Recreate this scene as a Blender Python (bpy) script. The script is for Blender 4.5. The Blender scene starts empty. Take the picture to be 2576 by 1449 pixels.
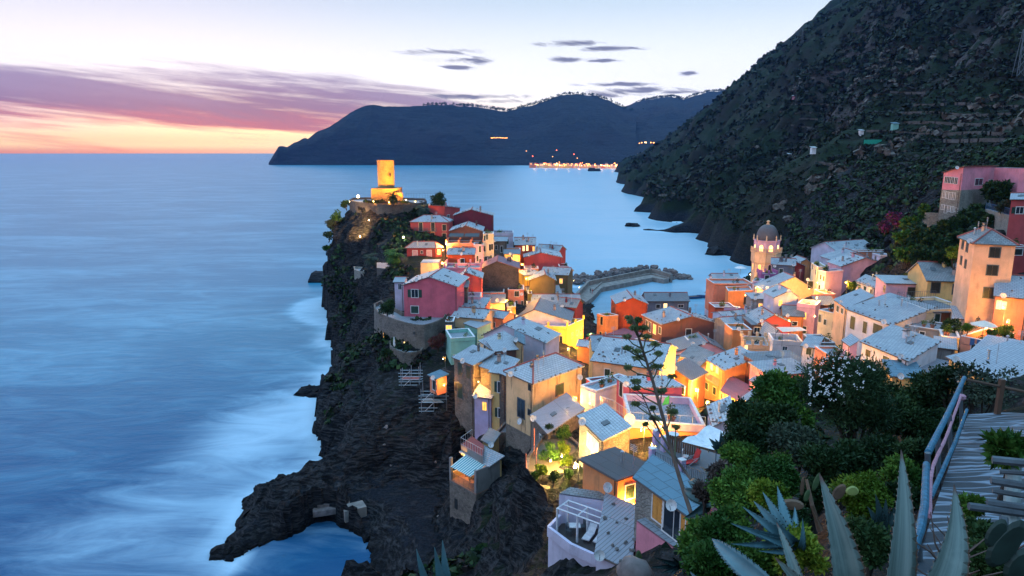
import bpy, math, random
import numpy as np
from mathutils import Vector, Matrix, noise as mnoise
R = math.radians
random.seed(7)
sc = bpy.context.scene
COL = sc.collection
CAMZ = 50.0
FPX = 1717.0
PITCH = R(11.2)
cp, sp = math.cos(PITCH), math.sin(PITCH)

def ray(px, py):
    a = (px-1288)/FPX; b = -(py-724.5)/FPX
    return Vector((a, cp+b*sp, -sp+b*cp))
def P(px, py, D):            # picture position at forward distance D (metres)
    d = ray(px, py); d *= D/d.y
    return Vector((d.x, d.y, d.z+CAMZ))
def Pz(px, py, z):           # picture position on the level z
    d = ray(px, py); d *= (z-CAMZ)/d.z
    return Vector((d.x, d.y, z))
ZOOM = {0:(0,0,1), 1:(791.6,375.7,.1852), 2:(925.7,563.5,.2222), 3:(925.7,791.6,.2222), 4:(1395.3,603.7,.2222),
        5:(1771,550,.1852), 6:(2079.6,550,.2871), 7:(1395.3,858.7,.2222), 8:(1288,1113.6,.2315), 9:(1744,872,.3982),
        10:(523.2,845.2,.4167), 11:(657.4,214.7,.4688), 12:(1542.9,0,.4631), 13:(764.7,402.5,.3704), 14:(2213.7,375.7,.2037),
        15:(1106.9,1073.3,.1852), 16:(1610,503.1,.3125), 17:(1006.2,704.4,.3125)}
def zz(k, p):
    x0, y0, s = ZOOM[k]
    return (x0+p[0]*s, y0+p[1]*s)

# ---------------------------------------------------------------- camera
cam = bpy.data.cameras.new("camera"); camo = bpy.data.objects.new("camera", cam); COL.objects.link(camo)
camo.location = (0, 0, CAMZ); camo.rotation_euler = (R(90)-PITCH, 0, 0)
cam.sensor_width = 36; cam.lens = 24; cam.clip_start = 0.1; cam.clip_end = 60000
sc.camera = camo

# ---------------------------------------------------------------- node helper
class NT:
    def __init__(s, tree): s.t = tree; s.n = tree.nodes; s.l = tree.links
    def new(s, ty, **kw):
        n = s.n.new(ty)
        for k, v in kw.items(): setattr(n, k, v)
        return n
    def put(s, sock, v):
        if isinstance(v, bpy.types.NodeSocket): s.l.new(v, sock)
        elif isinstance(v, bpy.types.Node): s.l.new(v.outputs[0], sock)
        else:
            if hasattr(sock.default_value, '__len__') and not hasattr(v, '__len__'): v = (v,)*len(sock.default_value)
            if hasattr(v, '__len__') and len(v) == 3 and len(sock.default_value) == 4: v = (*v, 1)
            sock.default_value = v
    def m(s, op, a, b=0, c=0, clamp=False):
        n = s.new('ShaderNodeMath', operation=op, use_clamp=clamp)
        s.put(n.inputs[0], a)
        if len(n.inputs) > 1: s.put(n.inputs[1], b)
        if len(n.inputs) > 2: s.put(n.inputs[2], c)
        return n.outputs[0]
    def ss(s, x, a, b, lo=0., hi=1.):     # smoothstep map
        n = s.new('ShaderNodeMapRange', interpolation_type='SMOOTHSTEP')
        s.put(n.inputs[0], x); s.put(n.inputs[1], a); s.put(n.inputs[2], b); s.put(n.inputs[3], lo); s.put(n.inputs[4], hi)
        return n.outputs[0]
    def mix(s, f, a, b, mode='MIX'):
        n = s.new('ShaderNodeMix', data_type='RGBA', blend_type=mode)
        s.put(n.inputs[0], f); s.put(n.inputs[6], a); s.put(n.inputs[7], b)
        return n.outputs[2]
    def noise(s, vec, scale=1, detail=4, rough=.5, dist=0):
        n = s.new('ShaderNodeTexNoise')
        if vec is not None: s.put(n.inputs['Vector'], vec)
        s.put(n.inputs['Scale'], scale); s.put(n.inputs['Detail'], detail); s.put(n.inputs['Roughness'], rough); s.put(n.inputs['Distortion'], dist)
        return n.outputs[0]
    def map(s, vec, scale=(1,1,1), rot=(0,0,0), loc=(0,0,0)):
        n = s.new('ShaderNodeMapping'); s.put(n.inputs[0], vec)
        n.inputs[1].default_value = loc; n.inputs[2].default_value = rot; n.inputs[3].default_value = scale
        return n.outputs[0]
    def comb(s, x, y, z=0):
        n = s.new('ShaderNodeCombineXYZ'); s.put(n.inputs[0], x); s.put(n.inputs[1], y); s.put(n.inputs[2], z); return n.outputs[0]
    def ramp(s, f, stops):
        n = s.new('ShaderNodeValToRGB'); s.put(n.inputs[0], f); e = n.color_ramp.elements
        while len(e) < len(stops): e.new(.5)
        for i, (p, c) in enumerate(stops): e[i].position = p; e[i].color = (*c, 1) if len(c) == 3 else c
        return n.outputs[0]
    def bump(s, h, strength=.3, dist=.1):
        n = s.new('ShaderNodeBump'); s.put(n.inputs['Height'], h); n.inputs['Strength'].default_value = strength; n.inputs['Distance'].default_value = dist
        return n.outputs[0]

MATS = {}
def newmat(name):
    m = bpy.data.materials.new(name); m.use_nodes = True
    t = NT(m.node_tree); bs = m.node_tree.nodes['Principled BSDF']
    return m, t, bs
def lin(c):                      # sRGB 0..255 -> linear
    return tuple(((x/255)/12.92 if x/255 <= .04045 else ((x/255+.055)/1.055)**2.4) for x in c)
def mul(c, k): return tuple(x*k for x in c)

def plain(name, col, rough=.7, metal=0, var=.15, scale=3, emit=None, es=1):
    if name in MATS: return MATS[name]
    m, t, bs = newmat(name)
    tc = t.new('ShaderNodeTexCoord').outputs['Object']
    n = t.noise(tc, scale, 4, .6)
    f = t.ss(n, .25, .75)
    t.put(bs.inputs['Base Color'], t.mix(f, mul(col, 1-var), mul(col, 1+var)))
    bs.inputs['Roughness'].default_value = rough; bs.inputs['Metallic'].default_value = metal
    if emit: t.put(bs.inputs['Emission Color'], emit); bs.inputs['Emission Strength'].default_value = es
    MATS[name] = m; return m

def stucco(name, col, dirt=.35, dcol=(.08,.06,.05)):
    if name in MATS: return MATS[name]
    m, t, bs = newmat(name)
    tc = t.new('ShaderNodeTexCoord').outputs['Object']
    oi = t.new('ShaderNodeObjectInfo').outputs['Random']
    vec = t.new('ShaderNodeVectorMath', operation='ADD'); t.put(vec.inputs[0], tc); t.put(vec.inputs[1], t.comb(t.m('MULTIPLY', oi, 50), t.m('MULTIPLY', oi, 31), 0)); vec = vec.outputs[0]
    n1 = t.noise(vec, .45, 5, .6)
    st = t.noise(t.map(vec, (1.3, 1.3, .22)), 1.1, 5, .65)
    n3 = t.noise(vec, 7, 3, .6)
    c = t.mix(t.ss(n1, .35, .65), mul(col, .86), mul(col, 1.1))
    c = t.mix(t.m('MULTIPLY', t.ss(st, .52, .74), dirt), c, dcol)
    c = t.mix(t.m('MULTIPLY', t.ss(n3, .5, .8), .25), c, mul(col, .65))
    t.put(bs.inputs['Base Color'], c); bs.inputs['Roughness'].default_value = .9
    t.put(bs.inputs['Normal'], t.bump(n3, .35, .04))
    MATS[name] = m; return m

def stonewall(name, c1=(.20,.17,.15), c2=(.07,.06,.055), scale=2.6):
    if name in MATS: return MATS[name]
    m, t, bs = newmat(name)
    tc = t.new('ShaderNodeTexCoord').outputs['Object']
    mp = t.map(tc, (1, 1, 1.7))
    v = t.new('ShaderNodeTexVoronoi', feature='F1'); t.put(v.inputs['Vector'], mp); t.put(v.inputs['Scale'], scale)
    v2 = t.new('ShaderNodeTexVoronoi', feature='DISTANCE_TO_EDGE'); t.put(v2.inputs['Vector'], mp); t.put(v2.inputs['Scale'], scale)
    bw = t.new('ShaderNodeRGBToBW'); t.put(bw.inputs[0], v.outputs['Color'])
    n = t.noise(tc, .5, 4, .6)
    c = t.mix(bw.outputs[0], c2, c1)
    c = t.mix(t.ss(n, .4, .65, 0, .5), c, mul(c1, 1.35))
    c = t.mix(t.ss(v2.outputs['Distance'], .0, .09), mul(c1, .55), c)
    t.put(bs.inputs['Base Color'], c); bs.inputs['Roughness'].default_value = .9
    t.put(bs.inputs['Normal'], t.bump(t.ss(v2.outputs['Distance'], 0, .2), .8, .08))
    MATS[name] = m; return m

def slate(name, col=(.40,.44,.50), c2=(.22,.25,.30), moss=.35, row=.32, wid=.5):
    if name in MATS: return MATS[name]
    m, t, bs = newmat(name)
    uv = t.new('ShaderNodeUVMap').outputs[0]
    oi = t.new('ShaderNodeObjectInfo').outputs['Random']
    b = t.new('ShaderNodeTexBrick'); t.put(b.inputs['Vector'], uv); b.offset = .5
    b.inputs['Scale'].default_value = 1; b.inputs['Brick Width'].default_value = wid; b.inputs['Row Height'].default_value = row
    b.inputs['Mortar Size'].default_value = .035; b.inputs['Mortar Smooth'].default_value = .3; b.inputs['Bias'].default_value = .1
    t.put(b.inputs['Color1'], col); t.put(b.inputs['Color2'], mul(col, .8)); t.put(b.inputs['Mortar'], mul(col, .3))
    tc = t.new('ShaderNodeTexCoord').outputs['Object']
    n = t.noise(tc, .35, 5, .65); n2 = t.noise(tc, 3.5, 4, .7)
    c = t.mix(t.m('MULTIPLY', t.ss(n, .42, .68), moss), b.outputs['Color'], c2)
    c = t.mix(t.m('MULTIPLY', t.ss(n2, .52, .75), .45), c, mul(c2, .8))
    c = t.mix(t.m('MULTIPLY', oi, .3), c, mul(c2, 1.1))
    t.put(bs.inputs['Base Color'], c); bs.inputs['Roughness'].default_value = .55
    h = t.m('ADD', b.outputs['Fac'], t.m('MULTIPLY', n2, -.6))
    t.put(bs.inputs['Normal'], t.bump(h, .5, -.04))
    MATS[name] = m; return m

def emis(name, col, st):
    if name in MATS: return MATS[name]
    m, t, bs = newmat(name)
    bs.inputs['Base Color'].default_value = (*mul(col, .5), 1)
    tc = t.new('ShaderNodeTexCoord').outputs['Object']
    n = t.noise(tc, 1.3, 2, .5)
    t.put(bs.inputs['Emission Color'], t.mix(t.ss(n, .3, .7), mul(col, .55), col)); bs.inputs['Emission Strength'].default_value = st
    MATS[name] = m; return m

# ---------------------------------------------------------------- mesh builder
class MB:
    def __init__(s): s.v = []; s.f = []; s.mi = []; s.uv = []; s.mats = []
    def mat(s, m):
        if m not in s.mats: s.mats.append(m)
        return s.mats.index(m)
    def face(s, pts, m=None, uv=None):
        i = len(s.v); s.v += [tuple(p) for p in pts]; s.f.append(tuple(range(i, i+len(pts))))
        s.mi.append(s.mat(m) if m else 0); s.uv.append(uv or [(0, 0)]*len(pts)); return s
    def hexa(s, b, t, m=None):         # bottom ring, top ring (4 pts each, ccw seen from above)
        k = len(b)
        s.face(list(reversed(b)), m); s.face(t, m)
        for i in range(k):
            j = (i+1) % k
            s.face([b[i], b[j], t[j], t[i]], m)
        return s
    def box(s, c, size, m=None, rz=0):
        x, y, z = size[0]/2, size[1]/2, size[2]/2; ca, sa = math.cos(rz), math.sin(rz)
        q = [(c[0]+ca*a-sa*b_, c[1]+sa*a+ca*b_) for a, b_ in ((-x,-y),(x,-y),(x,y),(-x,y))]
        return s.hexa([(a, b_, c[2]-z) for a, b_ in q], [(a, b_, c[2]+z) for a, b_ in q], m)
    def obox(s, o, ax, ay, az, m=None):   # oriented box: corner o and three edge vectors
        o = Vector(o); b = [o, o+ax, o+ax+ay, o+ay]
        if ax.cross(ay).dot(az) < 0: b = [o, o+ay, o+ax+ay, o+ax]
        return s.hexa(b, [p+az for p in b], m)
    def tube(s, pts, r, m=None, n=6, cap=True):
        pts = [Vector(p) for p in pts]; rs = r if hasattr(r, '__len__') else [r]*len(pts)
        rings = []
        for i, p in enumerate(pts):
            d = (pts[min(i+1, len(pts)-1)]-pts[max(i-1, 0)]).normalized()
            a = d.cross(Vector((0, 0, 1)))
            if a.length < .05: a = d.cross(Vector((1, 0, 0)))
            a.normalize(); b = a.cross(d)
            rings.append([p+(a*math.cos(2*math.pi*k/n)+b*math.sin(2*math.pi*k/n))*rs[i] for k in range(n)])
        base = len(s.v)
        for rg in rings: s.v += [tuple(q) for q in rg]
        mm = s.mat(m) if m else 0
        for i in range(len(rings)-1):
            for k in range(n):
                a = base+i*n+k; b = base+i*n+(k+1) % n
                s.f.append((a, a+n, b+n, b)); s.mi.append(mm); s.uv.append([(0, 0)]*4)
        if cap:
            s.f.append(tuple(base+k for k in range(n))); s.mi.append(mm); s.uv.append([(0, 0)]*n)
            e = base+(len(rings)-1)*n
            s.f.append(tuple(e+k for k in reversed(range(n)))); s.mi.append(mm); s.uv.append([(0, 0)]*n)
        return s
    def lathe(s, c, prof, m=None, n=16, a0=0, sx=1, sy=1):
        base = len(s.v); c = Vector(c)
        for r, z in prof:
            for k in range(n):
                a = a0+2*math.pi*k/n; s.v.append((c.x+r*sx*math.cos(a), c.y+r*sy*math.sin(a), c.z+z))
        mm = s.mat(m) if m else 0
        for i in range(len(prof)-1):
            for k in range(n):
                a = base+i*n+k; b = base+i*n+(k+1) % n
                s.f.append((a, b, b+n, a+n)); s.mi.append(mm); s.uv.append([(0, 0)]*4)
        s.f.append(tuple(base+k for k in reversed(range(n)))); s.mi.append(mm); s.uv.append([(0, 0)]*n)
        e = base+(len(prof)-1)*n
        s.f.append(tuple(e+k for k in range(n))); s.mi.append(mm); s.uv.append([(0, 0)]*n)
        return s
    def build(s, name, m=None, parent=None, origin=None, smooth=False):
        me = bpy.data.meshes.new(name)
        o3 = Vector(origin) if origin is not None else (parent.get('_o') and Vector(parent['_o'])) if parent is not None else None
        vv = s.v
        if o3 is not None: vv = [(a-o3[0], b-o3[1], c-o3[2]) for a, b, c in s.v]
        me.from_pydata(vv, [], s.f)
        for mm in (s.mats or [m]): me.materials.append(mm)
        if s.mats and len(s.mats) > 1: me.polygons.foreach_set('material_index', s.mi)
        if any(u[0] != (0, 0) or u[-1] != (0, 0) for u in s.uv[:12]):
            ul = me.uv_layers.new(name='UVMap'); flat = [c for u in s.uv for p in u for c in p]
            ul.data.foreach_set('uv', flat)
        if smooth: me.polygons.foreach_set('use_smooth', [True]*len(s.f))
        me.update()
        o = bpy.data.objects.new(name, me); COL.objects.link(o)
        if parent is not None: o.parent = parent
        elif o3 is not None: o.location = o3; o['_o'] = tuple(o3)
        if parent is not None: o['_o'] = tuple(o3) if o3 is not None else (0, 0, 0)
        return o
def thing(name, loc, label, cat, group=None):
    o = bpy.data.objects.new(name, None); COL.objects.link(o); o.location = loc; o['_o'] = tuple(loc); o.empty_display_size = .3
    return tag(o, label, cat, group)
def tag(o, label=None, cat=None, group=None, kind=None):
    if label: o['label'] = label
    if cat: o['category'] = cat
    if group: o['group'] = group
    if kind: o['kind'] = kind
    return o
def copy_tree(o, parent=None):
    c = o.copy(); COL.objects.link(c); c.parent = parent
    for ch in [x for x in o.children]: copy_tree(ch, c)
    return c
SKY = .9
EXPO = 0.12
LP = 3.8
HAZE = 5e-5
# ---------------------------------------------------------------- height of the land: radial interpolation of surveyed points
CT = []
def cz(px, py, z): p = Pz(px, py, z); CT.append((p.x, p.y, p.z))
def cd(px, py, D): p = P(px, py, D); CT.append((p.x, p.y, p.z))
def cw(x, y, z): CT.append((x, y, z))
for a in [(825,762,0),(842,825,0),(850,880,0),(852,905,0),(822,975,0),(800,1040,0),(788,1088,0),(822,1120,0),(822,1165,0),
          (720,1205,0),(640,1250,0),(575,1320,0),(555,1375,0),(600,1412,0),(665,1392,0),(740,1385,0),(820,1345,0),(868,1320,0),(905,1370,0),(950,1449,0),
          (640,1330,3.2),(700,1240,4),(620,1370,2.4),(745,1215,6),(690,1320,3.6),(760,1290,4.6),(800,1250,4),(835,1180,9),(800,1210,7),
          (850,1270,2.2),(900,1250,1.9),(950,1350,1.2),(1000,1449,1.0),(1000,1240,2.4),(1060,1330,2),(1100,1225,2.6),(1030,1180,3),(1130,1260,2.6),(980,1200,2.8),
          (880,930,8),(905,905,9.5),(940,960,10.5),(862,1000,6.5),(840,1060,5.5),(905,1050,9),(950,1010,11.5),(1000,965,13),(1010,1040,11.5),(1080,1060,10),(1130,1080,9.5),
          (850,1130,6),(930,1110,7.5),(1000,1110,6.5),(1080,1130,5),(1150,1160,4.2),(900,1180,4),(1190,1125,7),(1180,1175,3.4),
          (1150,1330,3.4),(1120,1380,3),(1080,1449,3),(1210,1290,7),(1230,1230,10.5),(1215,1395,8),(1300,1449,13),(1250,1449,10)]: cz(*a)
for a in [(917,529,212),(950,536,207),(1000,538,206),(1035,531,207),(904,521,220),(830,585,228),(820,640,227),(803,700,227),(848,545,227),(890,507,226),(960,512,222),(1040,512,214),(1090,520,222),(900,560,214),(862,545,226),(840,585,229),(880,640,208),(832,640,228),(812,700,228),(900,700,192),
          (950,640,186),(940,590,198),(1000,600,188),(1000,560,200),(900,745,176),(930,752,165),(880,800,168),(870,860,160),(905,850,152),(920,885,140),(960,680,166),(1010,655,172),
          (1100,640,178),(1200,640,196),(1250,600,212),(1350,640,215),
          (1150,805,130),(1130,950,104),(1130,1012,99),(1200,1000,99),(1215,1100,95),(1250,1090,92),(1290,1110,86),(1320,1150,78),(1350,1230,70),(1330,1300,66),(1290,1370,63),(1400,1200,66),(1440,1160,63),(1450,1240,58),(1400,1440,52)]: cd(*a)
# town floor, harbour, coast beyond
for a in [(-62,236,0),(-50,252,0),(-20,252,0),(0,247,0),(18,262,0),(24,250,0),(24,228,0),(22,200,0),(21,182,0),(33,180,0),(56,206,0),(72,238,0),(96,266,0),(110,300,0),
          (24,160,3),(14,150,6),(30,150,4),(45,160,5),(45,130,7),(24,115,8),(10,105,11),(10,90,15),(20,90,13),(35,100,12),(60,180,5),(80,190,6),(85,215,6),(60,130,11),(75,150,14),(95,170,18),(110,200,24),
          (0,60,20),(8,56,20),(14,48,21),(20,62,22),(28,75,20),(10,75,19),(45,80,20),(60,90,22),(80,100,26),(95,120,32),(100,150,36),(125,110,38),(60,65,27),(40,55,26),(80,60,34),
          (-24,119,12),(-18,115.5,12),(-13,115,13.5),(-30,126,10),(-32,138,10.5),(-22,125,15.5),(-14,127,17),(-10,121,16),(-5,170,17),(-12,185,24),(5,195,15),(12,215,8),(-30,205,28),(-28,150,18),(-18,128,19),(-8,125,17),(-5,140,15),(0,110,14),(-2,160,16)]: cw(*a)
# near slope under the camera
for a in [(3.9,5.3,46.35),(5.2,7,45.8),(7.5,10,45.0),(11.5,15.5,43.5),(6,5,46.3),(9,9,45.2),(13,14,43.8),(1.5,6,45.6),(3.3,9,43.6),(6.3,13.5,42.0),(0,0,48.2),(2,2,47.6),(-3,4,46),(-8,8,40),(-4,12,39.5),(0,12,39.5),(5,15,38.7),(0,20,32.5),(7,22,34.3),(4,30,25.5),(9,30,27.5),(14,14,43.6),(12,20,41),(14,28,34),(18,20,43),(22,30,38),
          (12,40,25),(18,40,27),(28,42,29),(30,28,42),(25,14,46),(14,8,46),(-10,25,28),(-12,40,18),(-14,55,11.5),(-25,20,26),(-30,40,6),(-22,60,6),(-5,40,22),(-20,5,38),(30,0,50),(0,-20,60),(50,20,50),(60,40,44)]: cw(*a)
for a in [(700,1449,-3),(800,1449,-3),(850,1395,-2),(760,1420,-3),(885,1449,-2.5),(640,1449,-4),(560,1449,-4),(510,1400,-4),(540,1300,-4),(600,1240,-3),(680,1190,-3),(760,1175,-2.5),(820,1370,-1)]: cz(*a)
# sea floor
for a in [(-80,240,-6),(-70,200,-6),(-62,170,-5),(-60,150,-5),(-58,130,-4),(-52,112,-3),(-52,95,-4),(-60,80,-4),(-45,66,-4),(-30,70,-2.5),(-70,60,-6),(-90,100,-8),(-40,50,-3),(-32,80,-1.5),
          (-90,270,-8),(-50,275,-7),(0,275,-5),(40,290,-5),(40,240,-3),(45,215,-2.5),(32,200,-2),(50,260,-4),(75,280,-4),(80,320,-5),(100,360,-5),(120,420,-6),(0,350,-8),(130,480,-6),(170,700,-8),(150,560,-8),(300,1500,-20),(100,1000,-20),(-200,200,-20),(-200,500,-20),(-100,50,-8)]: cw(*a)
# the mountain on the right
for a in [(1850,645,0),(1795,612,0),(1755,600,0),(1700,585,0),(1620,578,0),(1640,545,0),(1600,532,0),(1625,520,0),(1650,470,0),(1632,445,0)]: cz(*a)
for a in [(1640,402,1500),(1700,342,1300),(1760,290,1120),(1850,208,950),(1950,150,850),(2050,92,760),(2195,2,660),(2300,-60,600),(2500,-150,520),
          (1700,430,1000),(1780,380,800),(1850,330,700),(2000,300,560),(2100,200,560),(2200,200,470),(2350,100,440),(2500,100,370),(2560,20,380),
          (1700,520,540),(1760,470,560),(1820,440,500),(1800,560,420),(1880,580,340),(1900,500,370),(1950,440,370),(2000,520,300),(2000,600,272),(2060,500,280),(2100,400,320),(2200,300,370),(2300,400,270),(2400,300,300),(2500,300,265),(2560,200,300),
          (2100,560,235),(2150,600,205),(2200,520,225),(2300,480,210),(2300,560,175),(2360,540,155),(2450,550,142),(2560,560,122),(2400,420,210),(2576,400,180),(2330,640,132),(2270,640,150),(1960,640,290)]: cd(*a)
for a in [(900,900,420),(700,400,330),(400,200,180),(200,60,80),(1200,1500,600),(700,1300,420),(900,200,450),(300,0,120)]: cw(*a)
CT = np.array(CT)
# drop near-duplicates
keep = []
for i, c in enumerate(CT):
    if all((c[0]-CT[j][0])**2+(c[1]-CT[j][1])**2 > .25 for j in keep): keep.append(i)
CT = CT[keep]
def _phi(r): return -r
_d = np.sqrt(((CT[:, None, :2]-CT[None, :, :2])**2).sum(-1)); _n = len(CT)
_A = np.zeros((_n+3, _n+3)); _A[:_n, :_n] = _phi(_d) + np.eye(_n)*.5
_A[:_n, _n] = 1; _A[:_n, _n+1:] = CT[:, :2]; _A[_n, :_n] = 1; _A[_n+1:, :_n] = CT[:, :2].T
_w = np.linalg.solve(_A, np.concatenate([CT[:, 2], [0, 0, 0]]))
def height(x, y):
    x = np.asarray(x, float); y = np.asarray(y, float); out = np.zeros(x.shape)
    xf, yf = x.ravel(), y.ravel(); o = np.zeros(len(xf))
    for i in range(0, len(xf), 20000):
        xs, ys = xf[i:i+20000], yf[i:i+20000]
        r = np.sqrt((xs[:, None]-CT[None, :, 0])**2+(ys[:, None]-CT[None, :, 1])**2)
        o[i:i+20000] = _phi(r)@_w[:_n]+_w[_n]+_w[_n+1]*xs+_w[_n+2]*ys
    return o.reshape(x.shape)
def hz(x, y): return float(height(np.array([x]), np.array([y]))[0])

# ---- numpy value noise
_rng = np.random.RandomState(3); _tab = _rng.rand(64, 64, 64)
def vnoise(x, y, z):
    xi, yi, zi = np.floor(x).astype(int), np.floor(y).astype(int), np.floor(z).astype(int)
    fx, fy, fz = x-xi, y-yi, z-zi
    fx, fy, fz = [t*t*(3-2*t) for t in (fx, fy, fz)]
    g = lambda a, b, c: _tab[(xi+a) % 64, (yi+b) % 64, (zi+c) % 64]
    l = lambda a, b, t: a+(b-a)*t
    return l(l(l(g(0,0,0), g(1,0,0), fx), l(g(0,1,0), g(1,1,0), fx), fy), l(l(g(0,0,1), g(1,0,1), fx), l(g(0,1,1), g(1,1,1), fx), fy), fz)
def fbm(x, y, z, o=4, g=.5):
    s = 0; a = 1; t = 0
    for i in range(o):
        s = s+a*(vnoise(x*2**i+i*7.3, y*2**i+i*3.1, z*2**i)-.5); t += a; a *= g
    return s/t*2
def ridged(x, y, z, o=4):
    s = 0; a = 1; t = 0
    for i in range(o):
        s = s+a*(1-abs(2*vnoise(x*2**i+i*5.3, y*2**i+i*9.1, z*2**i)-1)); t += a; a *= .55
    return s/t

def grid_mesh(name, X, Y, Z, mat, keepf=None, attrs=None, smooth=True):
    ny, nx = X.shape
    v = np.stack([X, Y, Z], -1).reshape(-1, 3)
    idx = np.arange(nx*ny).reshape(ny, nx)
    q = np.stack([idx[:-1, :-1], idx[:-1, 1:], idx[1:, 1:], idx[1:, :-1]], -1).reshape(-1, 4)
    if keepf is not None: q = q[keepf.reshape(-1)]
    me = bpy.data.meshes.new(name)
    me.vertices.add(len(v)); me.vertices.foreach_set('co', v.ravel())
    me.loops.add(len(q)*4); me.loops.foreach_set('vertex_index', q.ravel())
    me.polygons.add(len(q)); me.polygons.foreach_set('loop_start', np.arange(len(q))*4); me.polygons.foreach_set('loop_total', np.full(len(q), 4))
    me.update(calc_edges=True)
    me.polygons.foreach_set('use_smooth', [smooth]*len(q))
    for k, a in (attrs or {}).items():
        at = me.attributes.new(k, 'FLOAT', 'POINT'); at.data.foreach_set('value', a.ravel())
    me.materials.append(mat)
    o = bpy.data.objects.new(name, me); COL.objects.link(o); return o

def rockmat(name, rock, rock2, soil, green, sc_=1.0, gz=.55, strata=1.0, lowz=4):
    m, t, bs = newmat(name)
    geo = t.new('ShaderNodeNewGeometry'); pos = geo.outputs['Position']
    sx = t.new('ShaderNodeSeparateXYZ'); t.put(sx.inputs[0], geo.outputs['Normal'])
    n1 = t.noise(pos, .06*sc_, 6, .6); n2 = t.noise(pos, .5*sc_, 6, .65); n3 = t.noise(pos, 2.6*sc_, 5, .65)
    st = t.noise(t.map(pos, (.45*sc_, .9*sc_, 4.2*sc_), (R(28), R(-38), 0)), 1, 7, .68, .25)
    c = t.mix(t.ss(st, .42, .66), rock, rock2)
    c = t.mix(t.m('MULTIPLY', t.ss(n3, .55, .8), .5), c, mul(rock2, 1.9)); c = t.mix(t.m('MULTIPLY', t.ss(n2, .56, .66), .5), c, (.05,.032,.028))
    flat = t.ss(t.m('ADD', sx.outputs[2], t.m('MULTIPLY', t.m('SUBTRACT', n2, .5), .9)), gz, gz+.2)
    gr = t.mix(t.ss(n3, .35, .65), green, mul(green, 2.0)); gr = t.mix(t.ss(n1, .45, .6), gr, soil)
    spz = t.new('ShaderNodeSeparateXYZ'); t.put(spz.inputs[0], pos)
    gr = t.mix(t.ss(spz.outputs[2], lowz, lowz+5), t.mix(t.ss(n3, .4, .7), (.005,.008,.014), (.018,.023,.034)), gr)
    wet = t.ss(spz.outputs[2], .3, 1.6, .45, 1.0); c = t.mix(flat, c, gr); c = t.mix(1.0, c, t.comb(wet, wet, wet), 'MULTIPLY')
    tr = t.new('ShaderNodeAttribute', attribute_name='terr').outputs['Fac']; c = t.mix(t.m('MULTIPLY', tr, t.ss(sx.outputs[2], .80, .60)), c, t.mix(t.ss(n3, .4, .65), (.05,.04,.04), (.11,.09,.095)))
    t.put(bs.inputs['Base Color'], c); bs.inputs['Roughness'].default_value = .8; bs.inputs['Specular IOR Level'].default_value = .12
    h = t.m('ADD', t.m('MULTIPLY', st, strata), t.m('MULTIPLY', n3, .5))
    t.put(bs.inputs['Normal'], t.bump(h, 1.0, .55/sc_))
    return m
rock_m = rockmat('cliff_rock', (.003,.004,.006), (.050,.050,.056), (.009,.009,.009), (.005,.011,.005), gz=.84)
hill_m = rockmat('mountain_ground', (.005,.006,.007), (.030,.025,.024), (.012,.010,.007), (.006,.013,.005), .35, .34)

# town and cliffs
xs = np.concatenate([np.arange(-80, 14, .5), np.arange(14, 150.1, 1.0)]); ys = np.concatenate([np.arange(-6, 60, .7), np.arange(60, 240, .5), np.arange(240, 300.1, 1.0)])
X, Y = np.meshgrid(xs, ys); Z = height(X, Y)
def soften(G, n):
    for _ in range(n):
        Q = np.pad(G, 1, mode='edge'); G = (Q[1:-1, 1:-1]*2+Q[:-2, 1:-1]+Q[2:, 1:-1]+Q[1:-1, :-2]+Q[1:-1, 2:])/6
    return G
Z = np.where(Z < 0, Z*3.5, Z); _s = soften(Z, 9); _b = np.clip((Y-18)/10, 0, 1); Z = Z*(1-_b)+_s*_b
gy, gx = np.gradient(Z, ys, xs); slope = np.sqrt(gx**2+gy**2)
nb = np.clip((slope-.35)/.8, 0, 1)*np.clip((Y-14)/20, 0, 1)
sea_edge = np.clip(1-np.abs(Z)/5, 0, 1)*np.clip(1-np.clip((X+20)/10, 0, 1), 0, 1)*(Y > 90)
amp = nb*2.3+sea_edge*.9
# slanting strata: the noise is stretched along a dipping direction
s1 = X*.62+Z*.78; s2 = -X*.78+Z*.62
dn = ridged(s2*.22, Y*.09, s1*.06, 5)-.55
dn2 = fbm(X*.09, Y*.09, Z*.09, 4)
dn3 = ridged(s2*.75+5, Y*.3, s1*.2, 4)-.55
Zt = Z+amp*(dn*3.2+dn2*1.8)+np.clip(amp, 0, 1)*dn3*2.1
spit = np.exp(-(((X+33)/13)**2+((Y-90)/12)**2)); Zt += spit*(ridged(X*.25+Y*.12, Y*.3, X*.0, 4)-.55)*4*np.clip(Z/2.5+.2, 0, 1)
Xt = X+nb*(ridged(Y*.13, Z*.3, X*.05, 4)-.5)*5; Yt = Y+nb*fbm(X*.15, Z*.2, Y*.1, 3)*3
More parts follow.
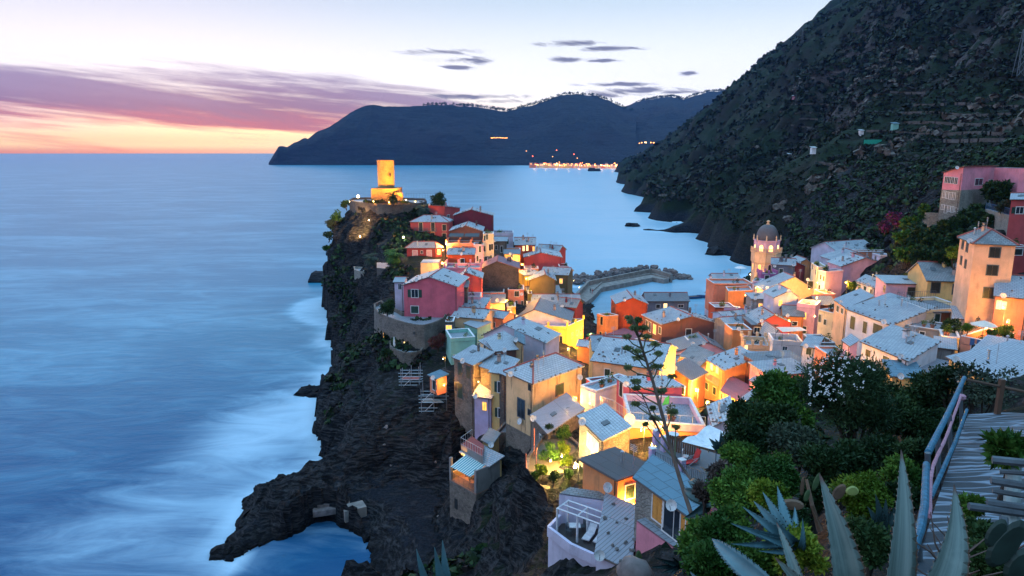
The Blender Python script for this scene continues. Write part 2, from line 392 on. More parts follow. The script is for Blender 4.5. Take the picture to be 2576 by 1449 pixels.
# the shoreline: land is cut off sharply on the sea side of this line
_cl = [(-45, 262), (-58, 250)]+[tuple(Pz(px, py, 0))[:2] for px, py in [(826,752),(818,769),(833,795),(828,828),(826,854),(844,895),(846,925),(823,958),(821,985),(802,1045),(790,1095),(800,1133),(825,1160),(794,1199),(748,1218),(692,1210),(648,1241),(598,1290),(561,1380),(577,1410),(636,1390),(731,1348),(800,1312),(845,1305),(898,1345),(927,1390),(942,1449),(950,1560)]]+[(-22, 50), (-300, 40), (-300, 262)]
def shore(x, y):
    x = x+fbm(x*.25, y*.25, x*0+2, 3)*1.6; y = y+fbm(x*.25+9, y*.25, x*0+5, 3)*1.6
    inside = np.zeros(x.shape, bool); dist = np.full(x.shape, 1e9); n = len(_cl)
    for i in range(n):
        x1, y1 = _cl[i]; x2, y2 = _cl[(i+1) % n]
        c = ((y1 > y) != (y2 > y)) & (x < (x2-x1)*(y-y1)/((y2-y1) or 1e-9)+x1); inside ^= c
        t_ = np.clip(((x-x1)*(x2-x1)+(y-y1)*(y2-y1))/((x2-x1)**2+(y2-y1)**2), 0, 1); dist = np.minimum(dist, np.hypot(x-x1-t_*(x2-x1), y-y1-t_*(y2-y1)))
    return np.where(inside, -dist, dist)
_reg = (X < 5) & (Y > 45) & (Y < 275)
_sd = np.full(X.shape, 50.); _sd[_reg] = shore(Xt[_reg], Yt[_reg])
Zt = np.where(_sd < 0, np.minimum(Zt, -.3+_sd*1.2), np.where(_sd < 12, np.maximum(Zt, np.minimum(.15+_sd*.55, 3.0)*np.where(Zt < 2.5, 1, 0)), Zt))
land = grid_mesh('ground_terrain', Xt, Yt, Zt, rock_m, smooth=False); tag(land, kind='structure'); land.name = 'cliff_terrain'

# mountain (coarser sheet beyond the town)
xs2 = np.concatenate([np.arange(60, 500, 2.5), np.arange(500, 1300, 14)]); ys2 = np.concatenate([np.arange(20, 620, 2.5), np.arange(620, 1900, 10)])
X2, Y2 = np.meshgrid(xs2, ys2); Z2 = height(X2, Y2)
far = np.clip((np.hypot(X2-100, Y2-200)-60)/200, 0, 1); Z2 = Z2+np.clip((Z2+1)/3.5, 0, 1)*11*np.clip((Y2-292)/30, 0, 1)*np.clip((60-Z2)/40, 0, 1)
am = 2.5+far*18
rid = ridged(X2*.004+Y2*.004+3, Y2*.013-X2*.013, 0*X2, 5)-.70
Z2n = Z2+np.clip(Z2/13, 0, 1)*(am*rid*2.2+fbm(X2*.05, Y2*.05, 0*X2, 4)*(2+far*4)+np.clip((Y2-280)/30, 0, 1)*np.clip((45-Z2)/25, 0, 1)*(ridged(X2*.055+Y2*.02, Y2*.055-X2*.02, 0*X2, 4)-.55)*11)
# vineyard terraces: steps cut in the lower slopes
tz = np.clip((Z2-38)/12, 0, 1)*np.clip((190-Z2)/40, 0, 1)*np.clip((vnoise(X2*.012+9, Y2*.012+4, 0*X2)-.30)*8, 0, 1)*np.clip((720-Y2)/100, 0, 1)
stp = 4.2; q = Z2n/stp; fr = q-np.floor(q); Zs = (np.floor(q)+np.clip((fr-.55)/.45, 0, 1))*stp
Z2n = Z2n*(1-tz)+Zs*tz; _bl = np.clip(np.maximum((X2-136)/16, (Y2-286)/16), 0, 1); Z2n = Z2n*_bl+(Z2-1.2)*(1-_bl)
inside = (X2[:-1, :-1] < 136) & (Y2[:-1, :-1] < 286)
mount = grid_mesh('mountain', X2, Y2, Z2n, hill_m, ~inside, {'terr': tz}); tag(mount, kind='structure')

# far headlands across the bay
def far_hill(name, ridge, shore, mat, seed, rows=44, amp=40):
    n = len(ridge); sxs = np.array([a[0] for a in ridge], float)
    xx = np.arange(sxs[0], sxs[-1]+1, 2.6); m = len(xx)
    ry = np.interp(xx, sxs, [a[1] for a in ridge]); rD = np.interp(xx, sxs, [a[2] for a in ridge])
    sD = np.interp(xx, [a[0] for a in shore], [a[1] for a in shore])
    Xg = np.zeros((rows, m)); Yg = Xg.copy(); Zg = Xg.copy()
    for i in range(m):
        p = P(xx[i], ry[i], rD[i]); s0 = Pz(xx[i], 420, -20); s = Vector((s0.x*sD[i]/s0.y, sD[i], -20))
        for j in range(rows):
            t = j/(rows-9.0)
            if t <= 1:
                q = s.lerp(p, t); zf = (t**.8)*(p.z+20)-20
            else:
                q = p+(p-s)*(t-1); zf = p.z-(t-1)*(p.z+20)*1.2
            Xg[j, i], Yg[j, i], Zg[j, i] = q.x, q.y, zf
    w = np.clip(1-abs(np.linspace(0, rows/(rows-9.0), rows)-.5)/.5, 0, 1)[:, None]*np.clip(Zg/60, 0, 1)
    Zg += w*(ridged(Xg*.0025+seed, Yg*.0012, 0*Xg, 5)-.55)*amp*3.0+fbm(Xg*.02, Yg*.02, 0*Xg, 4)*6
    return tag(grid_mesh(name, Xg, Yg, Zg, mat), kind='structure')
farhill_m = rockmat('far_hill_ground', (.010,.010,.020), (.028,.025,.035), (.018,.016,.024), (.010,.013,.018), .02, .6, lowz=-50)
far_hill('hill', [(676,409,2950),(690,385,2960),(700,368,2960),(712,366,3000),(722,369,3020),(740,358,3050),(768,346,3080),(775,349,3090),(800,328,3120),(830,318,3150),(850,305,3180),(870,290,3200),(890,277,3250),(920,266,3300),(935,264,3300),(960,266,3350),(1000,268,3350),(1070,266,3400),(1100,264,3400),(1190,268,3450),(1230,276,3500),(1280,281,3550),(1340,264,3600),(1370,255,3650),(1410,240,3700),(1450,237,3700),(1490,240,3750),(1530,252,3800),(1570,273,3850),(1600,282,3850)],
         [(676,2900),(900,2850),(1300,2780),(1600,2600)], farhill_m, 1)
far_hill('hill', [(1500,285,4300),(1560,271,4300),(1600,258,4300),(1650,247,4350),(1690,243,4400),(1720,252,4400),(1745,240,4450),(1790,230,4500),(1835,230,4500),(1900,245,4500),(1990,260,4500)],
         [(1500,2700),(1650,2500),(1990,2400)], farhill_m, 5)
far_hill('hill', [(1520,432,2300),(1560,415,2350),(1600,395,2500),(1650,380,2500),(1700,360,2500),(1760,340,2500),(1850,330,2500)],
         [(1520,2250),(1600,2150),(1850,1900)], farhill_m, 9, amp=14)
# ---------------------------------------------------------------- sky
def skyuv(px, py):
    d = ray(px, py); h = math.hypot(d.x, d.y); return math.atan2(d.x, d.y), d.z/h
w = bpy.data.worlds.new("World"); sc.world = w; w.use_nodes = True
t = NT(w.node_tree); bg = w.node_tree.nodes['Background']
g = t.new('ShaderNodeTexCoord').outputs['Generated']
sx = t.new('ShaderNodeSeparateXYZ'); t.put(sx.inputs[0], g); x, y, z = sx.outputs[0], sx.outputs[1], sx.outputs[2]
az = t.m('ARCTAN2', x, y)
hh = t.m('SQRT', t.m('ADD', t.m('MULTIPLY', x, x), t.m('MULTIPLY', y, y)))
v = t.m('DIVIDE', z, t.m('MAXIMUM', hh, .05))
left = t.ss(az, -.75, .15, 1, 0)        # 1 towards the sunset
dawn = t.ss(t.m('ABSOLUTE', t.m('ADD', az, .45)), .3, 2.6, 1, 0)   # whole sunset side of the sky
# clear sky
hor = t.mix(left, (1.15,1.05,1.05), (1.3,.70,.28))
mid = t.mix(left, (1.35,1.33,1.33), (1.35,1.26,1.24))
top = t.mix(left, (.62,.80,.97), (.70,.74,.95))
c = t.mix(t.ss(v, .0, .06), hor, mid)
c = t.mix(t.ss(v, .09, .24), c, top)
c = t.mix(t.ss(v, .24, .75), c, (.66,1.30,1.95))
c = t.mix(t.m('MULTIPLY', t.ss(v, -.02, .5, 1, .35), t.m('SUBTRACT', 1, dawn)), c, (.55,.85,1.2))
# bright yellow glow close to the horizon
def gauss(cx, cy, wx, wy):
    a = t.m('POWER', t.m('DIVIDE', t.m('SUBTRACT', az, cx), wx), 2); b = t.m('POWER', t.m('DIVIDE', t.m('SUBTRACT', v, cy), wy), 2)
    return t.m('EXPONENT', t.m('MULTIPLY', t.m('ADD', a, b), -1))
gx_, gy_ = skyuv(760, 325)
c = t.mix(gauss(gx_, gy_, .34, .040), c, (1.8,1.35,.70))
gx_, gy_ = skyuv(250, 355)
c = t.mix(t.m('MULTIPLY', gauss(gx_, gy_, .35, .012), .8), c, (1.2,.85,.42))
c = t.mix(t.m('MULTIPLY', t.ss(v, .0, .011, 1, 0), left), c, (.88,.30,.20))
# streaked cloud bank, stretched along the horizon
cv = t.comb(t.m('MULTIPLY', az, 2.6), t.m('ADD', t.m('MULTIPLY', v, 34), t.m('MULTIPLY', az, 3.2)), 0)
n1 = t.noise(cv, 1.0, 7, .62, .35)
cv2 = t.comb(t.m('MULTIPLY', az, 7), t.m('ADD', t.m('MULTIPLY', v, 120), t.m('MULTIPLY', az, 8)), 3.3)
n2 = t.noise(cv2, 1.0, 5, .6, .2)
nn = t.m('ADD', t.m('MULTIPLY', n1, .72), t.m('MULTIPLY', n2, .28))
up_edge = t.m('SUBTRACT', .104, t.m('MULTIPLY', t.ss(az, -.30, .12), .038))
band = t.m('MULTIPLY', t.ss(t.m('SUBTRACT', v, up_edge), -.022, .022, 1, 0), t.ss(v, .006, .055, .28, 1))
band = t.m('MULTIPLY', band, t.ss(az, -.14, .10, 1, 0))
dens = t.ss(t.m('ADD', nn, t.m('MULTIPLY', band, .27)), .56, .78)
dens = t.m('MULTIPLY', dens, t.ss(band, .0, .25))
ccol = t.ramp(t.m('ADD', t.m('MULTIPLY', v, 9), t.m('MULTIPLY', t.m('SUBTRACT', n1, .5), .9)), [(0, (1.0,.34,.15)), (.20, (.90,.11,.12)), (.38, (.52,.08,.18)), (.56, (.25,.11,.27)), (.95, (.40,.31,.50))])
ccol = t.mix(t.ss(az, -.35, .05), ccol, (.46,.34,.50))
c = t.mix(t.m('MULTIPLY', dens, .94), c, ccol)
# small dark clouds
nd = t.noise(t.comb(t.m('MULTIPLY', az, 17), t.m('ADD', t.m('MULTIPLY', v, 85), t.m('MULTIPLY', az, 10)), 7), 1, 6, .62, .6)
tot = None
for (px, py, wx, wy) in [(1110,131,95,9),(1165,150,78,8),(1200,155,40,7),(1150,170,45,6),(1440,111,85,8),(1530,122,100,8),(1440,151,75,9),(1500,153,60,5),(1731,184,24,7),(1640,229,150,10),(1480,243,95,9),(1560,212,95,6),(1700,232,90,6),(1250,255,60,8),(1190,243,120,9),(1915,178,28,4)]:
    u0, v0 = skyuv(px, py)
    q = gauss(u0, v0, wx/FPX*.9, wy/FPX*.95)
    tot = q if tot is None else t.m('MAXIMUM', tot, q)
dk = t.ss(t.m('ADD', tot, t.m('MULTIPLY', t.m('SUBTRACT', nd, .5), 2.6)), .32, 1.0)
dk = t.m('MULTIPLY', dk, t.ss(tot, .05, .3))
c = t.mix(t.m('MULTIPLY', dk, .92), c, (.155,.155,.27))
nish = t.new('ShaderNodeTexSky', sky_type='NISHITA'); nish.sun_disc = False; nish.sun_elevation = R(1.5); nish.sun_rotation = R(-26)
add = t.mix(1.0, c, t.mix(1.0, nish.outputs[0], (.012,.012,.012), 'MULTIPLY'), 'ADD')
t.put(bg.inputs['Color'], add); bg.inputs['Strength'].default_value = SKY
sun = bpy.data.lights.new('sun', 'SUN'); sun.energy = .25; sun.angle = R(25); sun.color = (1,.62,.5)  # added weak pinkish fill from the left; the real sun has set
so = bpy.data.objects.new('sun', sun); COL.objects.link(so); so.rotation_euler = (R(90-22), 0, R(-78))
sc.view_settings.view_transform = 'Standard'; sc.view_settings.look = 'None'; sc.view_settings.gamma = 1; sc.view_settings.exposure = EXPO

# ---------------------------------------------------------------- sea
def spaced(lo, hi, step, out, k=1.25):
    a = list(np.arange(lo, hi+.01, step)); s = step
    while a[-1] < out: s *= k; a.append(a[-1]+s)
    s = step; b = [a[0]]
    while b[-1] > -out: s *= k; b.append(b[-1]-s)
    return np.array(b[:0:-1]+a)
sxs = spaced(-140, 420, 2.2, 40000); sys_ = spaced(40, 640, 2.2, 45000); sys_ = sys_[sys_ > -400]
SX, SY = np.meshgrid(sxs, sys_)
hs = np.full(SX.shape, -30.0); nearm = (np.abs(SX) < 700) & (SY < 1700) & (SY > -50)
hs[nearm] = height(SX[nearm], SY[nearm])
foam = np.exp(-np.clip(-hs, 0, 60)/2.3)*np.clip(1-(SY-500)/800, 0, 1)
harbour = ((SX > 14) & (SX < 70) & (SY > 165) & (SY < 252)); foam[harbour] *= .15; cove = (SX > -33) & (SX < -5) & (SY > 40) & (SY < 93); foam[cove] *= .3
foam += .45*np.exp(-(((SX+52)/16)**2+((SY-84)/16)**2))+.7*np.exp(-(((SX+47)/10)**2+((SY-118)/20)**2))
m, t2, bs = newmat('sea_water')
at = t2.new('ShaderNodeAttribute', attribute_name='foam').outputs['Fac']
pos = t2.new('ShaderNodeNewGeometry').outputs['Position']
sp1 = t2.map(pos, (.010, .028, 0), (0, 0, R(-18)))
n1 = t2.noise(sp1, 1, 6, .6, .8); n2 = t2.noise(t2.map(pos, (.05, .14, 0), (0, 0, R(-24))), 1, 6, .65, 1.2); n3 = t2.noise(t2.map(pos, (.25, .6, 0), (0, 0, R(-10))), 1, 4, .6)
sxz = t2.new('ShaderNodeSeparateXYZ'); t2.put(sxz.inputs[0], pos)
f1 = t2.ss(t2.m('ADD', at, t2.m('MULTIPLY', t2.m('SUBTRACT', n2, .5), .9)), .12, 1.25)
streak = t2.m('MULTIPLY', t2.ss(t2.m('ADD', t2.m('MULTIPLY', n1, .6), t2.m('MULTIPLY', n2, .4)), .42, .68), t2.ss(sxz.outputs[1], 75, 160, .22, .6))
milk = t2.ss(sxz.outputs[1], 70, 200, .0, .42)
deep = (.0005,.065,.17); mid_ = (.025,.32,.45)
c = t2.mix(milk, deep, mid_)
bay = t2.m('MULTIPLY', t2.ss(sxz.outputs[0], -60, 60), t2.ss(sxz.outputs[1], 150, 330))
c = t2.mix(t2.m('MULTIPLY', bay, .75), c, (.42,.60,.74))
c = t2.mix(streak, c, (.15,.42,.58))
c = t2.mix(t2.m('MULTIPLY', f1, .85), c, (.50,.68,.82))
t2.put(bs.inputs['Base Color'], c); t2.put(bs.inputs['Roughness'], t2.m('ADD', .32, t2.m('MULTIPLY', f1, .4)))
bs.inputs['IOR'].default_value = 1.33; bs.inputs['Specular IOR Level'].default_value = .22
t2.put(bs.inputs['Normal'], t2.bump(t2.m('ADD', n3, t2.m('MULTIPLY', n2, 2)), .12, 1.0))
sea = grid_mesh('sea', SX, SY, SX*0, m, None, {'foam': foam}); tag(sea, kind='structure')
# ---------------------------------------------------------------- materials of the town
WC = {}
def wall(name, rgb, dirt=.35, k=.78, **kw):
    WC[name] = stucco('plaster_'+name, mul(lin(rgb), k), dirt, **kw)
wall('red', (198,84,88)); wall('darkred', (158,62,66)); wall('pink', (218,104,124)); wall('apricot', (246,196,162)); wall('rose', (235,150,170)); wall('lightpink', (240,185,205), .25)
wall('maroon', (120,42,62)); wall('orange', (240,155,100)); wall('deeporange', (205,85,50)); wall('ochre', (238,200,135)); wall('yellow', (250,205,95)); wall('peach', (245,200,160))
wall('cream', (245,225,185), .25); wall('white', (235,230,235), .25); wall('lilac', (195,180,220), .2); wall('lavender', (215,210,235), .25); wall('mint', (140,200,190), .2)
wall('violet', (185,110,170)); wall('grey', (150,145,145), .6); wall('brown', (120,80,75), .7); wall('weathered', (235,195,150), 1.0, dcol=(.06,.045,.035)); wall('bluegrey', (120,130,150)); wall('olive', (125,110,75), .5); wall('salmon', (240,150,120)); wall('brick', (150,85,60), .7)
WC['stone'] = stonewall('stone_masonry'); WC['darkstone'] = stonewall('dark_stone_masonry', (.12,.10,.095), (.04,.035,.035)); WC['palestone'] = stonewall('pale_stone_masonry', (.30,.28,.25), (.14,.13,.12), 3)
RM = dict(slate=slate('roof_slate'), light=slate('pale_roof_slate', (.42,.47,.52), (.18,.21,.26), .8), dark=slate('dark_roof_slate', (.20,.23,.27), (.10,.12,.15), .5),
          rough=slate('worn_roof_slate', (.30,.31,.33), (.09,.10,.11), .9, .34, .45), tile=slate('red_roof_tile', (.38,.13,.10), (.22,.08,.07), .4, .35, .25), purple=slate('plum_roof_sheet', (.25,.10,.14), (.16,.07,.10), .3, .3, 6),
          tar=slate('tar_roof', (.07,.06,.07), (.04,.035,.04), .4, 1.1, 8), ribbed=slate('ribbed_roof', (.30,.31,.36), (.18,.18,.22), .3, 9, .3), blue=slate('blue_roof_sheet', (.09,.20,.28), (.05,.12,.17), .4, .9, 1.4), white=slate('white_roof', (.50,.55,.60), (.24,.28,.33), .75))
FLOOR = slate('terrace_paving', (.30,.33,.38), (.18,.20,.24), .4, .5, .5)
TRIM = plain('white_paint', (.62,.62,.64)); CREAMTRIM = plain('cream_paint', (.70,.52,.30)); GREEN = plain('green_shutter', (.012,.045,.035), .5); BLACKGREEN = plain('dark_shutter', (.012,.018,.020), .5)
GLASS = plain('window_glass', (.02,.03,.045), .08); BROWNW = plain('brown_wood', (.10,.05,.03)); METAL = plain('iron_rail', (.10,.12,.14), .5, .4); GALV = plain('galvanised_steel', (.42,.45,.50), .4, .7)
RIDGE = plain('red_ridge_tile', (.26,.07,.06)); STONE = plain('loose_stone', (.13,.12,.12), .9, 0, .4, 2); GUTTER = plain('copper_gutter', (.07,.045,.04), .6); DISH = plain('dish_white', (.55,.55,.57)); POTS = plain('chimney_plaster', (.38,.27,.24), .9)
LIT = emis('lit_window', (1.0,.46,.08), 2.6); LITW = emis('bright_lit_window', (1.0,.62,.22), 3.4); ORW = plain('orange_shutter', (.60,.26,.05)); PALEW = plain('pink_shutter', (.55,.33,.36)); BLUEP = plain('blue_paint', (.03,.10,.25))

_stone = MB()
def blob(mb, c, r, m=None, seed=0, n=6, flat=.6, k=.3):
    rr = random.Random(seed); rings = 4
    prof = []
    base = len(mb.v); mi = mb.mat(m) if m else 0
    mb.v.append((c[0], c[1], c[2]-r*flat)); 
    for i in range(1, rings):
        ph = -math.pi/2+math.pi*i/rings
        for j in range(n):
            a = 2*math.pi*(j+.5*(i % 2))/n; q = r*(1+rr.uniform(-k, k))
            mb.v.append((c[0]+q*math.cos(ph)*math.cos(a), c[1]+q*math.cos(ph)*math.sin(a), c[2]+q*math.sin(ph)*flat))
    mb.v.append((c[0], c[1], c[2]+r*flat*(1+rr.uniform(-k, k)))); top = len(mb.v)-1
    def F(f): mb.f.append(f); mb.mi.append(mi); mb.uv.append([(0, 0)]*len(f))
    for j in range(n):
        F((base, base+1+(j+1) % n, base+1+j))
        for i in range(rings-2):
            a = base+1+i*n+j; b = base+1+i*n+(j+1) % n
            F((a, b, b+n, a+n))
        F((base+1+(rings-2)*n+j, base+1+(rings-2)*n+(j+1) % n, top))
blob(_stone, (0, 0, .06), .17, None, 4, 6, .6); _stone_me = None

def slab(mb, q, th, m, uvo=None):
    # q: 4 (or 3) points of the upper surface, counter-clockwise from above; uv in metres along the first edge and up the slope
    q = [Vector(p) for p in q]; e = (q[1]-q[0]); e.z = 0; e.normalize(); nrm = (q[1]-q[0]).cross(q[-1]-q[0]).normalized(); s = nrm.cross((q[1]-q[0]).normalized())
    e = (q[1]-q[0]).normalized()
    uv = [((p-q[0]).dot(e)+50, (p-q[0]).dot(s)+50) for p in q]
    mb.face(q, m, uv); lo = [p-Vector((0, 0, th)) for p in q]; mb.face(list(reversed(lo)), m, list(reversed(uv)))
    for i in range(len(q)):
        j = (i+1) % len(q); mb.face([lo[i], lo[j], q[j], q[i]], m, [uv[i], uv[j], uv[j], uv[i]])

def rail(name, pts, h, m, parent=None, step=.35, r=.02, top=.03, **kw):
    mb = MB()
    for a, b in zip(pts[:-1], pts[1:]):
        a = Vector(a); b = Vector(b); n = max(1, int((b-a).length/step))
        mb.tube([a+Vector((0,0,h)), b+Vector((0,0,h))], top, m, 5); mb.tube([a+Vector((0,0,.12)), b+Vector((0,0,.12))], r, m, 4)
        for i in range(n+1): p = a.lerp(b, i/n); mb.tube([p, p+Vector((0,0,h))], r if i % 5 else top, m, 4, False)
    return mb.build(name, m, parent, **kw)

HOUSES = {}
def house(k, label, A, B, D, h, roof='ga', wc='red', rm='slate', C=None, E=None, rh=1.2, pk=.5, ov=.3, win='', par=.7, st=0, ch=0, name='house', cat='house', trim=TRIM, kind=None, ridge=True, sub=None, dish=None, posts=0, group=None, dz=None, base=None, pmat=None):
    pa, pb = zz(k, A), zz(k, B)
    a = P(*pa, D); 
    if dz is not None:   # B is this many metres further away than A
        b = P(*pb, D+dz); b.z = a.z
    else: b = Pz(*pb, a.z)
    ab = b-a; ab.z = 0
    n = Vector((ab.y, -ab.x, 0)).normalized()       # outward, towards the camera
    if n.y > 0 and abs(n.y) > .2: n = -n
    if isinstance(E, tuple) and len(E) == 3:
        e = P(*zz(k, E[:2]), E[2]); e.z = a.z; c = a+(e-b)
    elif E is not None and not isinstance(E, (int, float)):
        e = Pz(*zz(k, E), a.z); c = a+(e-b)
    elif isinstance(C, tuple) and len(C) == 3:
        c = P(*zz(k, C[:2]), C[2]); c.z = a.z; e = b+(c-a)
    elif C is not None and not isinstance(C, (int, float)):
        c = Pz(*zz(k, C), a.z); e = b+(c-a)
    else:
        c = a-n*(C or E or 6); e = b-n*(C or E or 6)
    cen = (a+b+c+e)/4; z0 = a.z-h; g = hz(cen.x, cen.y)
    print('H %-28s w%.1f d%.1f  z%.1f base%.1f ground%.1f  D%.0f' % (label[:28], ab.length, (e-b).length, a.z, z0, g, D))
    root = thing(name, (cen.x, cen.y, z0), label, cat, group)
    up = Vector((0, 0, 1)); Wm = WC[wc]; rmm = RM[rm]
    # walls
    mb = MB(); th = par if roof == 'flat' else 0
    bot = [Vector((p.x, p.y, z0)) for p in (a, b, e, c)]; top = [p.copy() for p in (a, b, e, c)]
    for p in top: p.z = a.z-th
    for i in range(4):
        j = (i+1) % 4; mb.face([bot[i], bot[j], top[j], top[i]], Wm)
    S = up*rh; rf = MB(); rl = []
    def O(p, *ds):
        q = p.copy()
        for d in ds: q += d
        return q
    u = ab.normalized(); dback = (c-a).normalized(); L = up*.17
    if roof == 'gf':
        m1 = a.lerp(b, pk)+S; m2 = c.lerp(e, pk)+S
        mb.face([a, b, m1], Wm); mb.face([e, c, m2], Wm)
        kl = rh/max(.3, (m1-a-S).length)*ov; kr = rh/max(.3, (b-(m1-S)).length)*ov
        al, bl = O(a, -u*ov, -up*kl, -dback*ov, L), O(b, u*ov, -up*kr, -dback*ov, L); cl, el = O(c, -u*ov, -up*kl, dback*ov, L), O(e, u*ov, -up*kr, dback*ov, L)
        f1, f2 = O(m1, -dback*ov, L), O(m2, dback*ov, L)
        slab(rf, [cl, al, f1, f2], .15, rmm); slab(rf, [bl, el, f2, f1], .15, rmm)
        rl = [(f1, f2)]; slopes = [(al, cl, f1, f2), (bl, el, f1, f2)]; eaves = [(al, f1), (f1, bl)]
    elif roof == 'ga':
        m1 = a.lerp(c, pk)+S; m2 = b.lerp(e, pk)+S
        mb.face([c, a, m1], Wm); mb.face([b, e, m2], Wm)
        kf = rh/max(.3, (m1-a-S).length)*ov
        al, bl = O(a, -u*ov, -up*kf, -dback*ov, L), O(b, u*ov, -up*kf, -dback*ov, L); cl, el = O(c, -u*ov, -up*kf, dback*ov, L), O(e, u*ov, -up*kf, dback*ov, L)
        f1, f2 = O(m1, -u*ov, L), O(m2, u*ov, L)
        slab(rf, [al, bl, f2, f1], .15, rmm); slab(rf, [el, cl, f1, f2], .15, rmm)
        rl = [(f1, f2)]; slopes = [(al, bl, f1, f2)]; eaves = [(al, bl), (bl, f2)]
    elif roof == 'hip':
        al, bl, el, cl = O(a, -u*ov, -dback*ov, L), O(b, u*ov, -dback*ov, L), O(e, u*ov, dback*ov, L), O(c, -u*ov, dback*ov, L)
        w_, d_ = ab.length, (c-a).length
        if w_ >= d_: r1 = O(a.lerp(c, .5), u*d_*.45, S, L); r2 = O(b.lerp(e, .5), -u*d_*.45, S, L)
        else: r1 = O(a.lerp(b, .5), dback*w_*.45, S, L); r2 = O(c.lerp(e, .5), -dback*w_*.45, S, L)
        if w_ >= d_: slab(rf, [al, bl, r2, r1], .15, rmm); slab(rf, [el, cl, r1, r2], .15, rmm); slab(rf, [bl, el, r2], .15, rmm); slab(rf, [cl, al, r1], .15, rmm); rl = [(r1, r2), (al, r1), (bl, r2), (el, r2)]
        else: slab(rf, [al, bl, r1], .15, rmm); slab(rf, [bl, el, r2, r1], .15, rmm); slab(rf, [el, cl, r2], .15, rmm); slab(rf, [cl, al, r1, r2], .15, rmm); rl = [(r1, r2), (al, r1), (bl, r1), (el, r2)]
        slopes = [(al, bl, r1, r2)]; eaves = [(al, bl), (bl, el)]
    elif roof in ('shf', 'shr', 'shl', 'shb'):
        za, zb, ze, zc = {'shf': (0, 0, 1, 1), 'shb': (1, 1, 0, 0), 'shr': (0, 1, 1, 0), 'shl': (1, 0, 0, 1)}[roof]
        ta, tb, te, tcc = a+S*za, b+S*zb, e+S*ze, c+S*zc
        for p, q, tp, tq in ((a, b, ta, tb), (b, e, tb, te), (e, c, te, tcc), (c, a, tcc, ta)):
            if (tp-p).length+(tq-q).length > .01:
                pts = [p, q]+([tq] if (tq-q).length > .01 else [])+([tp] if (tp-p).length > .01 else []); mb.face(pts, Wm)
        al, bl, el, cl = O(ta, -u*ov, -dback*ov, L), O(tb, u*ov, -dback*ov, L), O(te, u*ov, dback*ov, L), O(tcc, -u*ov, dback*ov, L)
        slab(rf, [al, bl, el, cl], .15, rmm); slopes = [(al, bl, cl, el)]; eaves = [(al, bl), (bl, el), (al, cl)]
    if roof == 'flat':
        fl = MB(); slab(fl, [p+up*.004 for p in top], .12, FLOOR if rm == 'slate' else rmm)
        mb.build('wall', Wm, root); fl.build('terrace', FLOOR if rm == 'slate' else rmm, root)
        if par > .15:
            pm = MB(); Wm = WC[pmat] if pmat else Wm; q = [a, b, e, c]; ct = (a+b+e+c)/4; lo = top; T = .22
            for i in range(4):
                j = (i+1) % 4; d = (q[j]-q[i]).normalized(); inn = (ct-q[i]); inn = (inn-d*inn.dot(d)); inn.z = 0; inn.normalize()
                o1 = q[i].copy(); o1.z = lo[i].z+.003; o1 += -inn*.03+d*(-.03 if i % 2 else T-.031); ln = (q[j]-q[i]).length+(.06 if i % 2 else -2*T+.062)
                if ln > .1: pm.obox(o1, d*ln, inn*T, up*(par), Wm); pm.obox(o1+up*(par+.002)-inn*.04, d*ln, inn*(T+.08), up*.06, TRIM)
            if posts:
                for i in range(4):
                    for s_ in range(posts):
                        p = q[i].lerp(q[(i+1) % 4], s_/posts); pm.box((p.x, p.y, a.z+.45), (.42, .42, .9), Wm)
            pm.build('parapet', Wm, root)
        slopes = []; eaves = []
    else:
        mb.build('wall', Wm, root); ro = rf.build('roof', rmm, root)
        if ridge and rl:
            rb = MB()
            for p, q in rl: rb.tube([p+up*.02, q+up*.02], .13, RIDGE, 5)
            rb.build('ridge_tiles', RIDGE, ro)
        gt = MB(); gt.tube([eaves[0][0]-up*.1, eaves[0][1]-up*.1], .07, GUTTER, 5); gt.build('gutter', GUTTER, root); gt = MB()
        pd = b-u*.25+n*.09; gt.tube([pd-up*.1, pd-up*(h-.1)], .05, GUTTER, 5); gt.build('downpipe', GUTTER, root)
        if st:
            global _stone_me
            rr = random.Random(label)
            pts = []
            for (p, q) in eaves[:2]:
                m_ = max(1, int((q-p).length/1.1))
                for i in range(m_): pts.append(p.lerp(q, (i+.5+rr.uniform(-.3, .3))/m_)+dback*.35)
            for i in range(st):
                s4 = rr.choice(slopes); uu, vv = rr.uniform(.05, .95), rr.uniform(.1, .9)
                pts.append(s4[0].lerp(s4[1], uu).lerp(s4[2].lerp(s4[3], uu), vv))
            for p in pts:
                if _stone_me is None:
                    so_ = _stone.build('roof_stone', STONE); _stone_me = so_.data; bpy.data.objects.remove(so_)
                so_ = bpy.data.objects.new('roof_stone', _stone_me); COL.objects.link(so_); so_.parent = ro
                so_.location = p-Vector(root['_o']); so_.rotation_euler = (0, 0, rr.uniform(0, 6)); so_.scale = (rr.uniform(.7, 1.4), rr.uniform(.6, 1), rr.uniform(.8, 1.3))
        rr = random.Random(label+'c')
        if ab.length > 4: ch += rr.choice([0, 1, 1])
        if rr.random() < .55: satdish(eaves[0][0].lerp(eaves[0][1], rr.uniform(.1, .9))+up*.15, Vector((rr.uniform(-.6, .2), -1, 0)).normalized(), root, .38)
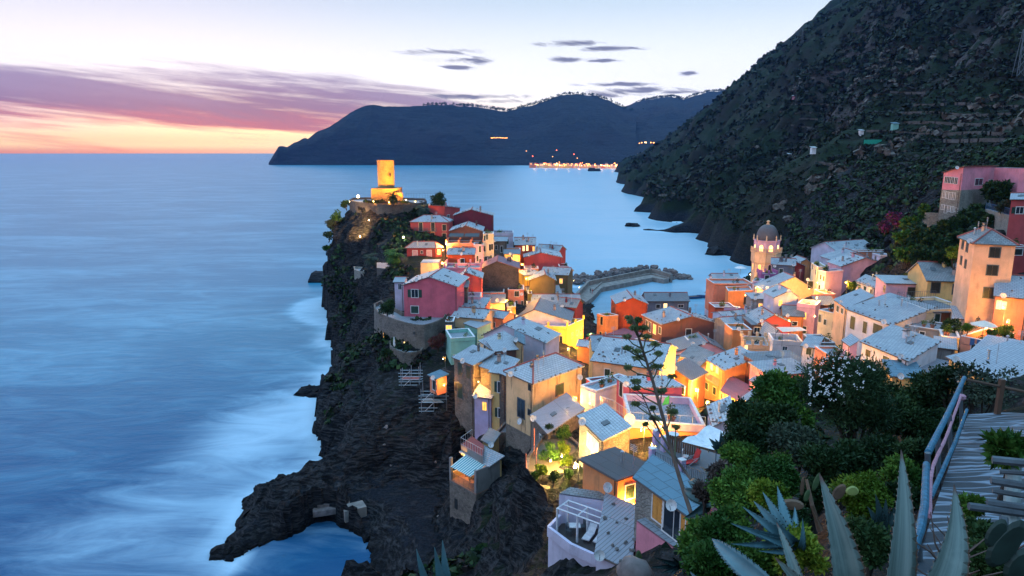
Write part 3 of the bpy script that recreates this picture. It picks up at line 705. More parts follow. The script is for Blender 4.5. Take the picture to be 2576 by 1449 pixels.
        for i in range(ch):
            s4 = rr.choice(slopes); p = s4[0].lerp(s4[1], rr.uniform(.15, .85)).lerp(s4[2].lerp(s4[3], .5), rr.uniform(.35, .8))
            cm = MB(); w_ = rr.uniform(.3, .48); hh_ = rr.uniform(.7, 1.1); mt = rr.choice([POTS, Wm, GALV])
            if mt is GALV: cm.lathe(p-up*.3, [(.1, 0), (.1, hh_+.3), (.17, hh_+.32), (.17, hh_+.45), (.03, hh_+.55)], mt, 8)
            else: cm.box(p+up*(hh_/2-.2), (w_, w_, hh_), mt, .4); cm.box(p+up*(hh_-.1), (w_+.15, w_+.15, .08), STONE, .4); cm.box(p+up*(hh_+.1), (w_*.7, w_*.7, .26), mt, .4); cm.box(p+up*(hh_+.27), (w_+.1, w_+.1, .07), STONE, .4)
            cm.build('chimney', mt, ro)
            if rr.random() < .85:
                an = MB(); p2 = p+u*1.3; an.tube([p2-up*.2, p2+up*2], .03, GALV, 4)
                for j in range(4): an.tube([p2+up*(1.9-j*.15)-u*.4, p2+up*(1.9-j*.15)+u*.4], .018, GALV, 4)
                an.build('antenna', GALV, ro)
    if base:
        bm_ = MB(); q = [a, b, e, c]; ct = cen
        for i in range(4):
            j = (i+1) % 4; d = (q[j]-q[i]).normalized(); out = q[i]-ct; out = out-d*out.dot(d); out.z = 0; out.normalize()
            o1 = q[i]-d*.05; o1.z = z0; bm_.obox(o1, d*((q[j]-q[i]).length+.1), out*.05, up*base[1], WC[base[0]])
        bm_.build('stone_base', WC[base[0]], root)
    faces = {'f': (a, u, ab.length, n), 'r': (b, (e-b).normalized(), (e-b).length, None), 'l': (c, (a-c).normalized(), (a-c).length, None)}
    def hit(f, p):
        o, d, ln, nn = faces[f]; nn = Vector((d.y, -d.x, 0))
        if nn.dot(o-cen) < 0: nn = -nn
        r = ray(*p); t_ = (o-Vector((0, 0, CAMZ))).dot(nn)/r.dot(nn) if abs(r.dot(nn)) > 1e-4 else 0
        q = Vector((0, 0, CAMZ))+r*t_
        return q, d, nn, t_
    if not win and roof != 'gf' and ab.length > 2.4 and h > 4.5:
        rr = random.Random(label+'w'); nw = max(1, int(ab.length/3.2))
        for fl in range(2 if h > 7 else 1):
            for i in range(nw):
                if rr.random() < .8:
                    pc = a.lerp(b, (i+.5+rr.uniform(-.12, .12))/nw); pc.z = a.z-th-1.7-fl*2.9; nn = n if n.dot(a-cen) > 0 else -n
                    add_window(root, pc, u, nn, rr.uniform(.7, .95), rr.uniform(1.2, 1.5), rr.choice(['s', 's', 'k', 'p', 'lit']), trim)
    if slopes and ab.length > 4.5:
        rr = random.Random(label+'k')
        for i in range(rr.choice([0, 1, 1, 2])):
            s4 = rr.choice(slopes); u0, v0 = rr.uniform(.2, .7), rr.uniform(.3, .6); W4 = lambda uu, vv: s4[0].lerp(s4[1], uu).lerp(s4[2].lerp(s4[3], uu) if len(slopes) else s4[2], vv)
            du, dv = .8/max(1, (s4[1]-s4[0]).length), .9/max(1, (s4[2]-s4[0]).length)
            q4 = [W4(u0, v0)+up*.1, W4(u0+du, v0)+up*.1, W4(u0+du, v0+dv)+up*.1, W4(u0, v0+dv)+up*.1]
            m4 = MB(); m4.hexa([p-up*.1 for p in q4], q4, METAL); sk = m4.build('skylight', METAL, ro); q5 = [p.lerp((q4[0]+q4[2])/2, .2)+up*.02 for p in q4]; m4 = MB(); m4.face(q5, GLASS); m4.build('pane', GLASS, sk) if False else None
    for spec in [s_ for s_ in win.split(';') if s_.strip()]:
        f, x0, y0, x1, y1, kd = spec.strip().split(','); f = f.strip(); kd = kd.strip()
        p0 = zz(k, (float(x0), float(y0))); p1 = zz(k, (float(x1), float(y1)))
        q, d, nn, t_ = hit(f, ((p0[0]+p1[0])/2, (p0[1]+p1[1])/2))
        o, _, ln, _ = faces[f]; s_ = (q-o).dot(d)
        if t_ <= 0 or s_ < -1 or s_ > ln+1: print('   window off the wall:', spec, round(s_, 1), round(ln, 1)); s_ = min(max(s_, .8), ln-.8); q.z = min(q.z, a.z-1.5)
        vd = (q-Vector((0, 0, CAMZ))).normalized(); cosf = max(.3, abs(d.cross(up).dot(vd))); 
        wd = abs(p1[0]-p0[0])*t_/FPX/cosf; ht = abs(p1[1]-p0[1])*t_/FPX/max(.5, math.sqrt(1-vd.z**2))
        wd = min(max(wd, .5), 3.2); ht = min(max(ht, .7), 3)
        s_ = min(max(s_, wd/2+.1), ln-wd/2-.1) if ln > wd+.3 else ln/2
        pc = o+d*s_; pc.z = min(max(q.z, z0+ht/2+.1), a.z-ht/2-.1+(rh if roof == 'gf' else 0))
        add_window(root, pc, d, nn, wd, ht, kd, trim)
    info = dict(root=root, a=a, b=b, c=c, e=e, n=n, u=u, back=dback, z0=z0, hit=hit, k=k)
    for dsp in (dish or []):
        f, x_, y_ = dsp; q, d, nn, t_ = hit(f, zz(k, (x_, y_))); satdish(q, nn, root)
    HOUSES[label] = info
    return info

def satdish(q, nn, parent, r=.42):
    m_ = MB(); c = q+nn*.35; aim = (nn+Vector((-.3, -.3, .6))).normalized(); a1 = aim.cross(Vector((0, 0, 1))).normalized(); a2 = a1.cross(aim)
    rings = []
    for i, (rr_, dd) in enumerate(((.02, -.1), (.5, -.06), (1, .03))):
        rings.append([c+aim*dd+(a1*math.cos(2*math.pi*j/12)+a2*math.sin(2*math.pi*j/12))*r*rr_ for j in range(12)])
    for i in range(2):
        for j in range(12):
            jj = (j+1) % 12; m_.face([rings[i][j], rings[i][jj], rings[i+1][jj], rings[i+1][j]], DISH)
    m_.tube([q, c-aim*.08], .03, METAL, 4); m_.tube([c-a2*r*.8, c+aim*.4], .02, METAL, 4)
    return m_.build('satellite_dish', DISH, parent)

def add_window(root, pc, d, nn, w_, h_, kd, trim=TRIM):
    up = Vector((0, 0, 1)); o = pc-d*w_/2-up*h_/2
    def bar(mb, x0, z0, x1, z1, dep0, dep1, m): mb.obox(o+d*x0+up*z0+nn*dep0, d*(x1-x0), nn*(dep1-dep0), up*(z1-z0), m)
    f = MB(); T = min(.11, w_*.14)
    tm = {'ct': CREAMTRIM}.get(kd, trim)
    bar(f, -T, -T, w_+T, 0, -.02, .07, tm); bar(f, -T, h_, w_+T, h_+T, -.02, .07, tm); bar(f, -T, 0, 0, h_, -.02, .066, tm); bar(f, w_, 0, w_+T, h_, -.02, .066, tm)
    if kd in ('p', 'o', 'lit', 'litw', 'x'): bar(f, w_/2-.03, 0, w_/2+.03, h_, 0, .055, tm); 
    wo = f.build('door' if kd in ('d', 'db') else 'window', tm, root)
    pm = {'p': GLASS, 'o': GLASS, 'x': GLASS, 'lit': LIT, 'litw': LITW, 'd': BLACKGREEN, 'db': BROWNW, 's': GREEN, 'k': BLACKGREEN, 'or': ORW, 'w': PALEW, 'ct': BLACKGREEN, 'ol': LIT}[kd]
    g = MB()
    if kd in ('p', 'o', 'x', 'lit', 'litw', 'd', 'db', 'ol'):
        bar(g, 0, 0, w_, h_, -.01, .03, pm); g.build('pane' if kd not in ('d', 'db') else 'panel', pm, wo)
    if kd in ('s', 'k', 'or', 'w', 'ct'):
        for i in range(2):
            g = MB(); x0 = i*w_/2+.01
            bar(g, x0, 0, x0+w_/2-.02, h_, .0, .05, pm)
            ns = 6
            for s_ in range(ns): bar(g, x0+.05, h_*(s_+.25)/ns, x0+w_/2-.07, h_*(s_+.7)/ns, .05, .066, pm)
            g.build('shutter', pm, wo)
    if kd in ('o', 'ol'):
        for x0 in (-w_/2-T, w_+T):
            g = MB(); bar(g, x0, 0, x0+w_/2, h_, .02, .07, GREEN)
            for s_ in range(5): bar(g, x0+.05, h_*(s_+.25)/5, x0+w_/2-.05, h_*(s_+.7)/5, .07, .085, GREEN)
            g.build('shutter', GREEN, wo)
        g = MB(); bar(g, 0, 0, w_, .35, .08, .1, METAL); 
    return wo
GD = 'houses crowding the headland'; GM = 'houses in the middle of the village'; GR = 'houses on the right-hand slope'; GN = 'houses nearest the viewpoint'
# ============ headland, from the castle down (left ridge)
def HD(*a, **k): k.setdefault('group', GD); return house(*a, **k)
def HM(*a, **k): k.setdefault('group', GM); return house(*a, **k)
def HR(*a, **k): k.setdefault('group', GR); return house(*a, **k)
def HN(*a, **k): k.setdefault('group', GN); return house(*a, **k)
HD(1, 'tall red house with two tiers of balconied green doors below the castle', (1300,990), (1820,995), 195, 10, 'hip', 'red', C=7, rh=1.6, trim=CREAMTRIM, ch=0, st=4,
   win='f,1418,994,1466,1112,k;f,1582,994,1630,1112,k;f,1735,1025,1785,1105,k;f,1418,1135,1466,1245,k;f,1582,1135,1630,1245,k;f,1735,1140,1785,1220,k')
HD(2, 'low dark red house under a four-sided grey roof beside the palm', (440,275), (765,275), 175, 7, 'hip', 'darkred', 'light', E=(835,266), rh=1.5, ch=1, win='f,507,300,558,370,w;f,668,297,718,368,w;f,600,302,620,335,k;r,790,290,815,345,lit')
HD(1, 'small red house just under the castle hedge with a single-pitch slate roof', (1545,805), (1770,872), 212, 5, 'shb', 'red', C=7, rh=1.0, st=5, dz=-4, win='r,1800,890,1830,930,p')
HD(1, 'maroon house with a shallow gable at the seaward edge of the ridge', (1890,900), (2420,905), 200, 7, 'gf', 'maroon', C=8, rh=1.7, pk=.45, dz=0, st=6)
HD(1, 'brown stone gabled house with a white slate roof above the awning terrace', (1835,1112), (2275,1140), 186, 6, 'gf', 'brown', 'white', C=11, rh=1.5, st=14, ch=1, dz=0)
HD(1, 'salmon house with a pink pillared terrace under dark awnings', (1790,1275), (2290,1265), 177, 8, 'flat', 'salmon', C=5, par=.8, posts=3, dz=0, win='f,1815,1330,1850,1400,k;f,1990,1330,2030,1410,lit;f,2230,1310,2265,1400,s')
HD(2, 'narrow pink house front with three green-shuttered windows', (1195,235), (1303,222), 174, 10, 'flat', 'lightpink', C=5, par=.3, dz=0, win='f,1255,250,1280,320,s;f,1230,360,1250,420,s;f,1262,395,1280,460,s')
HD(2, 'tall cream house with four storeys of green shutters near the ridge top', (1303,112), (1420,100), 176, 13, 'flat', 'cream', C=5, par=.3, dz=0, win='f,1312,130,1328,190,s;f,1340,118,1355,178,s;f,1312,250,1328,310,s;f,1370,230,1392,300,k;f,1400,225,1415,290,k;f,1315,370,1330,440,o;f,1348,365,1366,430,o;f,1385,355,1402,420,s')
HD(2, 'blank lavender parapet house at the ridge top', (1372,100), (1645,105), 200, 6, 'flat', 'lavender', C=6, par=.9, dz=0)
HD(2, 'little stone house with a pale slate roof and roof rail', (1425,195), (1570,215), 188, 7, 'ga', 'stone', 'light', C=5, rh=.9, dz=0, win='f,1440,240,1462,290,k;f,1500,250,1525,320,k')
HD(2, 'orange house with three glowing shutters and chimney-dotted roof', (1665,235), (1892,245), 196, 10, 'ga', 'deeporange', 'light', C=6, rh=1.6, st=8, ch=1, dz=0, win='f,1752,250,1772,305,litw;f,1795,240,1812,300,litw;f,1868,255,1890,310,lit;f,1660,340,1680,390,k;f,1700,345,1715,395,k')
HD(2, 'dark red farthest house on the headland with a long slate roof', (1895,305), (2150,352), 208, 7, 'ga', 'darkred', 'light', C=7, rh=1.5, st=5, ch=2, dz=-3)
HD(2, 'wide red house with a blank shallow gable facing the village', (1770,378), (2190,398), 190, 6, 'gf', 'red', 'white', C=9, rh=1.3, pk=.45, st=8, ch=1, dz=0)
HD(2, 'square red block with a small roof terrace at the headland end', (2165,480), (2270,500), 186, 8, 'flat', 'red', C=5, par=.6, dz=0)
HD(2, 'ochre house with peeling walls and a balcony behind the plum roof', (1545,345), (1715,400), 178, 9, 'shf', 'ochre', 'dark', C=4, rh=.6, dz=0, win='f,1585,380,1625,440,k;f,1680,420,1700,470,k;f,1620,345,1640,380,p')
HD(2, 'pink house with a small lilac roof terrace above the ochre house', (1560,300), (1725,310), 186, 8, 'flat', 'salmon', C=5, par=.7, dz=0, win='f,1610,345,1632,390,k')
HD(2, 'amber house wall lit from the lane below the wide red gable', (1770,505), (1930,500), 181, 9, 'flat', 'orange', C=4, par=.3, dz=0)
HD(2, 'long pale slate roofed house with a lit yellow side above the harbour', (1772,585), (1940,540), 176, 10, 'ga', 'yellow', 'light', C=6, rh=.8, dz=3, st=3)
HD(2, 'olive plastered gable house with a white roof near the breakwater', (1832,638), (2125,640), 172, 7, 'gf', 'olive', 'light', C=7, rh=1.5, pk=.6, st=4, dz=0)
HD(2, 'ochre house at the breakwater root under a long grey roof', (1960,565), (2262,625), 182, 8, 'ga', 'olive', 'light', C=7, rh=1.3, dz=-2, st=12)
HD(2, 'dark stone gable house under the plum-red sheet roof', (1285,505), (1708,560), 160, 8, 'gf', 'darkstone', 'purple', C=9, rh=1.7, pk=.42, dz=0, ch=2)
HD(2, 'pink terrace house with tall posts and a grey vent stack', (868,492), (1278,490), 152, 9, 'flat', 'rose', C=6, par=.5, posts=3, dz=0)
HD(2, 'small orange house peeping over the pink terrace', (905,345), (1200,345), 160, 6, 'ga', 'deeporange', 'light', C=5, rh=1.1, dz=0, st=6)
HD(2, 'peach plastered cube with a flat white roof beside the stairs', (595,430), (800,430), 156, 7, 'flat', 'peach', C=5, par=.15, dz=0, rm='white')
pinkh = HD(2, 'large rose-red gabled house above the round stone bastion', (402,692), (1008,712), 130, 8.5, 'gf', 'pink', 'white', C=10, rh=1.7, st=10, ch=0, dz=-1.5,
   win='f,495,742,566,830,o;f,490,930,570,1008,s')
HD(2, 'small white lean-to house left of the large rose-red house', (300,660), (400,645), 138, 6, 'ga', 'lavender', 'light', C=5, rh=.5, dz=0, win='f,345,680,378,740,x')
HD(2, 'bright red gabled house behind the large rose-red one', (1035,612), (1285,640), 143, 8, 'gf', 'red', 'white', C=6, rh=1.2, pk=.3, st=6, dz=0)
HD(2, 'stone house with a slate lean-to roof right of the rose-red gable', (1025,715), (1125,725), 135, 8, 'ga', 'stone', 'rough', C=4, rh=.9, dz=0)
HD(2, 'pink balcony house under a cream awning', (1120,820), (1275,828), 137, 5, 'flat', 'lightpink', C=4, par=.9, dz=0)
HD(2, 'long low red house with stones along its sloping roof', (1025,945), (1305,1020), 133, 5, 'shf', 'red', 'light', C=6, rh=.8, dz=-1, st=6, ch=0)
HD(2, 'plain sand-coloured house with white roof right of the bastion', (962,1045), (1310,1085), 127, 10, 'ga', 'peach', 'white', C=6, rh=1.0, st=6, ch=1, dz=-2, win='f,1060,1180,1085,1230,k')
HD(2, 'pale apricot house with a moulded panel in the village centre', (1282,890), (1545,925), 147, 9, 'ga', 'peach', 'dark', C=6, rh=1.2, dz=0, dish=[('f',1465,862)])
HD(2, 'ochre rooftop terrace house with chairs set out', (1282,775), (1540,785), 156, 7, 'flat', 'ochre', C=5, par=.6, dz=0)
HD(2, 'yellow attic house with a long slate roof and brick chimneys', (1330,675), (1660,692), 165, 6, 'ga', 'ochre', 'slate', C=6, rh=1.5, ch=2, dz=0, st=2)
HD(2, 'salmon house with a corner balcony and roof rail', (1585,745), (1765,760), 158, 10, 'flat', 'salmon', C=6, par=.4, dz=0, win='f,1660,760,1710,820,k;f,1670,870,1690,940,k;f,1770,870,1785,930,k', dish=[('f',1740,790)])
HD(2, 'small yellow house glowing at the alley end', (1575,935), (1670,945), 151, 6, 'flat', 'yellow', C=4, par=.3, dz=0)
HD(2, 'grey-white slate house with overlapping roofs above the quay', (1835,850), (2200,800), 172, 8, 'ga', 'brown', 'light', C=8, rh=2.4, dz=2, st=5, ch=2)
HD(2, 'low slate house with plants on its roof terrace above the quay', (1860,900), (2400,905), 166, 6, 'ga', 'grey', 'light', C=6, rh=1.6, dz=0, st=5, ch=1)
HD(2, 'dark red tower house with a worn slate roof beside the yellow house', (2145,925), (2350,985), 159, 7, 'ga', 'maroon', 'rough', C=5, rh=1.4, dz=-2)
HD(2, 'pale lilac walled house in the middle of the ridge', (1800,925), (1965,935), 162, 6, 'flat', 'lightpink', C=5, par=.5, dz=0, dish=[('f',1915,950)])
HD(2, 'white gable house with a dark roof standing on the yellow house', (1650,1075), (2290,1130), 150, 4, 'gf', 'lavender', 'dark', C=12, rh=2.3, pk=.36, dz=-2)
yel = HD(2, 'big yellow corner house glowing at the harbour lane', (1830,1150), (2255,1160), 146.5, 10, 'flat', 'yellow', E=(2440,1075), par=.7, posts=2, trim=CREAMTRIM,
   win='f,2138,1268,2198,1362,p;r,2300,1235,2320,1290,k;r,2355,1205,2372,1260,k;r,2400,1195,2415,1250,k;r,2440,1150,2452,1200,k')
HD(2, 'lavender house with a white-walled roof terrace facing the camera', (1310,1255), (2010,1275), 113, 9, 'gf', 'lavender', 'white', C=6, rh=2.2, pk=.34, dz=-5, st=10)
HD(3, 'mint green house with a railed corner balcony', (940,270), (1210,235), 112, 13, 'flat', 'mint', C=6, par=.6, dz=1, win='f,975,455,995,520,k')
HD(2, 'small teal house under a plain slate roof', (1095,1178), (1235,1232), 122, 6, 'shb', 'mint', 'light', E=(1390,1120), rh=.8)
HD(3, 'small cream cottage under a slate roof edged with red ridge tiles', (1270,302), (1410,400), 106, 5, 'shf', 'cream', 'light', E=(1680,325), rh=.5, win='f,1312,342,1335,400,s;f,1368,385,1392,440,s')
stoneh = HD(3, 'grey stone house with green shutters above the cliff', (975,490), (1195,575), 99, 11, 'shf', 'stone', 'light', E=(1410,485), rh=.7, trim=METAL,
   win='f,1025,548,1065,685,s;f,1115,582,1160,720,s;f,1020,778,1070,942,s;f,962,757,986,848,k;r,1310,622,1375,790,litw')
HD(3, 'peeling sand-coloured gable wall with a blue roof behind the dish', (1680,345), (1760,345), 102, 5, 'shl', 'weathered', 'blue', C=5, rh=.9, dz=0)
HD(3, 'low dark veranda house with a steel flue pipe', (1440,420), (1680,385), 100, 4, 'shf', 'brown', 'slate', C=4, rh=.5, dz=1)
HD(3, 'slate flat roofed house joining the stone and yellow houses', (1275,590), (1560,690), 95.5, 8, 'shf', 'darkstone', 'slate', E=(1700,540), rh=.3, ridge=False)
yh = HD(3, 'narrow mustard yellow house with white framed shuttered windows', (1388,655), (1578,695), 93, 12, 'shf', 'ochre', 'white', C=3, rh=.2, win='f,1472,762,1528,880,o;f,1478,1062,1532,1162,o', dz=-1)
HD(3, 'lilac house with one glowing slit window on the cliff edge', (1205,925), (1388,968), 93.5, 9, 'shf', 'lilac', 'light', C=3.5, rh=1.6, st=4, dz=-1, trim=CREAMTRIM, win='f,1300,992,1340,1080,lit')
HD(3, 'crimson strip of house with a lit red doorway', (1578,700), (1700,760), 90.5, 11, 'shf', 'red', 'slate', C=3, rh=.3, dz=-2, win='f,1625,700,1668,860,ol')
wh = HN(3, 'weather-stained orange and grey house with a white stone-weighted roof', (1565,650), (1868,785), 84.5, 12, 'hip', 'weathered', 'white', E=(2420,590), rh=1.6, st=26, ch=2, trim=METAL, base=('stone', 5.0), dish=[('r',2375,700),('f',1742,1200)],
   win='r,2130,790,2208,900,s;f,1700,960,1770,1160,x;f,1820,800,1850,850,k;f,1815,1080,1840,1130,k')
HN(3, 'stone lower house with a ribbed pinkish roof', (1850,1150), (2035,1350), 76, 10, 'shf', 'stone', 'ribbed', E=(2440,1130), rh=.6, ridge=False, ov=.2)
HN(7, 'long peach house under two broad white roofs dotted with stones', (430,215), (1185,350), 93, 6, 'ga', 'peach', 'white', C=11, rh=2.0, st=26, dz=-4, ch=1)
HN(7, 'lavender house wall with a green railed balcony and a lit window', (295,500), (470,600), 80, 8, 'flat', 'lavender', C=7, par=.2, dz=-2, win='f,385,580,452,715,litw')
HN(7, 'raspberry pink roof room with a white sloping roof and brick chimneys', (705,420), (872,530), 80, 5, 'shf', 'pink', 'white', E=(1440,560), rh=.5, st=14, ch=3, win='f,738,470,770,620,k')
HN(7, 'low raspberry pink wall house beside the green balcony', (468,505), (735,475), 80.6, 5, 'flat', 'red', C=3, par=.2, dz=1)
bt = HN(7, 'orange house carrying the wide pale blue roof terrace', (858,900), (1700,955), 67.5, 9, 'flat', 'orange', E=(1535,640), par=.75, pmat='lilac')
HN(7, 'white slate roof strip wrapping the right of the blue terrace', (1740,745), (1800,960), 69, 6, 'shf', 'lavender', 'white', E=(2040,885), rh=.4, st=6, ch=1)
sr = HN(7, 'stone garden room under a pale slab roof with a glowing doorway', (282,860), (550,1128), 62, 5, 'shf', 'palestone', 'white', E=(850,1000), rh=.2, ridge=False, ov=.25, win='f,375,1060,430,1200,litw;f,430,1120,495,1290,litw')
HN(8, 'orange cottage under a dark brown tarred roof', (775,195), (1150,405), 54, 6.5, 'shf', 'orange', 'tar', E=(1500,315), rh=.3, ridge=False, win='r,1238,462,1320,598,s')
HN(8, 'white block with a rubble covered roof and skylight', (512,535), (1040,612), 52, 5.5, 'flat', 'lavender', E=(1150,545), par=.1, rm='rough', dish=[('r',1000,470)])
HN(8, 'white walled house with a grey ribbed roof weighted with stones beside the pergola', (915,1215), (1280,1395), 43.5, 6, 'shf', 'lavender', 'ribbed', E=(1345,800), rh=.7, st=9, ridge=True, ov=.15)
ns = HN(8, 'nearest stone-faced house with a blue sheet roof and orange shutters', (1348,395), (1960,830), 45, 4.6, 'shf', 'palestone', 'blue', E=(2130,600), rh=.3, ov=.25, ridge=False, win='f,1540,560,1640,815,or;f,1660,640,1870,950,x;f,1890,800,1980,1040,or')
HN(8, 'bubblegum pink retaining wall house under the stone-faced house', (1355,840), (1985,1290), 43.5, 9, 'flat', 'rose', C=3, par=.02)
tt = HN(8, 'lilac terrace house with white railings and a deck chair', (1445,240), (2180,500), 50, 5, 'flat', 'rose', E=(2300,150), par=.02)
# ============ middle and harbour front
HM(4, 'slate-roofed boathouse row at the water edge', (1040,690), (1518,712), 181, 6, 'ga', 'bluegrey', 'dark', C=6, rh=1.6, dz=0, win='f,1150,730,1190,770,k;f,1235,720,1270,770,litw;f,1400,735,1455,760,p')
HM(4, 'dark red harbour house with a striped gable wall', (700,722), (1050,742), 166, 15, 'gf', 'deeporange', 'slate', C=9, rh=1.5, pk=.52, dz=0)
HM(4, 'orange corner house with a railed terrace on the harbour lane', (480,835), (580,862), 165, 13, 'flat', 'orange', E=(720,850), par=.8, trim=CREAMTRIM, win='f,520,870,545,960,k;f,510,1040,530,1130,k;r,660,1110,695,1180,k;r,590,1090,615,1150,k')
HM(4, 'low yellow lane house with a purple flat roof and two sunbeds', (578,1058), (850,1135), 157, 7, 'flat', 'yellow', E=(1050,1060), par=.15, rm='purple', win='f,590,1085,615,1150,k;f,660,1110,695,1180,k;f,775,1150,800,1200,p')
HM(4, 'yellow lane house lit from the street with a pink terrace', (860,1130), (1355,1305), 138, 8, 'flat', 'yellow', C=4, par=.3, trim=CREAMTRIM, dz=-11, win='f,1000,1150,1035,1200,k;f,1070,1180,1095,1230,k;f,1250,1290,1275,1330,lit;f,1290,1310,1320,1360,litw')
br = HM(4, 'large brown stuccoed house with a broad stone-edged slate roof', (1215,958), (1925,968), 141, 11, 'gf', 'brown', 'light', C=(1000,850), rh=1.9, pk=.47, st=22, ch=2, win='f,1488,1008,1545,1080,k;l,1035,910,1055,1000,k;l,1070,930,1090,1040,p;l,1118,960,1145,1060,lit;l,1180,985,1205,1060,s', dish=[('f',1555,1095)])
HM(4, 'pink gabled house with dark slates behind the flower stalk', (1370,1262), (1938,1275), 128, 6, 'gf', 'lightpink', 'dark', C=7, rh=1.8, pk=.64, dz=0, dish=[('f',1560,1170)])
HM(4, 'small pink roof cabin with a striped awning and white chairs', (1510,1135), (1640,1150), 132, 4, 'flat', 'salmon', C=3, par=.2, dz=0, win='f,1470,1140,1500,1220,k')
HM(7, 'brown slate house on the yellow lit street', (1355,225), (1580,335), 116, 11, 'shf', 'yellow', 'rough', E=(1790,200), rh=1.0, trim=CREAMTRIM, win='f,1385,260,1405,320,lit;f,1430,285,1450,340,lit;f,1525,350,1548,420,k;f,1555,360,1575,430,k')
orh = HM(7, 'orange house with a lattice balcony and white stone-weighted roof', (1720,208), (1920,330), 108, 13, 'shf', 'orange', 'white', E=(2300,232), rh=.8, st=18, trim=CREAMTRIM, win='f,1705,470,1735,540,s;f,1795,520,1825,600,s;f,1765,250,1790,320,litw;f,1830,280,1855,350,litw;r,2215,330,2238,350,k', dish=[('r',1950,440),('r',2262,355)])
HM(7, 'yellow street house with a plum flat roof and barrel table', (1870,545), (2125,690), 97, 10, 'flat', 'yellow', E=(2240,500), par=.15, rm='purple', win='f,1885,590,1905,650,k;f,1965,650,1990,710,k;f,2035,690,2055,750,lit;f,1925,710,1955,760,k')
HM(7, 'slate lean-to house with three dishes above the oleander', (2215,445), (2345,545), 98, 8, 'shf', 'rose', 'light', E=(2600,420), rh=.6, dish=[('f',2330,520)])
HM(7, 'lower slate house tucked beside the bushes', (2130,650), (2260,740), 90, 8, 'shf', 'yellow', 'light', E=(2500,590), rh=.4)
HM(7, 'dark reddish brick house wall with a peeling face', (1330,400), (1545,420), 99, 9, 'shl', 'brick', 'dark', C=5, rh=1.6, dz=-2)
HM(7, 'small orange house with white slates behind the stalk', (1055,255), (1325,250), 104, 7, 'ga', 'orange', 'white', C=6, rh=1.0, dz=-2, st=4)
HM(7, 'peaked slate roofs rising behind the long peach house', (440,100), (790,110), 108, 7, 'ga', 'ochre', 'light', C=6, rh=1.6, dz=0, st=6)
HM(7, 'maroon house edge beside the lattice balcony house', (2295,180), (2540,190), 112, 7, 'flat', 'maroon', C=4, par=.1, dz=0, dish=[('f',2440,210)])
HM(7, 'low slate shed roof right of the lattice balcony house', (2345,320), (2540,330), 106, 5, 'shf', 'grey', 'dark', C=4, rh=.8, dz=0)
HM(5, 'orange walled house with a roof parapet and one black shuttered window', (330,985), (660,972), 164, 8, 'flat', 'orange', C=(295,925), par=.4, trim=METAL, win='f,545,1070,610,1165,k')
HM(5, 'salmon roof terrace house with loungers nearest the sea', (135,880), (665,870), 172, 8, 'flat', 'salmon', C=7, par=.5, dz=0, win='f,590,900,630,940,k')
HM(5, 'small seaward house with a slate roof behind the roof terrace', (130,810), (480,800), 180, 5, 'ga', 'lavender', 'light', C=4, rh=.8, dz=0)
HM(5, 'violet roof tower with a crenellated top', (775,750), (985,750), 171, 8, 'flat', 'violet', C=2.5, par=.5, posts=2, dz=0, win='f,828,770,878,838,k')
HM(5, 'peach house below one very long slanting slate roof', (815,965), (1505,880), 157, 8, 'gf', 'peach', 'light', C=6, rh=3.0, pk=.58, dz=0, st=0, win='f,1420,850,1500,950,k', dish=[('f',1400,825)])
wg = HM(5, 'white gabled house with one small glowing window', (955,1070), (1285,1055), 141, 10, 'gf', 'lavender', 'white', C=6, rh=1.5, pk=.62, dz=0, win='f,1015,1110,1060,1185,lit')
HM(5, 'lavender house with a white sun lounger and plants on its roof', (1265,1150), (1512,1215), 136, 9, 'flat', 'lightpink', C=5, par=.7, dz=-2)
HM(5, 'grey rendered house with a shiny flat slate roof', (655,1095), (935,1100), 148, 6, 'shf', 'grey', 'slate', C=4, rh=.5, dz=0)
HM(5, 'red house under a pink and white awning by the bathing terrace', (150,1205), (420,1290), 152, 8, 'flat', 'deeporange', C=5, par=.2, dz=0)
HM(5, 'long thin slate roofed house crossing below the washing line', (270,1335), (965,1205), 141, 6, 'ga', 'lavender', 'light', C=4, rh=.6, dz=4, ch=2, st=3)
HM(5, 'low slate house with a rooftop pot plant', (310,1440), (720,1380), 136, 6, 'ga', 'grey', 'light', C=5, rh=.8, dz=2, ch=1)
HM(5, 'scarlet gabled house with a square red chimney', (740,1420), (1190,1400), 131, 7, 'gf', 'red', 'light', C=7, rh=1.7, pk=.45, dz=0, st=10, ch=1)
HM(5, 'amber house with a brown shuttered window under a mossy roof', (1085,1315), (1350,1362), 135, 9, 'ga', 'orange', 'rough', C=6, rh=1.4, dz=-1, win='f,1200,1400,1260,1449,k')
HM(5, 'red house with a triangular porch gable near the bell tower', (1110,645), (1375,640), 180, 6, 'gf', 'darkred', 'light', C=6, rh=1.1, pk=.5, dz=0, st=4)
HM(5, 'small terracotta gable house right of the bell tower', (1285,600), (1452,600), 186, 7, 'gf', 'orange', 'slate', C=6, rh=1.0, pk=.6, dz=0)
HM(5, 'slate house with dark terraces at the foot of the bell tower', (920,620), (1230,690), 178, 8, 'ga', 'bluegrey', 'light', C=6, rh=1.2, dz=-2, st=4, ch=2, dish=[('f',960,640)])
HM(5, 'tall cream house with a blue roof terrace above the street', (1460,600), (1548,660), 160, 13, 'flat', 'cream', E=(1660,650), par=.5, win='f,1470,620,1485,690,s;f,1512,690,1525,760,s')
HM(5, 'tall pink house with long green windows on the street', (1555,700), (1650,745), 152, 13, 'flat', 'lightpink', C=5, par=.4, dz=-2, win='f,1578,760,1595,830,s;f,1625,780,1640,850,s;f,1555,900,1578,1000,k')
HM(5, 'lavender block with a white pergola roof', (1655,800), (1822,802), 158, 7, 'flat', 'lilac', C=5, par=.3, dz=0)
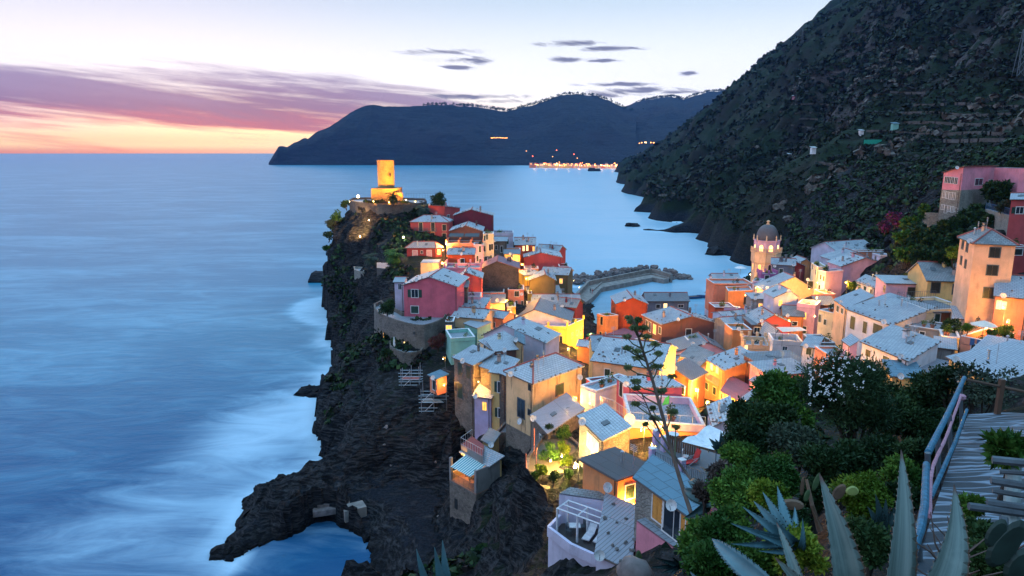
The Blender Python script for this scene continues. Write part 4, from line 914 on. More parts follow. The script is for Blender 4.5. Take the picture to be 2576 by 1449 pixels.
HM(5, 'salmon block with a sheet canopy above the street', (1640,1025), (1782,1022), 145, 7, 'flat', 'salmon', C=5, par=.4, dz=0)
HM(5, 'dark slate roof house over the bright yellow street', (1550,1170), (1782,1180), 139, 8, 'ga', 'brown', 'dark', C=6, rh=1.2, dz=0)
HM(5, 'cream house with green shutters and a round balcony table', (1560,1240), (1785,1310), 121, 12, 'flat', 'cream', C=6, par=.2, dz=-3, win='f,1552,1300,1574,1400,s;f,1632,1370,1655,1440,s')
HM(4, 'orange roof house with a railed attic terrace', (2015,1018), (2235,1012), 128, 8, 'flat', 'orange', C=5, par=.5, dz=0, dish=[('f',2080,1000)])
HM(4, 'glazed dark conservatory house with a flat slate roof', (2240,965), (2510,972), 131, 6, 'shf', 'brown', 'dark', C=5, rh=.3, dz=0, win='f,2260,990,2320,1050,p;f,2330,990,2390,1050,p;f,2420,990,2460,1060,s')
HM(4, 'rounded peach terrace house with stout orange posts', (2145,1180), (2430,1190), 120, 9, 'flat', 'peach', C=6, par=.8, posts=3, dz=-1, win='f,2135,1190,2155,1260,litw;f,2385,1260,2410,1310,litw')
HM(4, 'white gable end beside the rounded terrace', (2475,1110), (2600,1120), 122, 7, 'gf', 'lavender', 'white', C=6, rh=1.6, pk=.3, dz=0)
HM(9, 'white house with a deep chimney breast above the bushes', (690,0), (770,8), 100, 9, 'shf', 'white', 'light', C=5, rh=.5, dz=-1, win='f,715,10,745,50,s')
HM(9, 'salmon narrow house left of the green shuttered row', (868,60), (1000,62), 92, 8, 'flat', 'salmon', C=5, par=.3, dz=0, win='f,890,60,910,90,s')
# ============ right slope
HR(5, 'long white house high on the slope with a stepped slate roof', (1810,448), (2330,430), 188, 6, 'ga', 'lavender', 'light', C=9, rh=2.0, dz=6, st=14, ch=1)
HR(5, 'lavender gabled house in front of the long white one', (1745,562), (2285,560), 176, 8, 'gf', 'lavender', 'light', C=7, rh=2.0, pk=.6, dz=0, win='f,2090,520,2120,550,p', ch=1)
HR(5, 'flamingo pink gabled house with twin wall pipes', (1868,648), (2560,672), 158, 10, 'gf', 'lightpink', 'white', C=7, rh=2.0, pk=.45, dz=0, st=12, ch=3, win='f,2345,725,2388,800,k')
HR(5, 'low pinkish wall house behind the flamingo pink one', (2100,450), (2540,460), 182, 5, 'flat', 'salmon', C=4, par=.2, dz=0)
HR(5, 'white annex with small roof vents on the upper right', (2395,500), (2560,505), 172, 5, 'flat', 'lavender', C=4, par=.3, dz=0)
HR(5, 'white house with green louvred doors under a wide slate roof', (2070,855), (2310,945), 141, 7, 'shf', 'white', 'light', E=(2430,905), rh=.8, st=5, win='f,2095,895,2128,965,s;f,2170,920,2200,1030,s;f,2255,960,2280,1040,k')
bh = HR(6, 'broad white farmhouse with a huge pale slate roof and green doors', (180,795), (565,935), 104, 6.5, 'shf', 'white', 'light', E=(940,830), rh=.9, st=4, ch=1, ov=.35, win='f,210,858,248,968,s;f,320,903,352,1003,s;f,412,928,484,1015,s')
HR(6, 'beige cottage with striped blinds under a mottled slate roof', (70,715), (175,785), 112, 7, 'shf', 'peach', 'slate', E=(400,735), rh=1.0, st=0, win='f,88,765,108,815,s;f,128,785,145,830,s')
HR(6, 'yellow ochre house with two dark shuttered windows under flaking slates', (885,540), (1262,560), 113, 9, 'ga', 'ochre', 'rough', C=8, rh=2.4, dz=-1, ch=2, trim=METAL, win='f,922,562,984,648,k;f,1110,578,1174,662,k;f,930,722,990,750,k;f,1115,740,1175,772,k', dish=[('f',1145,690)])
HR(6, 'pink house with flaking plaster and a white flat roof', (525,570), (880,600), 118, 8, 'shf', 'lightpink', 'white', C=5, rh=.5, dz=-1, trim=METAL, win='f,715,605,770,685,k;l,500,590,512,640,k')
tallh = HR(6, 'tallest apricot house with black shutters on three floors', (1168,172), (1297,226), 100, 15, 'hip', 'apricot', 'rough', E=(1655,242), rh=1.8, ch=1, trim=METAL, win='r,1437,256,1508,338,k;r,1412,411,1487,493,k;r,1382,606,1454,694,k;f,1186,186,1202,258,k;f,1224,212,1241,288,k;f,1172,332,1186,400,k;f,1210,362,1224,430,k')
HR(6, 'dark red house right behind the tallest apricot house', (1640,250), (1810,262), 112, 10, 'flat', 'darkred', C=6, par=.2, dz=0, win='f,1650,265,1705,318,k')
HR(12, 'high crimson house with crumbling plaster at the right edge', (2162,1085), (2330,1090), 118, 11, 'ga', 'red', 'slate', C=(2164,1083,124), rh=.8, dz=0, win='f,2190,1125,2222,1160,o')
HR(6, 'pink house with a striped balcony awning at the right edge', (1483,672), (1770,730), 90, 12, 'ga', 'salmon', 'slate', C=8, rh=2.2, dz=-2, st=5, win='f,1495,720,1520,790,litw;f,1535,730,1565,790,litw')
ter = HR(6, 'pink terrace house with lit planters under a white parasol', (1178,1030), (1422,1078), 84, 6, 'flat', 'salmon', E=(1640,1005), par=.9, win='f,1272,1098,1300,1162,k;f,1310,1108,1340,1170,lit;f,1350,1115,1384,1182,k')
HR(6, 'little slate roofed store behind the parasol terrace', (1145,880), (1330,905), 94, 4, 'shf', 'white', 'slate', C=4, rh=.9, dz=-1)
lw = HR(6, 'long white house with a tidy slate roof and green shutters in the foreground', (312,1085), (712,1250), 86, 7, 'shf', 'white', 'light', E=(970,1150), rh=1.0, st=3, ch=2, win='f,345,1150,383,1208,k;f,497,1208,545,1262,s;f,620,1232,655,1328,s', dish=[('r',725,1305)])
HR(6, 'pinkish stair cabin on a roof terrace with folded awning', (145,1075), (205,1120), 93, 5, 'shf', 'lightpink', 'slate', E=(268,1105), rh=.6)
HR(6, 'flat grey terrace house with chimney stubs and long rail', (615,700), (880,800), 108, 6, 'flat', 'cream', E=(1240,785), par=.45, rm='dark', dish=[('f',840,795)])
HR(6, 'grey plastered yard house with a dark doorway', (705,935), (1010,1010), 96, 6, 'flat', 'grey', C=5, par=.2, dz=-3, win='f,815,990,852,1070,k')
HR(6, 'stained ochre side house behind the broad farmhouse', (945,825), (1085,850), 100, 7, 'shf', 'brick', 'dark', C=5, rh=.3, dz=0, win='f,945,835,982,920,s')
HR(6, 'yellow house under a long grey slate roof at the lower right', (1075,1225), (1480,1449), 66, 6, 'shf', 'ochre', 'slate', E=(2060,1400), rh=1.2, ch=1)
HR(6, 'slate house above the lower right roof', (1250,1200), (1729,1330), 76, 6, 'shf', 'grey', 'slate', C=7, rh=1.0, dz=-4)
HR(6, 'low shed with corrugated sheet roof', (720,1345), (905,1390), 79, 4, 'shf', 'ochre', 'ribbed', E=(1110,1295), rh=.3, ridge=False)
HR(6, 'blue sheeted shed behind the oleander', (575,1385), (850,1440), 75, 4, 'shf', 'ochre', 'blue', C=5, rh=.4, dz=-1, ridge=False)
HR(9, 'salmon house behind the railing at the far right', (1890,230), (2110,290), 42, 7, 'shf', 'salmon', 'slate', C=6, rh=1, dz=-3, ridge=False)

HR(14, 'three storey rose and stone villa with red tiles on the hill', (788,290), (1022,300), 146, 9.8, 'shr', 'rose', 'tile', E=(1440,200,151), rh=1.3, dz=-2.5, ridge=False, name='villa', cat='villa', base=('palestone', 6.3),
   win='f,805,340,828,412,x;f,843,343,868,415,x;f,884,346,908,420,x;f,926,352,950,428,x;r,1150,362,1285,440,x;r,1335,380,1378,495,p;f,782,515,805,595,x;f,815,525,838,603,x;f,860,533,884,615,x;f,900,540,924,622,x;f,762,682,785,742,x;f,800,692,826,785,db;f,838,700,860,765,x;f,878,708,904,775,x;f,932,725,955,770,db')
HR(14, 'plum coloured annex right of the hill villa', (1420,215), (1545,210), 149, 5, 'flat', 'rose', E=(1850,330,140), par=.1, dz=-1, win='r,1632,375,1708,460,p')

HM(16, 'white terrace house under a cream sail canopy', (1070,1130), (1305,1165), 116, 5, 'flat', 'white', C=5, par=.7, dz=-1, win='f,1150,1180,1180,1230,p')
HM(16, 'taupe weathered wall house beside the white chimney breast', (1422,1150), (1565,1172), 104, 8, 'flat', 'grey', C=5, par=.3, dz=0, win='f,1440,1180,1462,1230,k')
HM(16, 'long flat grey roofed house below the dish', (985,1340), (1350,1290), 101, 6, 'shf', 'brown', 'dark', C=5, rh=.4, dz=2)
HM(16, 'light slate lean-to below the long flat roof', (1050,1420), (1390,1360), 96, 6, 'shf', 'rose', 'light', C=5, rh=.5, dz=2, dish=[('f',1120,1430)])
HD(17, 'narrow ochre gallery house between the yellow attic and the salmon house', (1030,110), (1062,112), 168, 9, 'flat', 'yellow', C=4, par=.2, dz=0)
HM(17, 'low white slate roof beside the big yellow house', (1430,530), (1580,560), 130, 4, 'ga', 'orange', 'white', C=4, rh=.7, dz=-1, st=3)
HD(17, 'small stone annex with a glowing orange door under the rose-red house', (366,335), (430,342), 121, 6, 'flat', 'stone', C=4, par=.3, dz=0, win='f,366,365,408,420,lit')
HM(16, 'small lavender house at the water edge by the moored boats', (562,770), (622,785), 176, 6, 'ga', 'lavender', 'slate', C=4, rh=.7, dz=0, win='f,575,800,590,840,s')
HM(16, 'narrow lilac house wedged left of the long slanting roof', (905,650), (965,700), 166, 9, 'flat', 'lilac', C=4, par=.4, dz=-1, win='f,920,690,940,740,k')
HR(16, 'low ochre yard house below the broad farmhouse', (2425,1095), (2570,1125), 90, 4, 'flat', 'ochre', C=4, par=.2, dz=-1, win='f,2440,1125,2480,1165,k')
HR(16, 'thin slate roof between the long white house and the pink terrace house', (2385,1190), (2530,1225), 84, 4, 'shf', 'grey', 'slate', C=4, rh=.4, dz=-1)
HM(16, 'terracotta house with a slate porch left of the grey rendered house', (690,905), (780,925), 153, 7, 'shf', 'salmon', 'light', C=4, rh=.6, dz=-1, win='f,710,940,735,985,s')
HM(16, 'rose house tucked behind the scarlet gable', (1130,800), (1225,830), 147, 7, 'ga', 'rose', 'slate', C=4, rh=.8, dz=-1, win='f,1150,850,1170,890,s')
HM(17, 'small peach house behind the raspberry pink roof room', (1880,640), (1990,690), 100, 6, 'ga', 'peach', 'light', C=4, rh=.7, dz=-1, win='f,1920,690,1940,730,s')
HD(17, 'little terracotta house behind the lavender roof terrace house', (700,290), (830,330), 131, 7, 'ga', 'salmon', 'light', C=4, rh=.8, dz=-2, win='f,740,340,765,380,s')
HD(17, 'narrow rose house between the apricot house and the yellow alley', (860,215), (905,225), 150, 9, 'flat', 'rose', C=4, par=.3, dz=0, win='f,870,240,885,290,s')
up = Vector((0, 0, 1))
def seg_hit(pts, z, px, py):
    r = ray(px, py); best = None; O_ = Vector((0, 0, CAMZ)); cen = sum(pts, Vector())/len(pts)
    for i in range(len(pts)):
        a, b = pts[i], pts[(i+1) % len(pts)]; d = (b-a); d.z = 0; L_ = d.length
        if L_ < .01: continue
        d.normalize(); n = Vector((d.y, -d.x, 0))
        dn = r.dot(n)
        if abs(dn) < 1e-6: continue
        t_ = (a-O_).dot(n)/dn; q = O_+r*t_; s_ = (q-a).dot(d)
        if t_ > 0 and -.01 <= s_ <= L_+.01 and (best is None or t_ < best[0]):
            if n.dot(a-cen) < 0: n = -n
            best = (t_, q, d, n)
    return best
def smoothpts(pts, it=1):
    for _ in range(it):
        o = []
        for a, b in zip(pts[:-1], pts[1:]): o += [a.lerp(b, .25), a.lerp(b, .75)]
        pts = [pts[0]]+o+[pts[-1]]
    return pts
def prism(name, pts, zt, zb, m, label, cat, top=None, par=0, kind=None, batter=0):
    cen = sum(pts, Vector())/len(pts); cen.z = zb; root = thing(name, cen, label, cat)
    mb = MB(); T = [Vector((p.x, p.y, zt)) for p in pts]; B = [Vector((p.x, p.y, zb))+((p-cen)*Vector((1, 1, 0)) if 0 else Vector((p.x-cen.x, p.y-cen.y, 0))*batter) for p in pts]
    area = sum(pts[i].x*pts[(i+1) % len(pts)].y-pts[(i+1) % len(pts)].x*pts[i].y for i in range(len(pts)))
    if area < 0: T.reverse(); B.reverse()
    n = len(T)
    for i in range(n): j = (i+1) % n; mb.face([B[i], B[j], T[j], T[i]], m)
    mb.build('wall', m, root)
    tb = MB(); uv = [(p.x, p.y) for p in T]; tb.face([p+up*.01 for p in T], top or m, uv); tb.build('terrace', top or m, root)
    if par:
        pb = MB()
        for i in range(n):
            j = (i+1) % n; d = (T[j]-T[i]); l_ = d.length
            if l_ < .05: continue
            d.normalize(); inn = Vector((-d.y, d.x, 0)); pb.obox(T[i]-d*.1-inn*.03, d*(l_+.2), inn*.3, up*par, m)
        pb.build('parapet', m, root)
    return root, T
def kid(root, name, mb, m=None, **kw): return mb.build(name, m, root, **kw)

# ---------------------------------------------------------------- castle on the rock
CD = 222
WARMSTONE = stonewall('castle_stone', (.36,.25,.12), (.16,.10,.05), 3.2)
c0 = P(972, 473, CD); ct_ = P(972, 405, CD); r0 = 20.0/FPX*(CD*1.02)
tw = thing('castle_tower', (c0.x, c0.y, c0.z-3.5), 'round stone watchtower floodlit golden on the castle rock', 'tower')
m_ = MB(); H_ = ct_.z-c0.z
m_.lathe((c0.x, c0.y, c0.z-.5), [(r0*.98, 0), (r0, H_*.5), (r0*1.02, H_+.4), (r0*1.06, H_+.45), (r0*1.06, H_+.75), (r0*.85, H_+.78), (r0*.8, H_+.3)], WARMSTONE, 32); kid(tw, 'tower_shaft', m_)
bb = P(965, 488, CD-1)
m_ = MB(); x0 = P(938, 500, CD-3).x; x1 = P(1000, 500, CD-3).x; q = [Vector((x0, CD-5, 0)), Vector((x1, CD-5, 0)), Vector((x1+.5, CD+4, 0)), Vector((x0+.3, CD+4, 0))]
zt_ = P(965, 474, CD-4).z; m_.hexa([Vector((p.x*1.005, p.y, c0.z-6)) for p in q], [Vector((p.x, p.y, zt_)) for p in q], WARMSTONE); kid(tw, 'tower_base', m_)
m_ = MB(); sl = P(982, 440, CD-r0); m_.box((sl.x, sl.y+.05, sl.z), (.35, .4, 1.1), BLACKGREEN); kid(tw, 'arrow_slit', m_)
tp = P(1004, 500, CD-4); m_ = MB(); rr_ = 1.35
m_.lathe((tp.x, tp.y, tp.z-2), [(rr_, 0), (rr_, 3.0), (rr_*.98, 3.1), (rr_*.85, 3.6), (rr_*.6, 4.0), (rr_*.25, 4.2), (.05, 4.25)], WARMSTONE, 20)
d_ = thing('domed_turret', (tp.x, tp.y, tp.z-2), 'small domed stone turret beside the castle tower', 'turret'); kid(d_, 'turret_body', m_, smooth=False)
# castle platform and its round retaining wall
fr = [P(*zz(1, p), D) for p, D in [((470,690),226), ((560,730),217), ((700,738),210), ((850,745),207), ((1050,752),205), ((1200,758),205), ((1320,748),207), ((1450,700),212), ((1520,650),220)]]
bk = [P(*zz(1, p), D) for p, D in [((1500,620),232), ((1100,620),236), ((700,620),238), ((520,640),236)]]
pl = fr+bk
cpl, _ = prism('castle_terrace', [Vector((p.x, p.y, 0)) for p in pl], 34.2, 24, WC['darkstone'], 'round dark stone retaining wall carrying the castle terrace', 'wall', FLOOR, .7)
rail('railing', [P(*zz(1, p), 232)*Vector((1, 1, 0)) + up*35.5 if 0 else Vector((P(*zz(1, p), 232).x, 232, 35.0)) for p in [(1240,600), (1345,600), (1500,600), (1680,600)]], 1.6, METAL, origin=None, step=.8)
tag(bpy.data.objects['railing'], 'thin iron viewing rail on the castle terrace above the sea', 'railing')

# ---------------------------------------------------------------- bell tower
BD = 190
def bz(y): return P(*zz(5, (845, y)), BD).z
bc = P(*zz(5, (845, 440)), BD); s_ = .1852/FPX*BD*1.01
bt_ = thing('bell_tower', (bc.x, bc.y, 2), 'octagonal peach bell tower with a grey tiled dome', 'bell tower')
PCH = WC['peach']; PALE = WC['lightpink']
o8 = R(22.5)
m_ = MB(); m_.lathe((bc.x, bc.y, 2), [(178*s_, 0), (178*s_, bz(600)-2)], PCH, 8, o8); kid(bt_, 'lower_shaft', m_)
m_ = MB(); z_ = bz(600)
m_.lathe((bc.x, bc.y, z_), [(178*s_, 0), (192*s_, .5), (192*s_, bz(460)-z_), (202*s_, bz(450)-z_), (202*s_, bz(440)-z_), (160*s_, bz(438)-z_)], PCH, 8, o8); kid(bt_, 'gallery_shaft', m_)
m_ = MB(); z_ = bz(440)
m_.lathe((bc.x, bc.y, z_), [(166*s_, 0), (166*s_, bz(300)-z_), (176*s_, bz(296)-z_), (176*s_, bz(286)-z_), (150*s_, bz(284)-z_)], PALE, 8, o8); kid(bt_, 'belfry', m_)
dome_m = slate('dome_tiles', (.24,.22,.25), (.15,.14,.17), .3, .3, .3)
m_ = MB(); z_ = bz(288); dh = bz(78)-z_
m_.lathe((bc.x, bc.y, z_), [(146*s_*math.cos(a)**.8 if a < 1.5 else .15, dh*math.sin(a)) for a in [i*math.pi/2/12 for i in range(12)]]+[(22*s_, dh)], dome_m, 24); kid(bt_, 'dome', m_, smooth=True)
m_ = MB(); z_ = bz(82)
m_.lathe((bc.x, bc.y, z_), [(25*s_, 0), (25*s_, bz(70)-z_), (15*s_, bz(66)-z_), (15*s_, bz(42)-z_), (27*s_, bz(38)-z_), (20*s_, bz(30)-z_), (4*s_, bz(20)-z_)], PCH, 8); kid(bt_, 'lantern', m_)
for i in range(8):
    a = R(45*i); dr = Vector((math.cos(a), math.sin(a), 0)); sd = Vector((-math.sin(a), math.cos(a), 0))
    ac = a+o8; pc_ = Vector((bc.x+math.cos(ac)*170*s_, bc.y+math.sin(ac)*170*s_, bz(286)))
    m_ = MB(); m_.lathe(pc_, [(.22, 0), (.22, .5), (.12, .6), (.18, 1.0), (.05, 1.5)], PCH, 6); kid(bt_, 'pinnacle', m_)
    if dr.y < .5:
        for (rad, zb_, w_, h_, litm, nm) in ((166*s_*math.cos(o8), bz(428), .62, 1.75, LITW, 'arched_opening'), (178*s_*math.cos(o8), bz(690), .45, 2.1, LIT if i in (5, 4) else BLACKGREEN, 'arched_window')):
            o = Vector((bc.x, bc.y, zb_))+dr*(rad+.0); m_ = MB()
            pts = [o-sd*w_, o+sd*w_, o+sd*w_+up*h_*.7]+[o+sd*w_*math.cos(t_)+up*(h_*.7+w_*math.sin(t_)) for t_ in [math.pi*k/8 for k in range(1, 8)]]+[o-sd*w_+up*h_*.7]
            m_.face([p+dr*.03 for p in pts], litm); ar = kid(bt_, nm, m_)
            m_ = MB(); ring = pts[2:]
            m_.tube([p+dr*.05 for p in [pts[0]]+[pts[-1]]+list(reversed(pts[2:-1]))+[pts[1]]], .09, PALE, 4); kid(ar, 'arch_moulding', m_)
m_ = MB()
ring = [Vector((bc.x+math.cos(R(45*i)+o8)*192*s_, bc.y+math.sin(R(45*i)+o8)*192*s_, bz(440))) for i in range(9)]
for a, b in zip(ring[:-1], ring[1:]):
    m_.tube([a+up*.95, b+up*.95], .09, PCH, 4)
    for k in range(8): p = a.lerp(b, k/8); m_.lathe(p, [(.09, 0), (.05, .3), (.09, .6), (.06, .92)], PCH, 5)
    m_.box((a.x, a.y, a.z+.6), (.3, .3, 1.25), PCH)
kid(bt_, 'balustrade', m_)

# ---------------------------------------------------------------- bastions below the rose-red house
q = [Pz(*zz(2, p), 18.6) for p in [(70,940), (75,1000), (130,1060), (370,1150), (600,1195), (740,1165), (868,1100)]]; q = smoothpts(q, 1)
q += [Pz(*zz(2, p), 18.6) for p in [(900,1040), (640,1030), (400,1040), (150,905)]]
bas, BT = prism('round_bastion', q, 18.6, 8, WC['stone'], 'round rubble stone bastion with lit slit windows below the rose-red house', 'bastion', FLOOR, .75, batter=.06)
for (x0, y0, x1, y1, kd) in [(185,1230,205,1282,'lit'), (796,1292,820,1345,'lit'), (415,1330,458,1449,'litw'), (296,1285,314,1320,'lit'), (528,1215,545,1245,'k')]:
    cx_, cy_ = zz(2, ((x0+x1)/2, (y0+y1)/2)); hs_ = seg_hit(BT, 18.6, cx_, cy_)
    if hs_:
        t_, qq, d, n = hs_; add_window(bas, qq+n*.28, d, n, (x1-x0)*.2222/FPX*t_, (y1-y0)*.2222/FPX*t_*1.05, kd, METAL)
q = [Pz(*zz(3, p), 14.6) for p in [(243,330), (250,395), (330,440), (450,472), (600,445)]]; q = smoothpts(q, 1)+[Pz(*zz(3, p), 14.6) for p in [(640,380), (300,300)]]
prism('lower_bastion', q, 14.6, 7, WC['stone'], 'small curved stone terrace wall at the foot of the round bastion', 'wall', FLOOR, .6, batter=.05)
def umbrella_closed(loc, label):
    t_ = thing('closed_parasol', loc, label, 'parasol'); m_ = MB(); m_.tube([Vector(loc), Vector(loc)+up*2.6], .04, METAL, 6); kid(t_, 'pole', m_)
    m_ = MB(); m_.lathe(Vector(loc)+up*.7, [(.14, 0), (.22, .3), (.17, 1.0), (.08, 1.7), (.02, 1.9)], TRIM, 8); kid(t_, 'canopy', m_)
umbrella_closed(Pz(*zz(3, (300,400)), 14.65), 'closed white parasol on the small curved terrace')
# side wall of the palm garden, old tower left of the red gable
q = [Pz(*zz(2, p), 21.5) for p in [(100,510), (200,520), (560,470), (640,455), (640,420), (100,450)]]
prism('garden_wall', q, 21.8, 14, WC['darkstone'], 'long dark garden wall behind the rose-red house', 'wall', FLOOR, 0)
q = [Pz(*zz(13, p), 19.2) for p in [(340,735), (345,760), (405,775), (420,740)]]
prism('old_wall', q, 19.2, 10, WC['palestone'], 'pale stone buttress wall standing out of the sea cliff', 'wall', FLOOR, .5)

# ---------------------------------------------------------------- breakwater
CONC = WC['palestone']; quay_m = plain('quay_concrete', (.20,.18,.17), .85, 0, .35, .6)
q = [Pz(*zz(4, p), 1.7) for p in [(290,660), (350,705), (445,635), (530,540), (1110,425), (1235,447), (1292,440), (1310,402), (1130,352), (1090,345), (395,485), (255,615)]]
qy, _ = prism('breakwater', q, 1.7, -3, quay_m, 'grey concrete breakwater walkway curving into the sea', 'breakwater', quay_m, 0)
m_ = MB(); wl = [Pz(*zz(4, p), 3.4) for p in [(262,605), (395,462), (1090,325), (1135,330), (1310,385)]]
for a, b in zip(wl[:-1], wl[1:]):
    d = (b-a).normalized(); n = Vector((-d.y, d.x, 0)); n = n if n.y > 0 else -n; m_.obox(Vector((a.x, a.y, 0))-d*.2, d*((b-a).length+.4), n*.9, up*3.3, quay_m)
sp_ = kid(qy, 'sea_wall', m_)
m_ = MB(); wl2 = [Pz(*zz(4, p), 2.3) for p in [(440,560), (540,470), (1090,375), (1290,425)]]
for a, b in zip(wl2[:-1], wl2[1:]):
    d = (b-a).normalized(); n = Vector((-d.y, d.x, 0)); m_.obox(Vector((a.x, a.y, 1.6)), d*(b-a).length, n*.5, up*.55, quay_m)
kid(qy, 'step', m_)
BOULD = plain('boulder_stone', (.16,.13,.13), .9, 0, .5, .8)
bmesh_v = []
for i in range(6):
    mb = MB(); blob(mb, (0, 0, 0), 1, None, 20+i, 8, .8, .28); o = mb.build('boulder', BOULD); bmesh_v.append(o.data); bpy.data.objects.remove(o)
rb = random.Random(5)
def boulder(p, s, label, grp):
    o = bpy.data.objects.new('boulder', rb.choice(bmesh_v)); COL.objects.link(o); o.location = p; o.scale = (s*rb.uniform(.8, 1.3), s*rb.uniform(.8, 1.3), s*rb.uniform(.7, 1.1)); o.rotation_euler = (rb.uniform(-.4, .4), rb.uniform(-.4, .4), rb.uniform(0, 6))
    tag(o, label, 'boulder', grp)
ln = [Pz(*zz(4, p), .8) for p in [(185,455), (400,440), (760,372), (1060,322), (1140,335), (1330,378), (1400,410)]]
for a, b in zip(ln[:-1], ln[1:]):
    n = int((b-a).length/1.5)
    for i in range(n*2):
        p = a.lerp(b, rb.random()); boulder(p+Vector((rb.uniform(-.8, .8), rb.uniform(-.3, 3.2), rb.uniform(-.6, 1.3))), rb.uniform(.8, 1.5), 'brown armour boulder piled on the seaward side of the breakwater', 'boulders along the breakwater')
tip = Pz(*zz(4, (1400,430)), 0)
for i in range(34): boulder(tip+Vector((rb.uniform(-5, 5), rb.uniform(-4, 4), rb.uniform(-.4, 1.1))), rb.uniform(.9, 1.6), 'rounded boulder heaped at the seaward tip of the breakwater', 'boulders at the breakwater tip')
for i in range(30): p = Pz(*zz(4, (rb.uniform(180, 400), rb.uniform(410, 480))), 1.2); boulder(p, rb.uniform(.8, 1.4), 'lamp-lit boulder at the root of the breakwater', 'boulders at the breakwater root')
# sea rocks
def searock(px, py, w_, h_, label, seed):
    p = Pz(px, py, -.4); mb = MB()
    rr = random.Random(seed)
    for i in range(5): blob(mb, p+Vector((rr.uniform(-.4, .4)*w_, rr.uniform(-.3, .3)*w_, rr.uniform(-.2, .25)*h_)), w_*rr.uniform(.3, .55), None, seed*7+i, 9, h_/w_*1.2, .3)
    o = mb.build('sea_rock', rock_m, None, origin=p); tag(o, label, 'rock')
searock(790, 990, 5, 2.2, 'flat wet black rock awash at the cliff foot left of the bastion', 1)
searock(1805, 640, 11, 5, 'jagged leaning rock in the bay below the mountain', 2)
searock(1590, 570, 9, 4, 'dark wave-washed rock off the far mountain foot', 3)
searock(1497, 431, 26, 14, 'small dark sea stack off the resort on the far shore', 4)
searock(845, 775, 6, 1.8, 'low black rock at the foot of the castle cliff', 6)
searock(700, 1222, 3.6, 2.6, 'broken black outcrop at the seaward tip of the spit', 7)
searock(590, 1395, 3.5, 2.4, 'rounded black rock closing the small cove', 8)
# beach boulders
for i in range(26): p = Pz(rb.uniform(950, 1120), rb.uniform(1200, 1360), 0); p.z = hz(p.x, p.y)+.05; boulder(p, rb.uniform(.15, .4), 'pale stone lying on the dark shingle beach', 'loose stones on the beach')
m_ = MB(); p = Pz(*zz(10, (880,1030)), 2.6); m_.box(p-up*.7, (3.0, 2.0, 1.6), quay_m, .5); tag(m_.build('concrete_block', quay_m, None, origin=p), 'square grey concrete block at the foot of the cliff by the cove', 'block')
m_ = MB(); p = Pz(*zz(10, (745,1020)), 2.2); m_.box(p-up*.5, (5, 2.2, .8), BOULD, .3); m_.box(p+up*.1+Vector((-1, 0, 0)), (1.8, 1.0, .4), BOULD, .3); tag(m_.build('concrete_platform', quay_m, None, origin=p), 'rusty platform slab on the rocks beside the concrete block', 'platform')

# ---------------------------------------------------------------- boathouse quay lights, boats
def boat(p, L_, label, m, rz):
    t_ = thing('boat', p, label, 'boat'); mb = MB(); ca, sa = math.cos(rz), math.sin(rz)
    secs = []
    for i in range(7):
        u_ = i/6; w_ = L_*.16*math.sin(math.pi*min(1, .25+u_*.75))**.7+.02; x = (u_-.5)*L_
        secs.append([Vector((p[0]+ca*x-sa*y, p[1]+sa*x+ca*y, p[2]+z)) for y, z in ((-w_, .75+.2*u_), (-w_*.8, .25), (0, 0), (w_*.8, .25), (w_, .75+.2*u_))])
    for a, b in zip(secs[:-1], secs[1:]):
        for k in range(4): mb.face([a[k], b[k], b[k+1], a[k+1]], m)
    mb.face(secs[0], m); kid(t_, 'hull', mb)
    mb = MB()
    for a, b in zip(secs[:-1], secs[1:]): mb.face([a[0]-up*.15, b[0]-up*.15, b[4]-up*.15, a[4]-up*.15], BROWNW)
    kid(t_, 'deck', mb)
    return t_
boat(Pz(*zz(4, (1600,660)), 0), 6, 'larger blue fishing boat moored behind the boathouses', BLUEP, .2)
boat(Pz(*zz(4, (1690,655)), 0), 5, 'small blue boat moored right of the fishing boat', BLUEP, 2.9)

# ---------------------------------------------------------------- scaffolding on the cliff
def scaffold(x0, y0, x1, y1, D, dep, levels, label):
    a = P(*zz(3, (x0, y0)), D); b = P(*zz(3, (x1, y1)), D); t_ = thing('scaffolding', (a.x, D, b.z), label, 'scaffolding')
    n = 2 if b.x-a.x < 5 else 3; h_ = (a.z-b.z)/levels
    for i in range(n+1):
        for y_ in (D, D+dep): x_ = a.x+(b.x-a.x)*i/n; m_ = MB(); m_.tube([(x_, y_, b.z-1), (x_, y_, a.z+rb.uniform(0, 1.2))], .06, GALV, 5); kid(t_, 'pole', m_)
    for l in range(levels):
        z_ = b.z+h_*l; m_ = MB()
        for y_ in (D, D+dep):
            for dz_ in (0, .55, 1.1): m_.tube([(a.x-.4, y_, z_+dz_), (b.x+.4, y_, z_+dz_)], .045, GALV, 4)
        m_.tube([(a.x, D, z_), (a.x+(b.x-a.x)/n, D, z_+h_)], .04, GALV, 4); kid(t_, 'brace', m_)
        m_ = MB(); m_.box(((a.x+b.x)/2, D+dep/2, z_), (b.x-a.x, dep, .08), quay_m if l % 2 else RIDGE); kid(t_, 'platform', m_)
scaffold(372,640,590,1120, 106, 1.6, 5, 'tall galvanised scaffold tower standing against the cliff')
scaffold(600,860,890,1130, 102, 2.2, 2, 'wide low scaffold platform beside the tall scaffold tower')
HM(3, 'tiny shed with a blue roof and pink wall behind the scaffold', (700,690), (778,730), 101, 2.6, 'shf', 'salmon', 'blue', E=(890,700), rh=.3, ridge=False, win='f,735,745,768,850,d')
